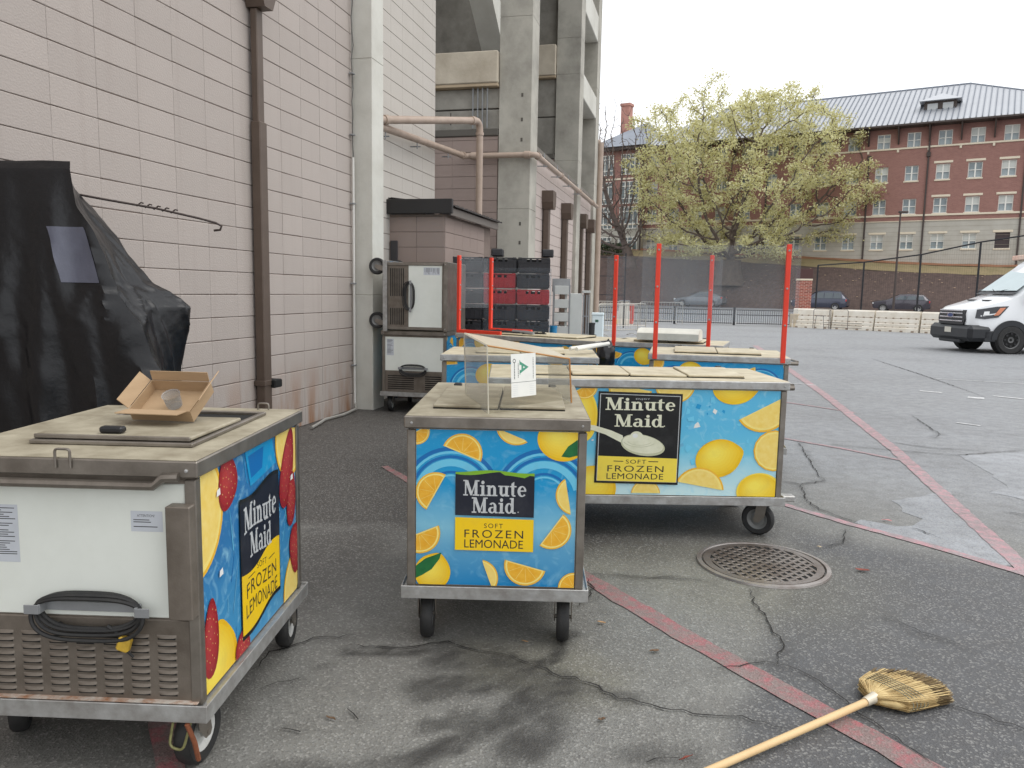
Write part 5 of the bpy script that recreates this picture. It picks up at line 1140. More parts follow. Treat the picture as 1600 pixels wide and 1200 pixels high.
# ---- clutter beside the street wall
lk = mat('pale_grey_paint', lin(204, 206, 202), .5, 0, .4, 4, col2=lin(176, 178, 174))
rk = thing('storage_rack', 'pale steel shelf rack standing right of the wrapped crates', 'rack', (.64, 12.6, 0), R(-4))
for x in (0, .26):
    for y in (0, .5): MB().box(x, x + .025, y, y + .025, 0, 1.62, 0, .002).build('upright', grey_metal, rk)
for z in (.3, .55, .8, 1.02, 1.24, 1.46): MB().box(.028, .258, .0, .525, z, z + .14, 0, .004).build('shelf', lk, rk)
MB().box(-.02, .28, .3, .34, 1.5, 1.72, 0, .004).build('back_board', grey_metal, rk)
cb = thing('metal_cabinet', 'tall pale grey cabinet with open frame beside the shelf rack', 'cabinet', (.93, 12.7, 0), R(-4))
MB().box(0, .20, 0, .4, .02, 1.48, 0, .006).build('cabinet_body', lk, cb)
for x in (.212, .262, .298): MB().box(x, x + .022, .0, .03, 0, 1.46, 0, .003).build('frame_post', grey_metal, cb)
MB().box(.20, .33, -.02, .42, 1.49, 1.53, 0, .004).build('cabinet_top', lk, cb)
for z in (.2, .5, .8, 1.1): MB().box(.205, .318, .005, .025, z, z + .02, 0, .002).build('rung', grey_metal, cb)
MB().box(-.085, -.045, -.03, .0, 0, 1.56, 0, .003).build('ladder_rail', lk, cb)
def bin_(name, label, cat, x, y, r0_, r1_, h, m, n=18):
    o = MB().lathe([(.001, 0), (r0_, 0), (r1_, h - .03), (r1_ * 1.08, h - .03), (r1_ * 1.08, h), (r1_ * .95, h), (r0_ * .92, .03), (.001, .03)], n, 'z').build(name, m, None, 35); o.location = (x, y, 0); return tag(o, label, cat)
bin_('trash_bin', 'blue plastic bin in front of the shelf rack', 'bin', .62, 11.9, .05, .062, .98, mat('blue_bin', lin(36, 128, 176), .45))
bin_('trash_bin', 'slim black bin beside the pale blue cooler', 'bin', 1.42, 14.1, .065, .08, .95, black_pl)
wc = thing('white_cooler', 'pale blue-white upright cooler by the corner of the street wall', 'cooler', (1.72, 16.9, 0), R(-8))
MB().box(0, .26, 0, .4, .05, 1.0, 0, .02).build('cooler_body', mat('cooler_white', lin(220, 234, 238), .35), wc); MB().box(-.006, .266, -.01, .4, 1.002, 1.06, 0, .012).build('cooler_lid', mat('cooler_white', lin(220, 234, 238)), wc); MB().box(.08, .15, -.012, -.001, .86, .91, 0, .003).build('cooler_badge', mat('badge_green', lin(60, 100, 84), .4), wc)
MB().box(.02, .24, .02, .38, 0, .048, 0).build('cooler_base', black_pl, wc)
o = lump('scrap_pile', 'low heap of red and brown scrap beside the cooler', 'scrap', (2.25, 17.2, 0), (.22, .2, .22), mat('scrap_red', lin(150, 60, 52), .7, 0, .9, 9, col2=lin(190, 160, 130)), 9)

# ---- tarp covered rack by the wall
tarp_m = mat('black_tarp', lin(15, 15, 18), .34, 0, .35, 3, .25, 26, col2=lin(22, 23, 26), spec=.42)
tr = thing('covered_rack', 'tall rack covered by a black plastic tarp against the pink wall', 'covered rack', (-2.6, 4.75, 0))
# plan outline at each height (local to the root), camera side is -y
lev = [(2.215, [(-1.35, -0.08), (-0.03, -0.10), (-0.31, 0.26), (-1.32, .38)]), (2.16, [(-1.35, -0.12), (-0.01, -0.14), (-0.28, 0.26), (-1.32, .38)]), (1.95, [(-1.35, -0.18), (0.05, -0.20), (-0.08, 0.26), (-1.32, .38)]), (1.8, [(-1.35, -0.21), (0.15, -0.23), (0.04, 0.26), (-1.32, .38)]), (1.62, [(-1.35, -0.24), (0.22, -0.26), (0.17, 0.20), (-1.32, .38)]), (1.51, [(-1.35, -0.26), (0.26, -0.28), (0.27, 0.20), (-1.32, .38)]), (1.42, [(-1.35, -0.27), (0.31, -0.29), (0.45, 0.20), (-1.32, .38)]), (1.36, [(-1.35, -0.28), (0.34, -0.30), (0.52, 0.20), (-1.32, .38)]), (1.22, [(-1.35, -0.30), (0.42, -0.32), (0.50, 0.20), (-1.32, .38)]), (0.95, [(-1.35, -0.32), (0.55, -0.34), (0.45, 0.20), (-1.32, .38)]), (0.5, [(-1.35, -0.34), (0.60, -0.36), (0.46, 0.20), (-1.32, .38)]), (0.02, [(-1.35, -0.36), (0.63, -0.38), (0.48, 0.20), (-1.32, .38)])]
b = MB(); NS = 120; vs = []; fs = []
zz = np.interp(np.linspace(0, 1, 90), np.linspace(0, 1, len(lev)), [l[0] for l in lev])
def outline(z):
    for (za, A_), (zb_, B_) in zip(lev[:-1], lev[1:]):
        if za >= z >= zb_:
            t = (za - z) / (za - zb_ + 1e-9); return [(p[0] + (q[0] - p[0]) * t, p[1] + (q[1] - p[1]) * t) for p, q in zip(A_, B_)]
    return lev[-1][1]
for z in zz:
    O = outline(z); seg = [(O[i], O[(i + 1) % 4]) for i in range(4)]; Ls = [math.dist(a_, c_) for a_, c_ in seg]; tot = sum(Ls)
    dep = (2.215 - z)
    for i in range(NS):
        # fixed share of columns per side keeps corners aligned
        sh = (50, 30, 10, 30); k = i; s_ = 0
        while k >= sh[s_]: k -= sh[s_]; s_ += 1
        f = k / sh[s_]; (ax, ay), (cx, cy) = seg[s_]
        x, y = ax + (cx - ax) * f, ay + (cy - ay) * f; nx, ny = (cy - ay) / (Ls[s_] + 1e-9), -(cx - ax) / (Ls[s_] + 1e-9)
        edge_f = min(f, 1 - f) * 2
        fold = min(1, dep * 1.1) * (.055 * mnoise.noise(Vector((x * 5.5 + y * 3, 1.7, z * .5 + x * .8))) + .045 * max(0, 1 - 3.2 * abs(mnoise.noise(Vector((x * 5.2 + .35 * z, y * 4.0, z * .28 + 3))))) + .016 * max(0, 1 - 4 * abs(mnoise.noise(Vector((x * 8 + z, y * 8 + z * 1.2, z * 1.1))))) + .005 * mnoise.noise(Vector((x * 24, y * 24, z * 16))))
        sag = -.07 * min(1, dep) * (1 - abs(2 * f - 1)) * (1 if s_ == 1 else .3)
        d = fold + sag; vs.append((x + nx * d, y + ny * d, z + (.012 * mnoise.noise(Vector((x * 4, y * 4, 5))) if dep < .01 else 0)))
for j in range(len(zz) - 1):
    for i in range(NS): fs.append((j * NS + i, (j + 1) * NS + i, (j + 1) * NS + (i + 1) % NS, j * NS + (i + 1) % NS))
cvx = len(vs); vs.append((-.65, .1, 2.235)); fs += [(cvx, i, (i + 1) % NS) for i in range(NS)]
b.add(vs, fs); b.build('tarp', tarp_m, tr, 50)
def tarp_pt(f, z, off=.006):     # a point on the front face, f = 0..1 left to right
    j = int(np.argmin(np.abs(np.array(zz) - z))); i = int(round(f * 50)); p = vs[j * NS + min(i, 50)]; return (p[0] - .002, p[1] - off, p[2])
gm = []; gf = []
for j, z in enumerate(np.linspace(1.83, 1.50, 12)):
    for i, f in enumerate(np.linspace(.83 + .02 * j / 12, .975, 8)): gm.append(tarp_pt(f, z))
for j in range(11):
    for i in range(7): gf.append((j * 8 + i, j * 8 + i + 1, (j + 1) * 8 + i + 1, (j + 1) * 8 + i))
pb = MB(); pb.add(gm, gf); tag(pb.build('patch', mat('grey_patch', lin(88, 90, 104), .4, 0, .3, 8, .1, 40), tr, 60), 'pale grey square patch on the tarp')
b = MB(); P = [(-.36, .18, 2.09), (.0, .22, 2.03), (.30, .26, 1.985), (.56, .30, 1.93), (.66, .31, 1.905), (.70, .31, 1.885), (.69, .31, 1.86), (.65, .31, 1.855)]
b.tube(P, .008, 6)
for k in range(5):
    t = .25 + k * .075; x = .70 * t; z = 2.03 - .13 * t; b.tube([(x, .25 + .06 * t, z), (x + .03, .25 + .06 * t, z + .022), (x + .045, .25 + .06 * t, z + .018)], .005, 5)
b.build('hook_rod', mat('dark_rod', lin(72, 62, 58), .5, .3), tr, 40)

# ---- manhole cover
mh = thing('manhole_cover', 'round iron manhole grate set in the asphalt beside the long cart', 'manhole cover', (1.425, 4.165, 0))
iron = mat('cast_iron', lin(138, 131, 126), .36, .5, .9, 5, .15, 60, col2=lin(90, 76, 66)); iron2 = mat('cast_iron_rim', lin(166, 161, 157), .36, .55, .8, 5, .1, 60, col2=lin(112, 96, 86))
b = MB().lathe([(.362, .001), (.359, .012), (.336, .014), (.332, .006)], 64, 'z'); b.build('frame_ring', iron2, mh, 30)
b = MB().lathe([(.326, .004), (.324, .0125), (.285, .0125), (.285, .0045)], 64, 'z'); b.build('rim', iron, mh, 30)
b = MB(); b.lathe([(.0005, .0085), (.29, .0085)], 48, 'z', 0); b.build('plate', dark, mh)
b = MB(); hx = .044; rr = random.Random(2)
# bars left between the slots
N = 13
for i in range(-N // 2, N // 2 + 1):
    x = i * hx; q = .286 ** 2 - x * x
    if q > .0004: L_ = math.sqrt(q); b.box(x - .0095, x + .0095, -L_, L_, .009, .0128, 0, .002)
T = Matrix.Rotation(R(12), 4, 'Z'); b.v = [tuple(T @ Vector(p)) for p in b.v]; b.build('bars', iron, mh, 40)
b = MB()
for i in range(-N // 2, N // 2 + 1):
    for j in range(-5, 6):
        x = (i + .5) * hx; y = j * .052 + (.026 if i % 2 else 0)
        if math.hypot(abs(x) + .012, y) < .283: b.box(x - .0125, x + .0125, y - .011, y + .011, .0091, .0122, 0, .002)
b.v = [tuple(T @ Vector(p)) for p in b.v]; b.build('cross_bars', iron, mh, 40)

# ---- broom
br = thing('broom', 'straw broom with pale wooden handle lying on the asphalt', 'broom', (1.312, 2.645, 0), 0)
d = Vector((1.354 - .676, 2.694 - 2.289, 0)).normalized(); pe = Vector((-d.y, d.x, 0)); Z = Vector((0, 0, 1))
LP = lambda a_, s_, z_: d * a_ + pe * s_ + Z * z_
b = MB(); b.tube([LP(-1.35, 0, .015), LP(-.7, .004, .019), LP(.0, 0, .035)], [.0125, .0125, .0135], 14); b.build('handle', mat('handle_wood', lin(220, 188, 140), .5, 0, .5, 4, .03, 60, col2=lin(198, 160, 110), stretch=(1, 1, 1)), br, 40)
b = MB(); b.tube([LP(-.005, 0, .036), LP(.022, 0, .038), LP(.05, 0, .04)], [.0165, .018, .021], 14); b.build('collar', mat('wire_collar', lin(206, 196, 176), .4, .3), br, 40)
straw = mat('straw', lin(216, 192, 138), .8, 0, .8, 18, .1, 60, col2=lin(172, 140, 88)); straw_dk = mat('straw_tips', lin(120, 98, 62), .85, 0, .8, 20, col2=lin(74, 60, 42))
b = MB(); rr = random.Random(6)
def fan(t):          # half width and half thickness of the brush along its length
    return np.interp(t, [0, .12, .3, .6, 1], [.02, .075, .105, .115, .13]), np.interp(t, [0, .12, .4, 1], [.02, .034, .030, .022])
for k in range(1500):
    s_ = rr.uniform(-1, 1); h_ = rr.uniform(-1, 1); lim = math.sqrt(max(0, 1 - s_ * s_ * .6)); Lm = .315 + .03 * rr.random() - .03 * s_ - .085 * s_ * s_
    pts = []; kk = 5; bend = rr.uniform(-.012, .012)
    for q in range(kk):
        t = q / (kk - 1); w_, th_ = fan(t); pts.append(LP(.04 + Lm * t, s_ * w_ + bend * t * t, max(.004, .036 + h_ * lim * th_ - .010 * t)))
    vs = []; wd = rr.uniform(.0010, .0019)
    for p in pts: vs += [p + pe * wd + Z * wd * .6 * rr.uniform(-1, 1), p - pe * wd]
    b.add(vs, [(2 * q, 2 * q + 1, 2 * q + 3, 2 * q + 2) for q in range(kk - 2)], 0); b.add(vs[-4:], [(0, 1, 3, 2)], 1 if rr.random() < .75 else 0)
b.build('bristles', [straw, straw_dk], br, kind='stuff')
b = MB()
vs = []; fs = []
for q in range(7):
    t = q / 6 * .93; w_, th_ = fan(t)
    for i in range(16): a_ = 2 * math.pi * i / 16; vs.append(LP(.04 + .265 * t, .95 * w_ * math.cos(a_) , max(.003, .034 + .85 * th_ * math.sin(a_) - .01 * t)))
for q in range(6):
    for i in range(16): fs.append((q * 16 + i, q * 16 + (i + 1) % 16, (q + 1) * 16 + (i + 1) % 16, (q + 1) * 16 + i))
fs.append(tuple(96 + i for i in range(16))); b.add(vs, fs); b.build('brush_core', straw, br, 50)
thread = mat('stitch_thread', lin(112, 114, 100), .7)
for k, t in enumerate((.30, .37, .44, .51, .58)):
    w_, th_ = fan(t); b = MB(); b.tube([LP(.04 + .265 * t + .006 * math.sin(3 * a_), 1.03 * w_ * math.cos(a_), max(.002, .035 + (1.05 * th_ + .007) * math.sin(a_) - .01 * t)) for a_ in [2 * math.pi * i / 22 for i in range(22)]], 0.0015, 5, closed=True, cap=False); b.build('stitching', thread, br)

# ---- leaves and litter on the asphalt
LIT = [(1281, 857, 1), (1346, 893, 0), (940, 976, 2), (1023, 1020, 3), (940, 1128, 3), (1073, 1188, 0), (1385, 815, 4), (548, 1128, 3), (835, 1020, 2)]
LXY = [(1.864, 4.46), (1.944, 4.08), (.428, 3.34), (.621, 3.073), (.337, 2.542), (.588, 2.327), (2.544, 5.04), (-.61, 2.52), (.075, 3.14)]
lm = [mat('leaf_red', lin(132, 66, 52), .7), mat('paper_tan', lin(222, 206, 178), .7), mat('leaf_tan', lin(178, 140, 100), .7), mat('leaf_brown', lin(104, 80, 58), .7), mat('petal_pink', lin(214, 150, 150), .7)]
LL = ['red-brown fallen leaf just right of the manhole', 'cream paper scrap behind the manhole', 'tan leaf right of the middle cart wheel', 'brown leaf on the asphalt left of the red line', 'brown leaf near the bottom middle', 'red leaf at the bottom edge beside the broom handle', 'pink petal scrap beyond the pink line', 'brown leaf in front of the nearest cart', 'tan leaf under the middle cart edge']
LLi = [1, 0, 2, 3, 4, 5, 6, 7, 8]
for k, ((x, y), (_, _, mi)) in enumerate(zip(LXY, LIT)):
    rr = random.Random(k + 90); n = 9; s_ = (.018, .028, .014, .017, .012, .024, .024, .018, .012)[k]; b = MB(); a0 = rr.uniform(0, 6)
    vs = [(0, 0, .008 + .006 * rr.random())] + [(s_ * (1.4 if mi != 1 else 1) * math.cos(a0 + 2 * math.pi * i / n) * rr.uniform(.7, 1.1), s_ * .75 * math.sin(2 * math.pi * i / n) * rr.uniform(.7, 1.1), .010 + .006 * rr.random()) for i in range(n)]
    fs = [(0, 1 + i, 1 + (i + 1) % n) for i in range(n)]
    b.add(vs + [(v[0], v[1], v[2] - .0015) for v in vs], fs + [(a_ + n + 1, c_ + n + 1, b_ + n + 1) for a_, b_, c_ in fs]); o = b.build('fallen_leaf' if mi != 1 else 'paper_scrap', lm[mi]); o.location = (x, y, 0)
    tag(o, LL[LLi[k]], 'leaf' if mi != 1 else 'litter', 'litter on the asphalt')

# ================================================================ BEYOND THE YARD
def un(u, n, z=0): return Vector((u * UX + n * NX, u * UY + n * NY, z))
angU = math.atan2(UY, UX)                   # local x along the street (to the right), local y away from the camera
def zbase(u): return float(np.interp(u, [-60, -33, -13, -3, 20], [7.2, 6.4, 5.2, 4.6, 4.2]))
# ---- bank of mulch, lawn strip, road
mulch = mat('mulch', lin(96, 80, 74), .95, 0, .9, 3, .5, 8, col2=lin(70, 58, 55)); lawn = mat('dry_lawn', lin(152, 136, 104), .95, 0, .8, 1.2, .4, 12, col2=lin(130, 120, 86)); soil = mat('red_soil', lin(160, 112, 84), .95, 0, .7, 1.5, .3, 10, col2=lin(140, 108, 80))
road_m = mat('road_asphalt', lin(128, 128, 130), .8, 0, .5, .6, .2, 40, col2=lin(104, 104, 106))
def strip(name, rows, m, us, jit=0.0, seed=0, kind='structure'):
    b = MB(); vs = []; fs = []; k = len(rows)
    for i, u in enumerate(us):
        for (n, f) in rows: vs.append(un(u, n, f(u) + jit * mnoise.noise(Vector((u * .6, n * .6, seed)))))
    for i in range(len(us) - 1):
        for j in range(k - 1): fs.append((i * k + j, (i + 1) * k + j, (i + 1) * k + j + 1, i * k + j + 1))
    b.add(vs, fs); o = b.build(name, m, None, 60); o['kind'] = kind; return o
us = np.linspace(-75, 40, 150)
strip('road', [(63, lambda u: .32), (67, lambda u: .33), (72.3, lambda u: .34)], road_m, us)
strip('mulch_bank', [(72.25, lambda u: .3)] + [(72.3 + t * 5.0, (lambda t: lambda u: .38 + (zbase(u) - .95 - .38) * (t ** .9))(t)) for t in np.linspace(0, 1, 9)], mulch, us, .10, 2)
strip('lawn', [(77.25, lambda u: zbase(u) - .98), (78.2, lambda u: zbase(u) - .62), (79.2, lambda u: zbase(u) - .25), (80.1, lambda u: zbase(u) - .12)], lawn, us, .05, 5)
strip('soil_strip', [(79.3, lambda u: zbase(u) - .20), (80.0, lambda u: zbase(u) + .02), (82, lambda u: zbase(u) + .06)], soil, us, .06, 8)
strip('hill', [(80.3, lambda u: zbase(u) - .1), (110, lambda u: zbase(u) + .2), (300, lambda u: 10)], lawn, np.linspace(-220, 160, 40))
# pale stones and leaf litter on the mulch
b = MB(); rr = random.Random(12)
for k in range(170):
    u = rr.uniform(-34, 6); t = rr.random() ** .6; n = 72.4 + t * 4.8; z = .42 + (zbase(u) - 1.33) * (t ** .9) + .05; c_ = un(u, n, z); s_ = rr.uniform(.03, .11)
    b.add([c_ + Vector((s_ * math.cos(q), s_ * .4 * math.sin(q), s_ * .3 * math.sin(q) + .02)) for q in (0, 1.3, 2.6, 3.9, 5.2)], [(0, 1, 2, 3, 4)])
b.build('leaf_litter', mat('leaf_litter', lin(156, 134, 112), .9), None, kind='stuff')

# ---- brick residence hall
brick = mat('red_brick', lin(156, 114, 105), .9, 0, .7, 1.2, .2, 8, col2=lin(136, 96, 89)); n, p = nodes_of(brick)
tc = n.nodes.new('ShaderNodeTexCoord'); bt = n.nodes.new('ShaderNodeTexBrick'); bt.inputs['Scale'].default_value = 1.0; bt.inputs['Brick Width'].default_value = .24; bt.inputs['Row Height'].default_value = .08; bt.inputs['Mortar Size'].default_value = .008
mp = n.nodes.new('ShaderNodeMapping'); mp.inputs['Rotation'].default_value = (R(90), 0, 0); n.links.new(tc.outputs['Object'], mp.inputs[0]); n.links.new(mp.outputs[0], bt.inputs['Vector'])
bt.inputs['Color1'].default_value = lin(158, 116, 107); bt.inputs['Color2'].default_value = lin(136, 97, 90); bt.inputs['Mortar'].default_value = lin(168, 138, 124)
src = p.inputs['Base Color'].links[0].from_socket; mm = n.nodes.new('ShaderNodeMix'); mm.data_type = 'RGBA'; mm.inputs[0].default_value = .6; n.links.new(src, mm.inputs[6]); n.links.new(bt.outputs[0], mm.inputs[7]); n.links.new(mm.outputs[2], p.inputs['Base Color'])
stone = mat('stone_block', lin(188, 184, 174), .85, 0, .7, .9, .2, 6, col2=lin(168, 162, 150)); trim = mat('pale_trim', lin(224, 212, 190), .7); glassm = mat('window_glass', lin(96, 108, 112), .12, 0, .9, .35, col2=lin(168, 180, 182), spec=.8); wframe = mat('white_frame', lin(232, 230, 222), .5); roofm = mat('metal_roof', lin(182, 184, 188), .45, .15, .4, .5, col2=lin(164, 166, 170)); dkm = mat('dark_eave', lin(74, 64, 60), .7)
hall = thing('brick_building', 'long four-storey red brick hall with metal roof beyond the street', 'building', un(0, 80.4), angU)
UL, UR = -32.7, 13.0
ROWZ = [6.67, 9.87, 12.85, 15.80]; WH = .68; WW = .55; PITCH_ = 2.5; U0 = .72
wins = [U0 + PITCH_ * k for k in range(-13, 5)]
def wall_rows(b, z0, z1, zc, mi, us_, x0, x1, y=0, ww=WW, wh=WH):
    """wall band z0..z1 with window openings centred at zc"""
    if zc is None: b.box(x0, x1, y, y + .4, z0, z1, mi); return
    b.box(x0, x1, y, y + .4, z0, zc - wh, mi); b.box(x0, x1, y, y + .4, zc + wh, z1, mi)
    e = x0
    for u in us_: b.box(e, u - ww, y, y + .4, zc - wh + .001, zc + wh - .001, mi); e = u + ww
    b.box(e, x1, y, y + .4, zc - wh + .001, zc + wh - .001, mi)
b = MB(); wall_rows(b, 2.0, 8.55, ROWZ[0], 0, wins, UL, UR)
for k in range(14):     # stone courses
    pass
wst = b.build('stone_base', stone, hall)
b = MB(); wall_rows(b, 8.551, 11.3, ROWZ[1], 0, wins, UL, UR); wall_rows(b, 11.301, 14.3, ROWZ[2], 0, wins, UL, UR); wall_rows(b, 14.301, 17.2, ROWZ[3], 0, wins, UL, UR); b.build('brick_wall', brick, hall)
b = MB()
for z in np.arange(4.2, 8.5, .42): b.box(UL, UR, -.006, .0, z, z + .02, 0)
b.build('course_line', mat('stone_joint', lin(150, 142, 128), .9), hall)
for z0, z1, d_ in ((8.95, 9.12, .10), (15.02, 15.18, .10), (8.50, 8.58, .06)): MB().box(UL, UR, -d_, -.0005, z0, z1, 0, .02).build('belt_course', trim, hall)
fr = MB(); t_ = .06
fr.box(-WW, WW, .12, .2, -WH, -WH + t_); fr.box(-WW, WW, .12, .2, WH - t_, WH)
for x in (-WW, WW - t_, -.055): fr.box(x, x + (t_ if x != -.055 else .11), .12, .2, -WH + t_, WH - t_)
for x0, x1 in ((-WW + t_, -.055), (.055, WW - t_)): fr.box(x0, x1, .13, .19, -.03, .03)
fme = bpy.data.meshes.new('window'); fme.from_pydata(fr.v, [], fr.f); fme.materials.append(wframe)
pn = MB(); pn.box(-WW, WW, .2, .22, -WH, WH); pme = bpy.data.meshes.new('pane'); pme.from_pydata(pn.v, [], pn.f); pme.materials.append(glassm)
bl_ = MB(); bl_.box(-WW, WW, .185, .198, .0, WH); blm = bpy.data.meshes.new('blind'); blm.from_pydata(bl_.v, [], bl_.f); blm.materials.append(mat('window_blind', lin(198, 200, 194), .7))
sm_ = MB(); sm_.box(-WW - .08, WW + .08, -.08, .12, -WH - .14, -WH - .002, 0, .02); sme = bpy.data.meshes.new('sill'); sme.from_pydata(sm_.v, [], sm_.f); sme.materials.append(trim)
lm_ = MB(); lm_.box(-WW - .2, WW + .2, -.05, .1, WH + .06, WH + .26, 0, .02); lme2 = bpy.data.meshes.new('lintel'); lme2.from_pydata(lm_.v, [], lm_.f); lme2.materials.append(trim)
dkp_ = MB(); dkp_.box(-WW, WW, .10, .16, -WH, WH); dme = bpy.data.meshes.new('boarded'); dme.from_pydata(dkp_.v, [], dkp_.f); dme.materials.append(mat('dark_louver', lin(66, 54, 54), .6))
rr = random.Random(17)
for r_, z in enumerate(ROWZ):
    for k, u in enumerate(wins):
        if r_ == 0 and u > -1: w = inst('window', dme, hall, (u, 0, z))
        else:
            w = inst('window', fme, hall, (u, 0, z)); inst('pane', pme, w)
            if rr.random() < .55: inst('blind', blm, w, (0, 0, 0), (0, 0, 0), (1, 1, rr.choice([1, 1, .6, .98])))
        if r_ != 3: inst('sill', sme, w)
        if r_ in (1, 2) and u > -6: inst('lintel', lme2, w)
        if r_ == 0: inst('lintel', lme2, w, (0, 0, -.05))
for u in (-19.7, -10.4, -5.5, 1.9, 9.0):
    o = MB().box(u - .07, u + .07, -.16, -.02, zbase(u), 14.6 if u < -8 or u > 0 else 16.9, 0, .02).build('downspout', dkm, hall)
    MB().box(u - .16, u + .16, -.28, -.02, 14.2, 14.62, 0, .03).build('leader_head', dkm, o)
for k in range(-12, 6):
    u = U0 + PITCH_ * (k + .5); b = MB(); b.prism([(0, 15.5), (-.12, 15.5), (-1.2, 16.85), (-1.2, 17.0), (0, 17.0)], u - .06, u + .06, lambda a_, z, h: (h, a_, z)); b.build('eave_bracket', dkm, hall)
    MB().box(u - .09, u + .09, -.13, -.101, 14.78, 15.02, 0).build('corbel', trim, hall)
# hipped metal roof with seams
EZ, RZ, EO, RY = 17.05, 22.1, -1.4, 8.0
XR = 8.5; XRr = -2.9 ; XL = -31.5
b = MB(); b.box(UL - .3, XR + .3, EO, 1, 16.9, 17.04, 0); b.build('eave', dkm, hall)
def quad(b, P, mi=0): b.add(P, [(0, 1, 2, 3) if len(P) == 4 else (0, 1, 2)], mi)
b = MB(); A_ = (UL - 1.0, EO, EZ); B_ = (XR, EO, EZ); C_ = (XRr, RY, RZ); D_ = (UL + 6, RY, RZ)
quad(b, [A_, B_, C_, D_]); quad(b, [B_, (XR, 2 * RY - EO, EZ), C_]); quad(b, [(XR, 2 * RY - EO, EZ), (UL - 1, 2 * RY - EO, EZ), D_, C_]); quad(b, [(UL - 1, 2 * RY - EO, EZ), A_, D_])
rf = b.build('roof', roofm, hall)
b = MB()
x = UL - .6
while x < XR:
    # seam runs up the slope, stopping at the hip lines
    tm = 1.0
    if x > XRr: tm = (XR - x) / (XR - XRr)
    if x < UL + 6: tm = min(tm, (x - (UL - 1)) / 7.0)
    p0 = Vector((x, EO, EZ)); p1 = Vector((x, EO + (RY - EO) * tm, EZ + (RZ - EZ) * tm)); nrm = Vector((0, -(RZ - EZ), RY - EO)).normalized()
    if tm > .02: b.add([p0 + Vector((-.03, 0, 0)), p0 + Vector((.03, 0, 0)), p1 + Vector((.03, 0, 0)), p1 + Vector((-.03, 0, 0))] + [q + nrm * .09 for q in (p0 + Vector((-.03, 0, 0)), p0 + Vector((.03, 0, 0)), p1 + Vector((.03, 0, 0)), p1 + Vector((-.03, 0, 0)))], [(4, 5, 6, 7), (0, 4, 7, 3), (1, 2, 6, 5)])
    x += .46
b.build('roof_seam', mat('roof_seam', lin(112, 118, 128), .5, .3), rf, kind='stuff')
b = MB(); b.tube([D_, C_], .12, 6); b.tube([C_, B_], .1, 6); b.build('ridge_cap', mat('roof_seam', lin(112, 118, 128)), rf)
dm = MB(); dx, dy, dz = -5.0, 1.6, 18.4; dm.box(dx - 1.3, dx + 1.3, dy, dy + 4, dz - .3, dz + 1.0, 0); dmo = dm.build('dormer', dkm, rf)
for x in (dx - .62, dx + .62): MB().box(x - .42, x + .42, dy - .03, dy - .005, dz + .2, dz + .8, 0).build('dormer_pane', mat('louver_pale', lin(186, 188, 188), .4), dmo)
b = MB(); q0 = [(dx - 1.7, dy - .5, dz + 1.0), (dx + 1.7, dy - .5, dz + 1.0), (dx + 1.7, dy + 5, dz + 1.0), (dx - 1.7, dy + 5, dz + 1.0)]; ap = (dx, dy + 1.6, dz + 2.0); ap2 = (dx, dy + 3.6, dz + 2.0)
b.add(q0 + [ap, ap2], [(0, 1, 4), (1, 2, 5, 4), (2, 3, 5), (3, 0, 4, 5), (0, 3, 2, 1)]); b.build('dormer_roof', roofm, dmo)
# right wing roof seen behind
b = MB(); quad(b, [(7, 9, 18.5), (30, 9, 18.5), (30, 16, 22.6), (8, 16, 22.6)]); b.build('wing_roof', roofm, hall)
# end pavilion at the left with big windows
pav = thing('brick_building', 'brick corner pavilion with tall gridded windows and a low pyramid roof', 'building', un(-33.0, 79.6), angU)
b = MB(); b.box(-5.4, .28, 0, 7, 2, 8.6, 0); b.build('stone_base', stone, pav)
b = MB(); b.box(-5.4, .28, .0, 7, 8.601, 16.9, 0); b.build('brick_wall', brick, pav)
for z, hh in ((6.6, 1.0), (9.7, 1.15), (12.4, 1.15), (15.4, 1.05)):
    for u, ww in ((-1.1, 1.05), (-4.1, 1.0)):
        b = MB(); b.box(u - ww, u + ww, -.06, -.002, z - hh, z + hh, 0); w = b.build('pane', mat('pavilion_glass', lin(78, 88, 90), .15, 0, .8, .6, col2=lin(110, 122, 122), spec=.7), pav)
        b = MB()
        for x in np.linspace(u - ww, u + ww, 5): b.box(x - .04, x + .04, -.12, -.061, z - hh, z + hh, 0)
        for q in (-hh, -hh * .55, hh * .6, hh): b.box(u - ww - .04, u + ww + .04, -.125, -.0605, z + q - .04, z + q + .04, 0)
        b.build('window_grid', wframe, w)
for z in (8.9, 13.8): MB().box(-5.45, .3, -.1, -.001, z, z + .18, 0).build('belt_course', trim, pav)
MB().box(-5.9, .8, -.9, 7.5, 16.9, 17.2, 0).build('eave', dkm, pav)
b = MB(); P_ = [(-6.1, -1.1, 17.2), (1.2, -1.1, 17.2), (1.2, 8, 17.2), (-6.1, 8, 17.2)]; b.add(P_ + [(-.8, 4, 20.6)], [(0, 1, 4), (1, 2, 4), (2, 3, 4), (3, 0, 4)]); b.build('roof', mat('pavilion_roof', lin(140, 146, 156), .5, .3, .5, .5), pav)
b = MB(); b.box(-4.9, -3.85, 5.5, 6.5, 17, 23.0, 0); b.box(-5.0, -3.75, 5.4, 6.6, 23.0, 23.3, 0); b.build('chimney', mat('chimney_brick', lin(188, 138, 126), .9, 0, .6, 1.5), pav)
MB().box(.285, .42, -.3, -.1, 5, 16.5, 0).build('downspout', dkm, pav)
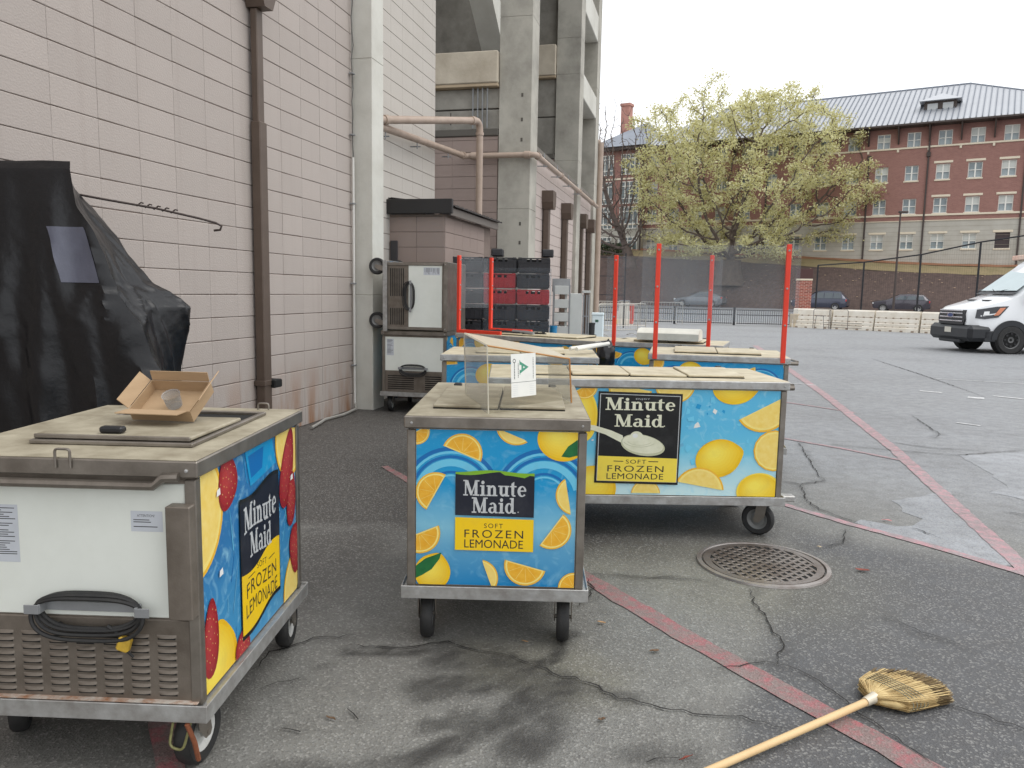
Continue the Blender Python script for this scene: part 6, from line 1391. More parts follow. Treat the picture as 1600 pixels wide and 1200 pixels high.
# a farther brick block left of it
far = thing('brick_building', 'distant low brick block glimpsed at the building corner', 'building', un(-47.5, 96), angU)
MB().box(-6, 8.5, 0, 8, 4, 10.0, 0).build('brick_wall', brick, far); b = MB(); b.box(-6.3, 8.8, -.3, 8.3, 10.0, 10.3, 0); b.build('roof', dkm, far)
for u in (-1, 2.5, 6): MB().box(u - .6, u + .6, -.05, -.002, 7.6, 9.2, 0).build('window', glassm, far)
hd = MB(); rr = random.Random(31)
for k in range(1600):
    p_ = un(rr.uniform(-41, -33.5), rr.uniform(77.0, 78.6), 5.5 + rr.random() ** .7 * 1.3); s_ = .16; dv = Vector((rr.uniform(-1, 1), rr.uniform(-1, 1), rr.uniform(-1, 1))).normalized(); e_ = dv.orthogonal().normalized(); f_ = dv.cross(e_)
    hd.add([p_ + e_ * s_, p_ + f_ * s_ * .6, p_ - e_ * s_, p_ - f_ * s_ * .6], [(0, 1, 2, 3)])
tag(hd.build('hedge', mat('hedge_green', lin(70, 82, 56), .9, 0, .7, 1, col2=lin(44, 54, 36))), 'dark clipped hedge below the corner pavilion', 'hedge')

# ---- trees grown towards scattered points (space colonisation)
def grow(base, trunk, attr, step, infl, kill, iters, seed):
    P = [np.array(base, float)]; par = [-1]
    for t in trunk: P.append(np.array(t, float)); par.append(len(P) - 2)
    A = np.array(attr, float); P_arr = list(P); near = np.full(len(A), 1e9); idx = np.zeros(len(A), int)
    def upd(k0):
        for k in range(k0, len(P)):
            d = np.linalg.norm(A - P[k], axis=1); m_ = d < near; near[m_] = d[m_]; idx[m_] = k
    upd(1); r_ = np.random.default_rng(seed); alive = np.ones(len(A), bool)
    for it in range(iters):
        act = alive & (near < infl)
        if not act.any(): break
        k0 = len(P)
        for k in np.unique(idx[act]):
            v = A[act & (idx == k)] - P[k]; v /= np.linalg.norm(v, axis=1)[:, None] + 1e-9; v = v.mean(0) + r_.normal(0, .12, 3); L_ = np.linalg.norm(v)
            if L_ < 1e-3: continue
            P.append(P[k] + v / L_ * step); par.append(int(k))
        upd(k0); alive &= near > kill
        if len(P) > 9000: break
    return np.array(P), np.array(par)
def tree_mesh(P, par, tip, rbase, n=5):
    k = len(P); w = np.zeros(k); ch = np.zeros(k, int)
    for i in range(k - 1, 0, -1):
        if ch[i] == 0: w[i] = tip ** 2.25
        w[par[i]] += w[i]; ch[par[i]] += 1
    r = w ** (1 / 2.25); r = np.minimum(r * (rbase / r[0]) ** .0, rbase); r[0] = rbase
    b = MB(); V = []; F = []
    for i in range(1, k):
        a_, c_ = Vector(P[par[i]]), Vector(P[i]); d = (c_ - a_)
        if d.length < 1e-6: continue
        d.normalize(); e = d.orthogonal().normalized(); f = d.cross(e); o = len(V); m_ = n if r[i] < .12 else 9
        ra = min(r[par[i]], r[i] * 1.35)
        for q in range(m_):
            t = 2 * math.pi * q / m_; x = e * math.cos(t) + f * math.sin(t); V.append(tuple(a_ + x * ra)); V.append(tuple(c_ + x * r[i]))
        for q in range(m_): F.append((o + 2 * q, o + 2 * ((q + 1) % m_), o + 2 * ((q + 1) % m_) + 1, o + 2 * q + 1))
    b.v = V; b.f = F; b.m = [0] * len(F); return b, r, ch
bark = mat('bark', lin(104, 92, 84), .95, 0, .8, 3, .5, 12, col2=lin(74, 64, 60)); bark_d = mat('bark_dark', lin(112, 100, 94), .95, 0, .8, 3, .5, 12, col2=lin(80, 70, 66))
def leafy(name, label, u, nn_, z0, ctr, rad, trunkh, rtrunk, natt, nleaf, lsize, lmats, seed, step=.55, kill=1.0, tip=.018, bare=False, lean=(0, 0), bm=bark, inner=.35, spread=.5):
    root = thing(name, label, 'tree', un(u, nn_, z0)); r_ = np.random.default_rng(seed); att = []
    while len(att) < natt:
        q = r_.uniform(-1, 1, 3); L_ = np.linalg.norm(q)
        if L_ > 1 or L_ < inner: continue
        if q[2] < -.72: continue
        lump_ = mnoise.noise(Vector((q[0] * 2.6 + seed, q[1] * 2.6, q[2] * 2.6)))
        if lump_ < -.33 and L_ > .55: continue
        if L_ > .86 + .14 * mnoise.noise(Vector((q[0] * 4 + seed, q[1] * 4, q[2] * 4))) * 2: continue
        att.append([ctr[0] + q[0] * rad[0], ctr[1] + q[1] * rad[1], ctr[2] + q[2] * rad[2]])
    trunk = [(lean[0] * t, lean[1] * t, trunkh * t) for t in np.linspace(.25, 1, 5)]
    P, par = grow((0, 0, -.4), trunk, att, step, 60, kill, 90, seed); b, rads, ch = tree_mesh(P, par, tip, rtrunk)
    # flare at the root
    b.tube([(0, 0, -.6), (0, 0, .2), (lean[0] * .3, lean[1] * .3, trunkh * .35), (lean[0] * .8, lean[1] * .8, trunkh * .85)], [rtrunk * 1.5, rtrunk * 1.2, rtrunk * 1.0, rtrunk * .9], 12)
    b.build('trunk', bm, root, 60)
    if bare: return root
    tips = np.where(rads < tip * 1.7)[0]; rr = random.Random(seed); V = []; F = []; Mi = []
    for k in range(nleaf):
        p_ = Vector(P[tips[rr.randrange(len(tips))]]) + Vector((rr.gauss(0, spread), rr.gauss(0, spread), rr.gauss(0, spread * .7)))
        s_ = lsize * rr.uniform(.55, 1.3); dv = Vector((rr.gauss(0, 1), rr.gauss(0, 1), rr.gauss(0, 1) + .6)).normalized(); e_ = dv.orthogonal().normalized(); e_ = (Matrix.Rotation(rr.uniform(0, 6.3), 3, dv) @ e_); f_ = dv.cross(e_); o = len(V)
        V += [tuple(p_ - e_ * s_), tuple(p_ + f_ * s_ * .45), tuple(p_ + e_ * s_), tuple(p_ - f_ * s_ * .45)]; F.append((o, o + 1, o + 2, o + 3)); Mi.append(0 if rr.random() < .6 else 1 if rr.random() < .7 else 2)
    cb_ = MB(); cb_.v = V; cb_.f = F; cb_.m = Mi; cb_.build('crown', lmats, root, kind='stuff'); return root
def leafmat(name, c):
    m = mat(name, c, .7); n, p = nodes_of(m); tr_ = n.nodes.new('ShaderNodeBsdfTranslucent'); tr_.inputs[0].default_value = (c[0] * 1.0, c[1] * 1.0, c[2] * .9, 1); mxs = n.nodes.new('ShaderNodeMixShader'); mxs.inputs[0].default_value = .4
    o = [q for q in n.nodes if q.type == 'OUTPUT_MATERIAL'][0]; n.links.new(p.outputs[0], mxs.inputs[1]); n.links.new(tr_.outputs[0], mxs.inputs[2]); n.links.new(mxs.outputs[0], o.inputs[0]); return m
LM = [leafmat('spring_leaf', lin(210, 206, 156)), leafmat('spring_leaf_pale', lin(229, 226, 184)), leafmat('spring_leaf_dull', lin(184, 174, 116))]
LG = [leafmat('green_leaf', lin(120, 150, 70)), leafmat('green_leaf_pale', lin(150, 176, 92)), leafmat('green_leaf_dull', lin(96, 120, 58))]
leafy('oak_tree', 'big spreading tree in pale spring leaf on the mulch bank', -21.4, 75, 3.0, (1.0, -.6, 9.4), (13.4, 8.0, 10.4), 2.2, 1.1, 1950, 60000, .135, LM, 5, .5, .8, .026, spread=.30, inner=.45)
leafy('bare_tree', 'leafless dark tree leaning left beside the concrete building', -30.8, 72.5, 4.6, (-2.6, 0, 6.8), (6.2, 3.6, 9.6), 1.6, .5, 2600, 0, .1, LM, 9, .35, .42, .020, bare=True, lean=(-.5, 0), bm=bark_d, inner=.15)
leafy('green_tree', 'small fresh green tree far behind the bare tree', -41.5, 84, 6.3, (0, 0, 4.2), (3.2, 3, 4.2), 1.4, .22, 260, 9000, .16, LG, 14, .5, .9, .02, spread=.5)

# ---- lamp pole on the bank
lp = thing('lamp_pole', 'slim dark lamp pole in front of the brick hall', 'lamp post', un(-6.1, 66, .3))
MB().tube([(0, 0, 0), (0, 0, 7.6)], [.09, .06], 10).build('pole', dkm, lp, 40); MB().box(-.12, .55, -.14, .14, 7.6, 7.76, 0, .03).build('lamp_head', dkm, lp)

# ---- cars beyond the fence: lofted bodies
def loft(stations, m, parent, name, nseg=9):
    """stations: (x, zb, zbelt, zt, wb, wt): a section from sill over roof to sill"""
    b = MB(); vs = []; fs = []
    for x, zb_, zl, zt, wb_, wt in stations:
        sec = [(-wb_ * .96, zb_), (-wb_, zb_ + (zl - zb_) * .35), (-wb_ * .99, zl), (-wt, zt - (zt - zl) * .12), (-wt * .82, zt), (0, zt + .015), (wt * .82, zt), (wt, zt - (zt - zl) * .12), (wb_ * .99, zl), (wb_, zb_ + (zl - zb_) * .35), (wb_ * .96, zb_)]
        vs += [(x, y, z) for y, z in sec]
    k = 11
    for i in range(len(stations) - 1):
        for j in range(k - 1): fs.append((i * k + j, i * k + j + 1, (i + 1) * k + j + 1, (i + 1) * k + j))
    fs.append(tuple(range(k))); fs.append(tuple((len(stations) - 1) * k + j for j in range(k))[::-1]); b.add(vs, fs); return b.build(name, m, parent, 40)
glass_dk = mat('car_glass', lin(70, 80, 86), .08, 0, 0, spec=.9)
def wheel(parent, x, y, r_, w_, rimm):
    T = Matrix.Translation((x, y, r_)); b = MB().lathe([(r_ * .62, -w_ / 2), (r_ * .93, -w_ / 2), (r_, -w_ * .36), (r_, w_ * .36), (r_ * .93, w_ / 2), (r_ * .62, w_ / 2)], 26, 'y', 0, T); o = b.build('wheel', black_rub, parent, 35)
    b = MB().lathe([(.001, -w_ * .34), (r_ * .2, -w_ * .42), (r_ * .26, -w_ * .3), (r_ * .5, -w_ * .32), (r_ * .62, -w_ * .46), (r_ * .66, -w_ * .44)], 26, 'y', 0, T).lathe([(.001, w_ * .34), (r_ * .5, w_ * .32), (r_ * .66, w_ * .44)], 20, 'y', 0, T); b.build('rim', rimm, o, 35)
    b = MB()
    for q in range(8): t = q * math.pi / 4; b.lathe([(.001, -w_ * .47), (r_ * .075, -w_ * .46), (r_ * .075, -w_ * .3)], 8, 'y', 0, T @ Matrix.Translation((r_ * .44 * math.cos(t), 0, r_ * .44 * math.sin(t))))
    b.build('rim_holes', black_pl, o)
def car(label, u, nn_, z, L_, hgt, paint, suv, flip, tail=False):
    o = thing('parked_car', label, 'car', un(u, nn_, z), angU + (0 if flip else math.pi)); k = L_ / 4.6; h_ = hgt
    if suv: st_ = [(-2.3, .45, .75, .78, .72, .6), (-2.2, .3, .82, .9, .82, .7), (-1.2, .25, .95, 1.04, .88, .76), (-.95, .25, .98, 1.1, .89, .72), (-.15, .25, 1.0, h_ - .03, .9, .62), (.6, .25, 1.0, h_, .9, .64), (1.7, .25, 1.0, h_ - .06, .89, .62), (2.15, .3, 1.0, 1.08, .86, .7), (2.3, .42, .9, .95, .8, .66)]
    else: st_ = [(-2.3, .4, .62, .66, .7, .6), (-2.15, .25, .7, .78, .82, .7), (-1.0, .22, .88, .96, .88, .74), (-.75, .22, .9, 1.0, .88, .7), (.15, .22, .92, h_ - .02, .88, .58), (.9, .22, .92, h_, .88, .58), (1.75, .22, .95, 1.16, .87, .66), (2.2, .3, .92, 1.0, .84, .68), (2.3, .4, .85, .9, .78, .64)]
    loft([(x * k, *r_) for x, *r_ in st_], paint, o, 'body')
    for sy in (-1, 1):
        for x0, x1 in (((-.42, .42), (.48, 1.15), (1.2, 1.85)) if suv else ((-.3, .5), (.56, 1.3))):
            zt = h_ - .16; b = MB(); y0, y1 = sy * .875, sy * .72; sl_ = .35 if x0 < 0 else .02
            b.add([(x0 * k - .1 * (x0 < 0), y0 + sy * .025, 1.03), (x1 * k, y0 + sy * .025, 1.03), (x1 * k - (.12 if x1 > 1.2 else 0), y1 + sy * .03, zt), (x0 * k + sl_, y1 + sy * .03, zt)], [(0, 1, 2, 3) if sy < 0 else (3, 2, 1, 0)]); b.build('window', glass_dk, o)
        for x in (-1.42, 1.38): wheel(o, x * k, sy * .8, .34, .22, alu)
        b = MB(); b.box(2.16 * k, 2.27 * k, sy * .62, sy * .84, .78, .96, 0, .02); b.build('tail_light', mat('tail_red', lin(190, 50, 50), .3), o)
        b = MB(); b.box(-2.3 * k, -2.1 * k, sy * .55, sy * .8, .64, .78, 0, .03); b.build('headlight', mat('lamp_clear', lin(220, 222, 222), .2), o)
    b = MB(); b.add([(-.93 * k, -.66, 1.10), (-.93 * k, .66, 1.10), (-.2 * k, .52, h_ - .05), (-.2 * k, -.52, h_ - .05)], [(0, 3, 2, 1)]); b.v = [(x - .02, y, z_ + .02) for x, y, z_ in b.v]; b.build('windshield', glass_dk, o)
    return o
car('dark hatchback parked beyond the fence, right of the brick pillar', -5.9, 70.4, .34, 4.2, 1.5, mat('car_dark', lin(70, 66, 74), .25, .3, coat=.6), True, True)
car('dark blue SUV with red tail light just right of the brick pillar', -12.2, 70.4, .34, 4.5, 1.68, mat('car_blue', lin(62, 66, 82), .25, .3, coat=.6), True, True)
car('grey sedan parked behind the clear screens and the iron gate', -22.8, 70.6, .34, 4.6, 1.45, mat('car_grey', lin(120, 124, 128), .25, .3, coat=.6), False, True)
car('white car on the rise beside the corner pavilion', -42.0, 81.5, 6.9, 4.4, 1.5, mat('car_white', lin(225, 226, 228), .25, 0, coat=.6), False, True)

# ---- brick gate pillar, iron gate, fence
pl_ = thing('brick_pillar', 'square red brick gate pillar with stone band', 'pillar', (14.45, 38.6, 0), R(-18))
brick2 = mat('pillar_brick', lin(150, 78, 66), .9, 0, .5, 2, .2, 20, col2=lin(122, 60, 54)); n, p = nodes_of(brick2); tc = n.nodes.new('ShaderNodeTexCoord'); bt = n.nodes.new('ShaderNodeTexBrick'); bt.inputs['Brick Width'].default_value = .22; bt.inputs['Row Height'].default_value = .075; bt.inputs['Mortar Size'].default_value = .010; bt.inputs['Scale'].default_value = 1
mp = n.nodes.new('ShaderNodeMapping'); mp.inputs['Rotation'].default_value = (R(90), 0, 0); n.links.new(tc.outputs['Object'], mp.inputs[0]); n.links.new(mp.outputs[0], bt.inputs['Vector']); bt.inputs['Color1'].default_value = lin(160, 84, 70); bt.inputs['Color2'].default_value = lin(118, 56, 48); bt.inputs['Mortar'].default_value = lin(190, 160, 146); n.links.new(bt.outputs[0], p.inputs['Base Color'])
MB().box(-.36, .36, -.36, .36, -.02, 2.28, 0, .01).build('shaft', brick2, pl_); MB().box(-.38, .38, -.38, .38, 2.281, 2.36, 0, .01).build('stone_band', trim, pl_); MB().box(-.37, .37, -.37, .37, 2.361, 2.85, 0, .01).build('cap_block', mat('dark_brick', lin(84, 60, 58), .9), pl_)
def fence_run(o, P0, P1, h_, npk, rail_z, m, curve=0):
    P0 = Vector(P0); P1 = Vector(P1); b = MB(); L_ = (P1 - P0).length
    for i in range(npk):
        c_ = P0 + (P1 - P0) * ((i + .5) / npk); b.tube([c_ + Vector((0, 0, .06)), c_ + Vector((0, 0, h_))], .011, 4)
    b.build('picket', m, o, kind='stuff'); b = MB()
    for z in rail_z: b.tube([P0 + Vector((0, 0, z)), P1 + Vector((0, 0, z))], .02, 5)
    b.build('rail', m, o)
iron_m = mat('black_iron', lin(38, 38, 42), .5, .3)
G0, G1 = Vector((2.3, 39.6, 0)), Vector((14.0, 38.35, 0)); gk = 4
for k in range(gk):
    a_ = G0 + (G1 - G0) * (k / gk); c_ = G0 + (G1 - G0) * ((k + 1) / gk)
    g_ = thing('iron_gate', 'low black picket gate leaf across the yard entrance, %s from the brick pillar' % ('fourth', 'third', 'second', 'first')[k], 'gate', tuple(a_), 0, 'gate leaves at the yard entrance')
    d_ = c_ - a_; fence_run(g_, (.12, 0, 0), d_ * .97, .78, 26, (.1, .52, .76), iron_m)
    MB().box(-.05, .05, -.05, .05, 0, .9, 0, .01).build('post', iron_m, g_)
wf = thing('chain_link_fence', 'tall black chain-link fence rising behind the white barriers', 'fence', (14.27, 37, 0))
FP = [(14.9, 38.1, 3.02), (16.02, 35.6, 3.1), (17.6, 33.7, 3.38), (19.3, 32.3, 3.86), (21.4, 30.6, 4.25), (24.5, 28.5, 4.7)]
FP = [(x * 1.06, y * 1.06, 1.5 + (z - 1.5) * 1.06) for x, y, z in FP]
for x, y, z in FP: MB().tube([(x - 14.27, y - 37, 0), (x - 14.27, y - 37, z)], .045, 8).build('post', iron_m, wf, 40)
b = MB(); b.tube([(x - 14.27, y - 37, z) for x, y, z in FP], .035, 6); b.build('top_rail', iron_m, wf, 40)
wl = MB()
for (xa, ya, za), (xb, yb, zb_) in zip(FP[:-1], FP[1:]):
    for q in range(26):
        t = q / 26; x, y, z = xa + (xb - xa) * t, ya + (yb - ya) * t, za + (zb_ - za) * t; wl.tube([(x - 14.27, y - 37, .2), (x - 14.27 + .0, y - 37, z)], .0022, 3)
wl.build('wire_mesh', mat('wire_black', lin(50, 50, 52), .6), wf, kind='stuff')

# ---- white water barriers, concrete block, steel frames
bar_m = mat('barrier_white', lin(236, 230, 218), .55, 0, .8, 2.5, .05, 30, col2=lin(208, 196, 176)); grm = mat('barrier_groove', lin(150, 132, 114), .8)
bprof = [(-.30, 0), (.30, 0), (.30, .16), (.255, .20), (.265, .34), (.215, .38), (.215, .56), (.17, .60), (.165, .86), (.12, .92), (-.12, .92), (-.165, .86), (-.17, .60), (-.215, .56), (-.215, .38), (-.265, .34), (-.255, .20), (-.30, .16)]
def barrier_meshes(L_):
    b = MB(); b.prism(bprof, .02, L_ - .02, lambda a_, z, h: (h, a_, z)); b.v = b.v
    d = MB()
    for z0 in (.195, .375, .595):
        for k in range(6): x = .12 + k * (L_ - .3) / 5; d.box(x, x + .07, -.245 + (z0 - .2) * .15, -.2 + (z0 - .2) * .12 - .06, z0 - .02, z0 + .03, 0)
        d.box(.03, L_ - .03, -.262 + (z0 - .195) * .19, -.20, z0 - .006, z0 + .008, 0)
    for k in range(4): x = .2 + k * (L_ - .5) / 3; d.box(x, x + .12, -.302, -.2, .0, .07, 0)
    return b, d
bb, dd = barrier_meshes(1.86)
B0, B1 = Vector((13.7, 37.6, 0)), Vector((19.4, 32.4, 0)); bd_ = (B1 - B0).normalized(); ba = math.atan2(bd_.y, bd_.x)
bmesh_ = None
for k in range(5):
    p_ = B0 + bd_ * 1.9 * k; o = thing('water_barrier', 'white plastic road barrier, %s from the brick pillar' % ('first', 'second', 'third', 'fourth', 'fifth')[k], 'barrier', tuple(p_), ba + R((0, .6, -.5, .8, 0)[k]), 'white road barriers in a row')
    if bmesh_ is None: s1 = bb.build('shell', bar_m, o); s2 = dd.build('moulded_groove', grm, o); bmesh_ = (s1.data, s2.data)
    else: inst('shell', bmesh_[0], o); inst('moulded_groove', bmesh_[1], o)
tag(MB().box(-.38, .38, -.3, .3, 0, .64, 0, .02).build('concrete_block', mat('tan_block', lin(206, 188, 160), .85, 0, .4, 3)), 'tan concrete block at the foot of the brick pillar', 'block').location = (13.95, 37.55, 0)
rc_ = thing('steel_frame_cart', 'bare steel tube trolley frame in front of the white barriers', 'trolley', (13.9, 35.7, 0), ba)
tb_ = mat('tube_steel', lin(110, 102, 98), .45, .4)
for x0, x1, h_ in ((0, .78, .92), (.72, 1.55, .92)):
    MB().tube(rounded([(x0, 0, .04), (x0, 0, h_), (x1, 0, h_), (x1, 0, .04)], .08, 4), .014, 6).build('hoop', tb_, rc_, 40)
for z in (.12, .22, .34): MB().tube([(.5, 0, z), (2.2, -.1, z)], .010, 5).build('rail', tb_, rc_)
MB().box(.12, .50, -.1, .2, .60, .64, 0).build('stool_top', tb_, rc_)
for x in (.15, .47): MB().tube([(x, -.05, .60), (x + (-.06 if x < .3 else .06), -.08, 0)], .014, 5).build('stool_leg', tb_, rc_)
ob = thing('water_barrier', 'white plastic barrier with yellow and red ends standing alone by the gate', 'barrier', (5.3, 36.9, 0), R(80))
b = MB(); b.prism([(a_ * 1.5, z * 1.12) for a_, z in bprof], 0, .9, lambda a_, z, h: (h, a_, z)); b.build('shell', bar_m, ob)
MB().box(-.012, .90, .30, .47, .001, .26, 0, .03).build('yellow_base', mat('barrier_yellow', lin(228, 196, 70), .5), ob); MB().box(-.015, .92, -.46, -.245, .002, 1.0, 0, .05).build('red_end', mat('barrier_red', lin(206, 74, 66), .5), ob)
b = MB(); b.tube(rounded([(-.02, .26, .95), (-.02, .26, 1.14), (-.02, -.26, 1.14), (-.02, -.26, .95)], .08, 4), .02, 6); b.build('handle', grey_metal, ob, 40)
galv = mat('galvanised', lin(176, 172, 162), .4, .5)
for k, (x, y, a_) in enumerate(((2.9, 26.5, 40), (3.4, 30.5, 20), (3.6, 38.2, -6), (6.3, 38.4, -4))):
    o = thing('crowd_barrier', 'galvanised crowd barrier, %s' % ('nearest one past the street wall', 'second one past the street wall', 'left of the yellow-footed barrier', 'right of the yellow-footed barrier')[k], 'barrier', (x, y, 0), R(a_), 'crowd barriers at the far end')
    MB().tube(rounded([(0, 0, .02), (0, 0, 1.08), (2.1, 0, 1.08), (2.1, 0, .02)], .1, 4), .02, 6).build('hoop', galv, o, 40); b = MB()
    for q in range(15): b.tube([(.1 + q * .135, 0, .2), (.1 + q * .135, 0, 1.07)], .008, 4)
    b.tube([(0, 0, .2), (2.1, 0, .2)], .015, 5); b.build('bars', galv, o, kind='stuff')
    for x_ in (.3, 1.8): MB().tube([(x_, -.25, .01), (x_, 0, .08), (x_, .25, .01)], .015, 5).build('foot', galv, o)
lsq = thing('wire_cage', 'tall grey mesh frame beyond the street wall corner', 'cage', (3.2, 33.5, 0))
for x in (0, 1.6): MB().box(x - .03, x + .03, -.03, .03, 0, 3.2, 0).build('post', iron_m, lsq)
for z in (1.4, 2.2, 3.0): MB().box(.031, 1.569, -.012, .012, z, z + .03, 0).build('rail', iron_m, lsq)

# ---- site cabin behind the van
sc = thing('site_cabin', 'pale flat-roofed cabin behind the white van', 'cabin', (27.5, 40.5, 0), R(-12))
MB().box(0, 6, 0, 3, 0, 3.7, 0, .02).build('wall', mat('cabin_wall', lin(196, 192, 180), .7, 0, .3, 1), sc); MB().box(-.25, 6.2, -.35, 3.2, 3.701, 3.95, 0, .03).build('roof_edge', mat('cabin_roof', lin(220, 176, 158), .6, 0, .6, .8, col2=lin(222, 214, 200)), sc); MB().box(-.03, .12, -.04, -.002, 0, 3.69, 0).build('corner_trim', wframe, sc)

# ---- white van (heads to the left)
van_w = mat('van_white', lin(232, 234, 236), .22, 0, .15, 1.2, col2=lin(220, 222, 222), coat=.5); van_b = mat('van_black', lin(38, 40, 44), .5, 0, .3, 5, .05, 60)
van = thing('delivery_van', 'white high-roof delivery van with black bumper at the right edge', 'van', (12.82, 22.5, 0), R(-1.5)); van.scale = (1.07, 1.07, 1.09)
SV = [(.0, .50, .80, 1.02, .70, .60), (.06, .34, .86, 1.12, .86, .74), (.22, .30, .95, 1.20, .95, .84), (.60, .30, 1.02, 1.32, 1.0, .88), (1.00, .30, 1.06, 1.45, 1.01, .90), (1.22, .30, 1.10, 1.56, 1.015, .90), (1.75, .30, 1.2, 2.06, 1.02, .86), (2.05, .30, 1.25, 2.34, 1.02, .84), (2.40, .30, 1.3, 2.56, 1.02, .83), (2.9, .30, 1.3, 2.66, 1.02, .83), (4.0, .30, 1.3, 2.70, 1.02, .84), (5.7, .32, 1.3, 2.68, 1.02, .84), (5.85, .40, 1.3, 2.6, .98, .80)]
loft(SV, van_w, van, 'body')
def sidequad(b, P, sy, off=.012): # polygon on the side: (x, z) points with a y from tumblehome
    def yy(x, z):
        zt = np.interp(x, [s_[0] for s_ in SV], [s_[3] for s_ in SV]); zl = np.interp(x, [s_[0] for s_ in SV], [s_[2] for s_ in SV]); wb_ = np.interp(x, [s_[0] for s_ in SV], [s_[4] for s_ in SV]); wt = np.interp(x, [s_[0] for s_ in SV], [s_[5] for s_ in SV])
        return wb_ * .995 if z <= zl else wb_ * .99 + (wt - wb_ * .99) * min(1, (z - zl) / ((zt - zl) * .88 + 1e-6))
    xa = min(p_[0] for p_ in P); xb = max(p_[0] for p_ in P); ns_ = max(1, int((xb - xa) / .07))
    for q in range(ns_):
        e0 = xa + (xb - xa) * q / ns_; w_ = (xb - xa) / ns_; C = clip([(x - e0, z) for x, z in P], w_, 9)
        if len(C) >= 3: b.add([(x + e0, sy * (float(yy(x + e0, z)) + off), z) for x, z in C], [tuple(range(len(C))) if sy < 0 else tuple(range(len(C)))[::-1]])
for sy in (-1, 1):
    b = MB(); sidequad(b, [(1.40, 1.33), (2.75, 1.33), (2.75, 2.05), (2.15, 2.05)], sy); b.build('side_window', glass_dk, van)
    b = MB(); sidequad(b, [(1.28, 1.36), (1.42, 1.30), (2.8, 1.30), (2.8, 1.335), (1.41, 1.335)], sy, .016); b.build('window_seal', van_b, van)
    b = MB(); b.box(.30, 5.7, sy * .96, sy * 1.03, .30, .58, 0, .02); b.build('sill_cladding', van_b, van)
    for c_ in (.98, 4.55): b = MB(); b.prism(arcpts(c_, .36, .50, 0, 180, 18) + arcpts(c_, .36, .36, 180, 0, 18), sy * 1.0, sy * 1.045, lambda a_, z, h: (a_, h, z)); b.build('wheel_arch', van_b, van)
    for c_ in (.98, 4.55):
        b = MB(); b.prism(arcpts(c_, .36, .40, 0, 360, 26)[:-1], sy * .80, sy * 1.031, lambda a_, z, h: (a_, h, z)); b.build('wheel_well', dark, van); wheel(van, c_, sy * .94, .36, .24, mat('van_rim', lin(96, 96, 96), .45, .3))
    b = MB(); b.box(1.34, 1.46, sy * 1.05, sy * 1.32, 1.32, 1.66, 0, .04); mr_ = b.build('mirror', van_b, van); MB().box(1.45, 1.465, sy * 1.09, sy * 1.28, 1.36, 1.62, 0).build('mirror_glass', mat('mirror_glass', lin(190, 196, 198), .05, .9), mr_)
    b = MB(); hl = [(.10, .90), (.30, .88), (.62, .93), (.90, 1.22), (.60, 1.20), (.16, 1.12)]; sidequad(b, hl, sy, .02); b.build('headlight', mat('headlight_dark', lin(58, 60, 64), .12, .2), van)
    b = MB(); sidequad(b, [(.50, .97), (.62, .985), (.82, 1.18), (.68, 1.17)], sy, .026); b.build('indicator', mat('amber_lamp', lin(196, 122, 88), .3), van)
    b = MB(); sidequad(b, [(.26, .98), (.40, .985), (.42, 1.08), (.30, 1.07)], sy, .027); b.build('lamp_lens', mat('lamp_clear', lin(220, 222, 222), .2), van)
    b = MB(); sidequad(b, [(1.25, .62), (1.262, .62), (1.30, 1.30), (1.288, 1.30)], sy, .006); b.build('door_gap', van_b, van)
    # pale red lettering strip high on the side
    b = MB(); x = 2.55
    for q in range(9): sidequad(b, [(x, 2.36), (x + .05, 2.36), (x + .11, 2.46), (x + .06, 2.46)], sy, .006); x += .16
    b.build('roof_lettering', mat('faded_pink_print', lin(226, 170, 178), .4), van)
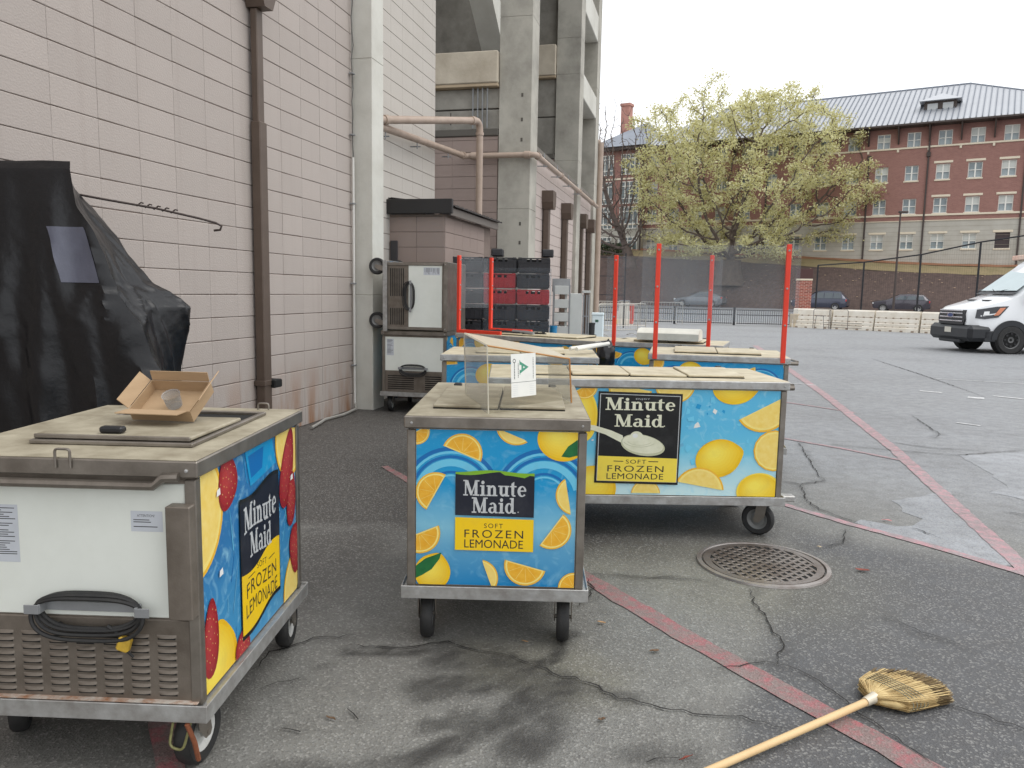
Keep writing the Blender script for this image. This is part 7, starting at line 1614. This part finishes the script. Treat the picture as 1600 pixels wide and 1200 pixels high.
b = MB(); b.add([(1.20, -.80, 1.565), (1.20, .80, 1.565), (2.32, .70, 2.42), (2.32, -.70, 2.42)], [(0, 1, 2, 3)]); T = Matrix.Translation((-.05, 0, .055)); b.v = [tuple(T @ Vector(p_)) for p_ in b.v]; b.build('windshield', mat('windshield_glass', lin(176, 192, 194), .08, 0, .4, 1.2, col2=lin(150, 168, 172), spec=.9), van)
b = MB(); b.add([(1.06, -.84, 1.50), (1.06, .84, 1.50), (1.21, .80, 1.578), (1.21, -.80, 1.578)], [(0, 1, 2, 3)]); b.v = [(x - .03, y, z + .028) for x, y, z in b.v]; b.build('cowl', van_b, van)
b = MB(); b.box(-.10, .52, -1.03, 1.03, .30, .72, 0, .10); b.box(-.06, .1, -.55, .55, .24, .34, 0, .03); b.build('bumper', van_b, van)
b = MB(); b.prism([(-.60, .72), (.60, .72), (.66, .86), (.58, 1.10), (-.58, 1.10), (-.66, .86)], -.045, .10, lambda a_, z, h: (h, a_, z)); gr = b.build('grille', mat('grille_black', lin(22, 22, 26), .4), van)
for z in (.79, .89, .99, 1.065): MB().box(-.066, -.046, -.57, .57, z, z + .032, 0, .008).build('grille_bar', mat('chrome', lin(206, 208, 212), .2, .8), gr)
b = MB(); b.add([(-.075, .16 * math.cos(t), .955 + .065 * math.sin(t)) for t in [i * math.pi / 12 for i in range(24)]], [tuple(range(24))]); b.add([(-.078, .14 * math.cos(t), .955 + .05 * math.sin(t)) for t in [i * math.pi / 12 for i in range(24)]], [tuple(range(24))], 1); b.build('oval_badge', [MATS['chrome'], mat('badge_blue', lin(42, 62, 112), .3)], gr)
MB().box(-.112, -.102, -.16, .16, .50, .64, 0, .004).build('licence_plate', mat('plate_white', lin(206, 202, 190), .5), van)
for y in (-.72, .72): MB().box(-.08, .02, y - .12, y + .12, .47, .52, 0, .01).build('fog_lamp', mat('lamp_clear', lin(220, 222, 222), .2), van)
for y in (-.35, .35): MB().box(.62, .80, y - .16, y + .16, 1.345, 1.375, 0, .01).build('bonnet_vent', van_b, van)
for y in (-.3, .3):
    b = MB(); b.tube([(1.12, y * .4, 1.60), (1.32, y * 2.2, 1.72)], .012, 5); b.build('wiper', van_b, van)
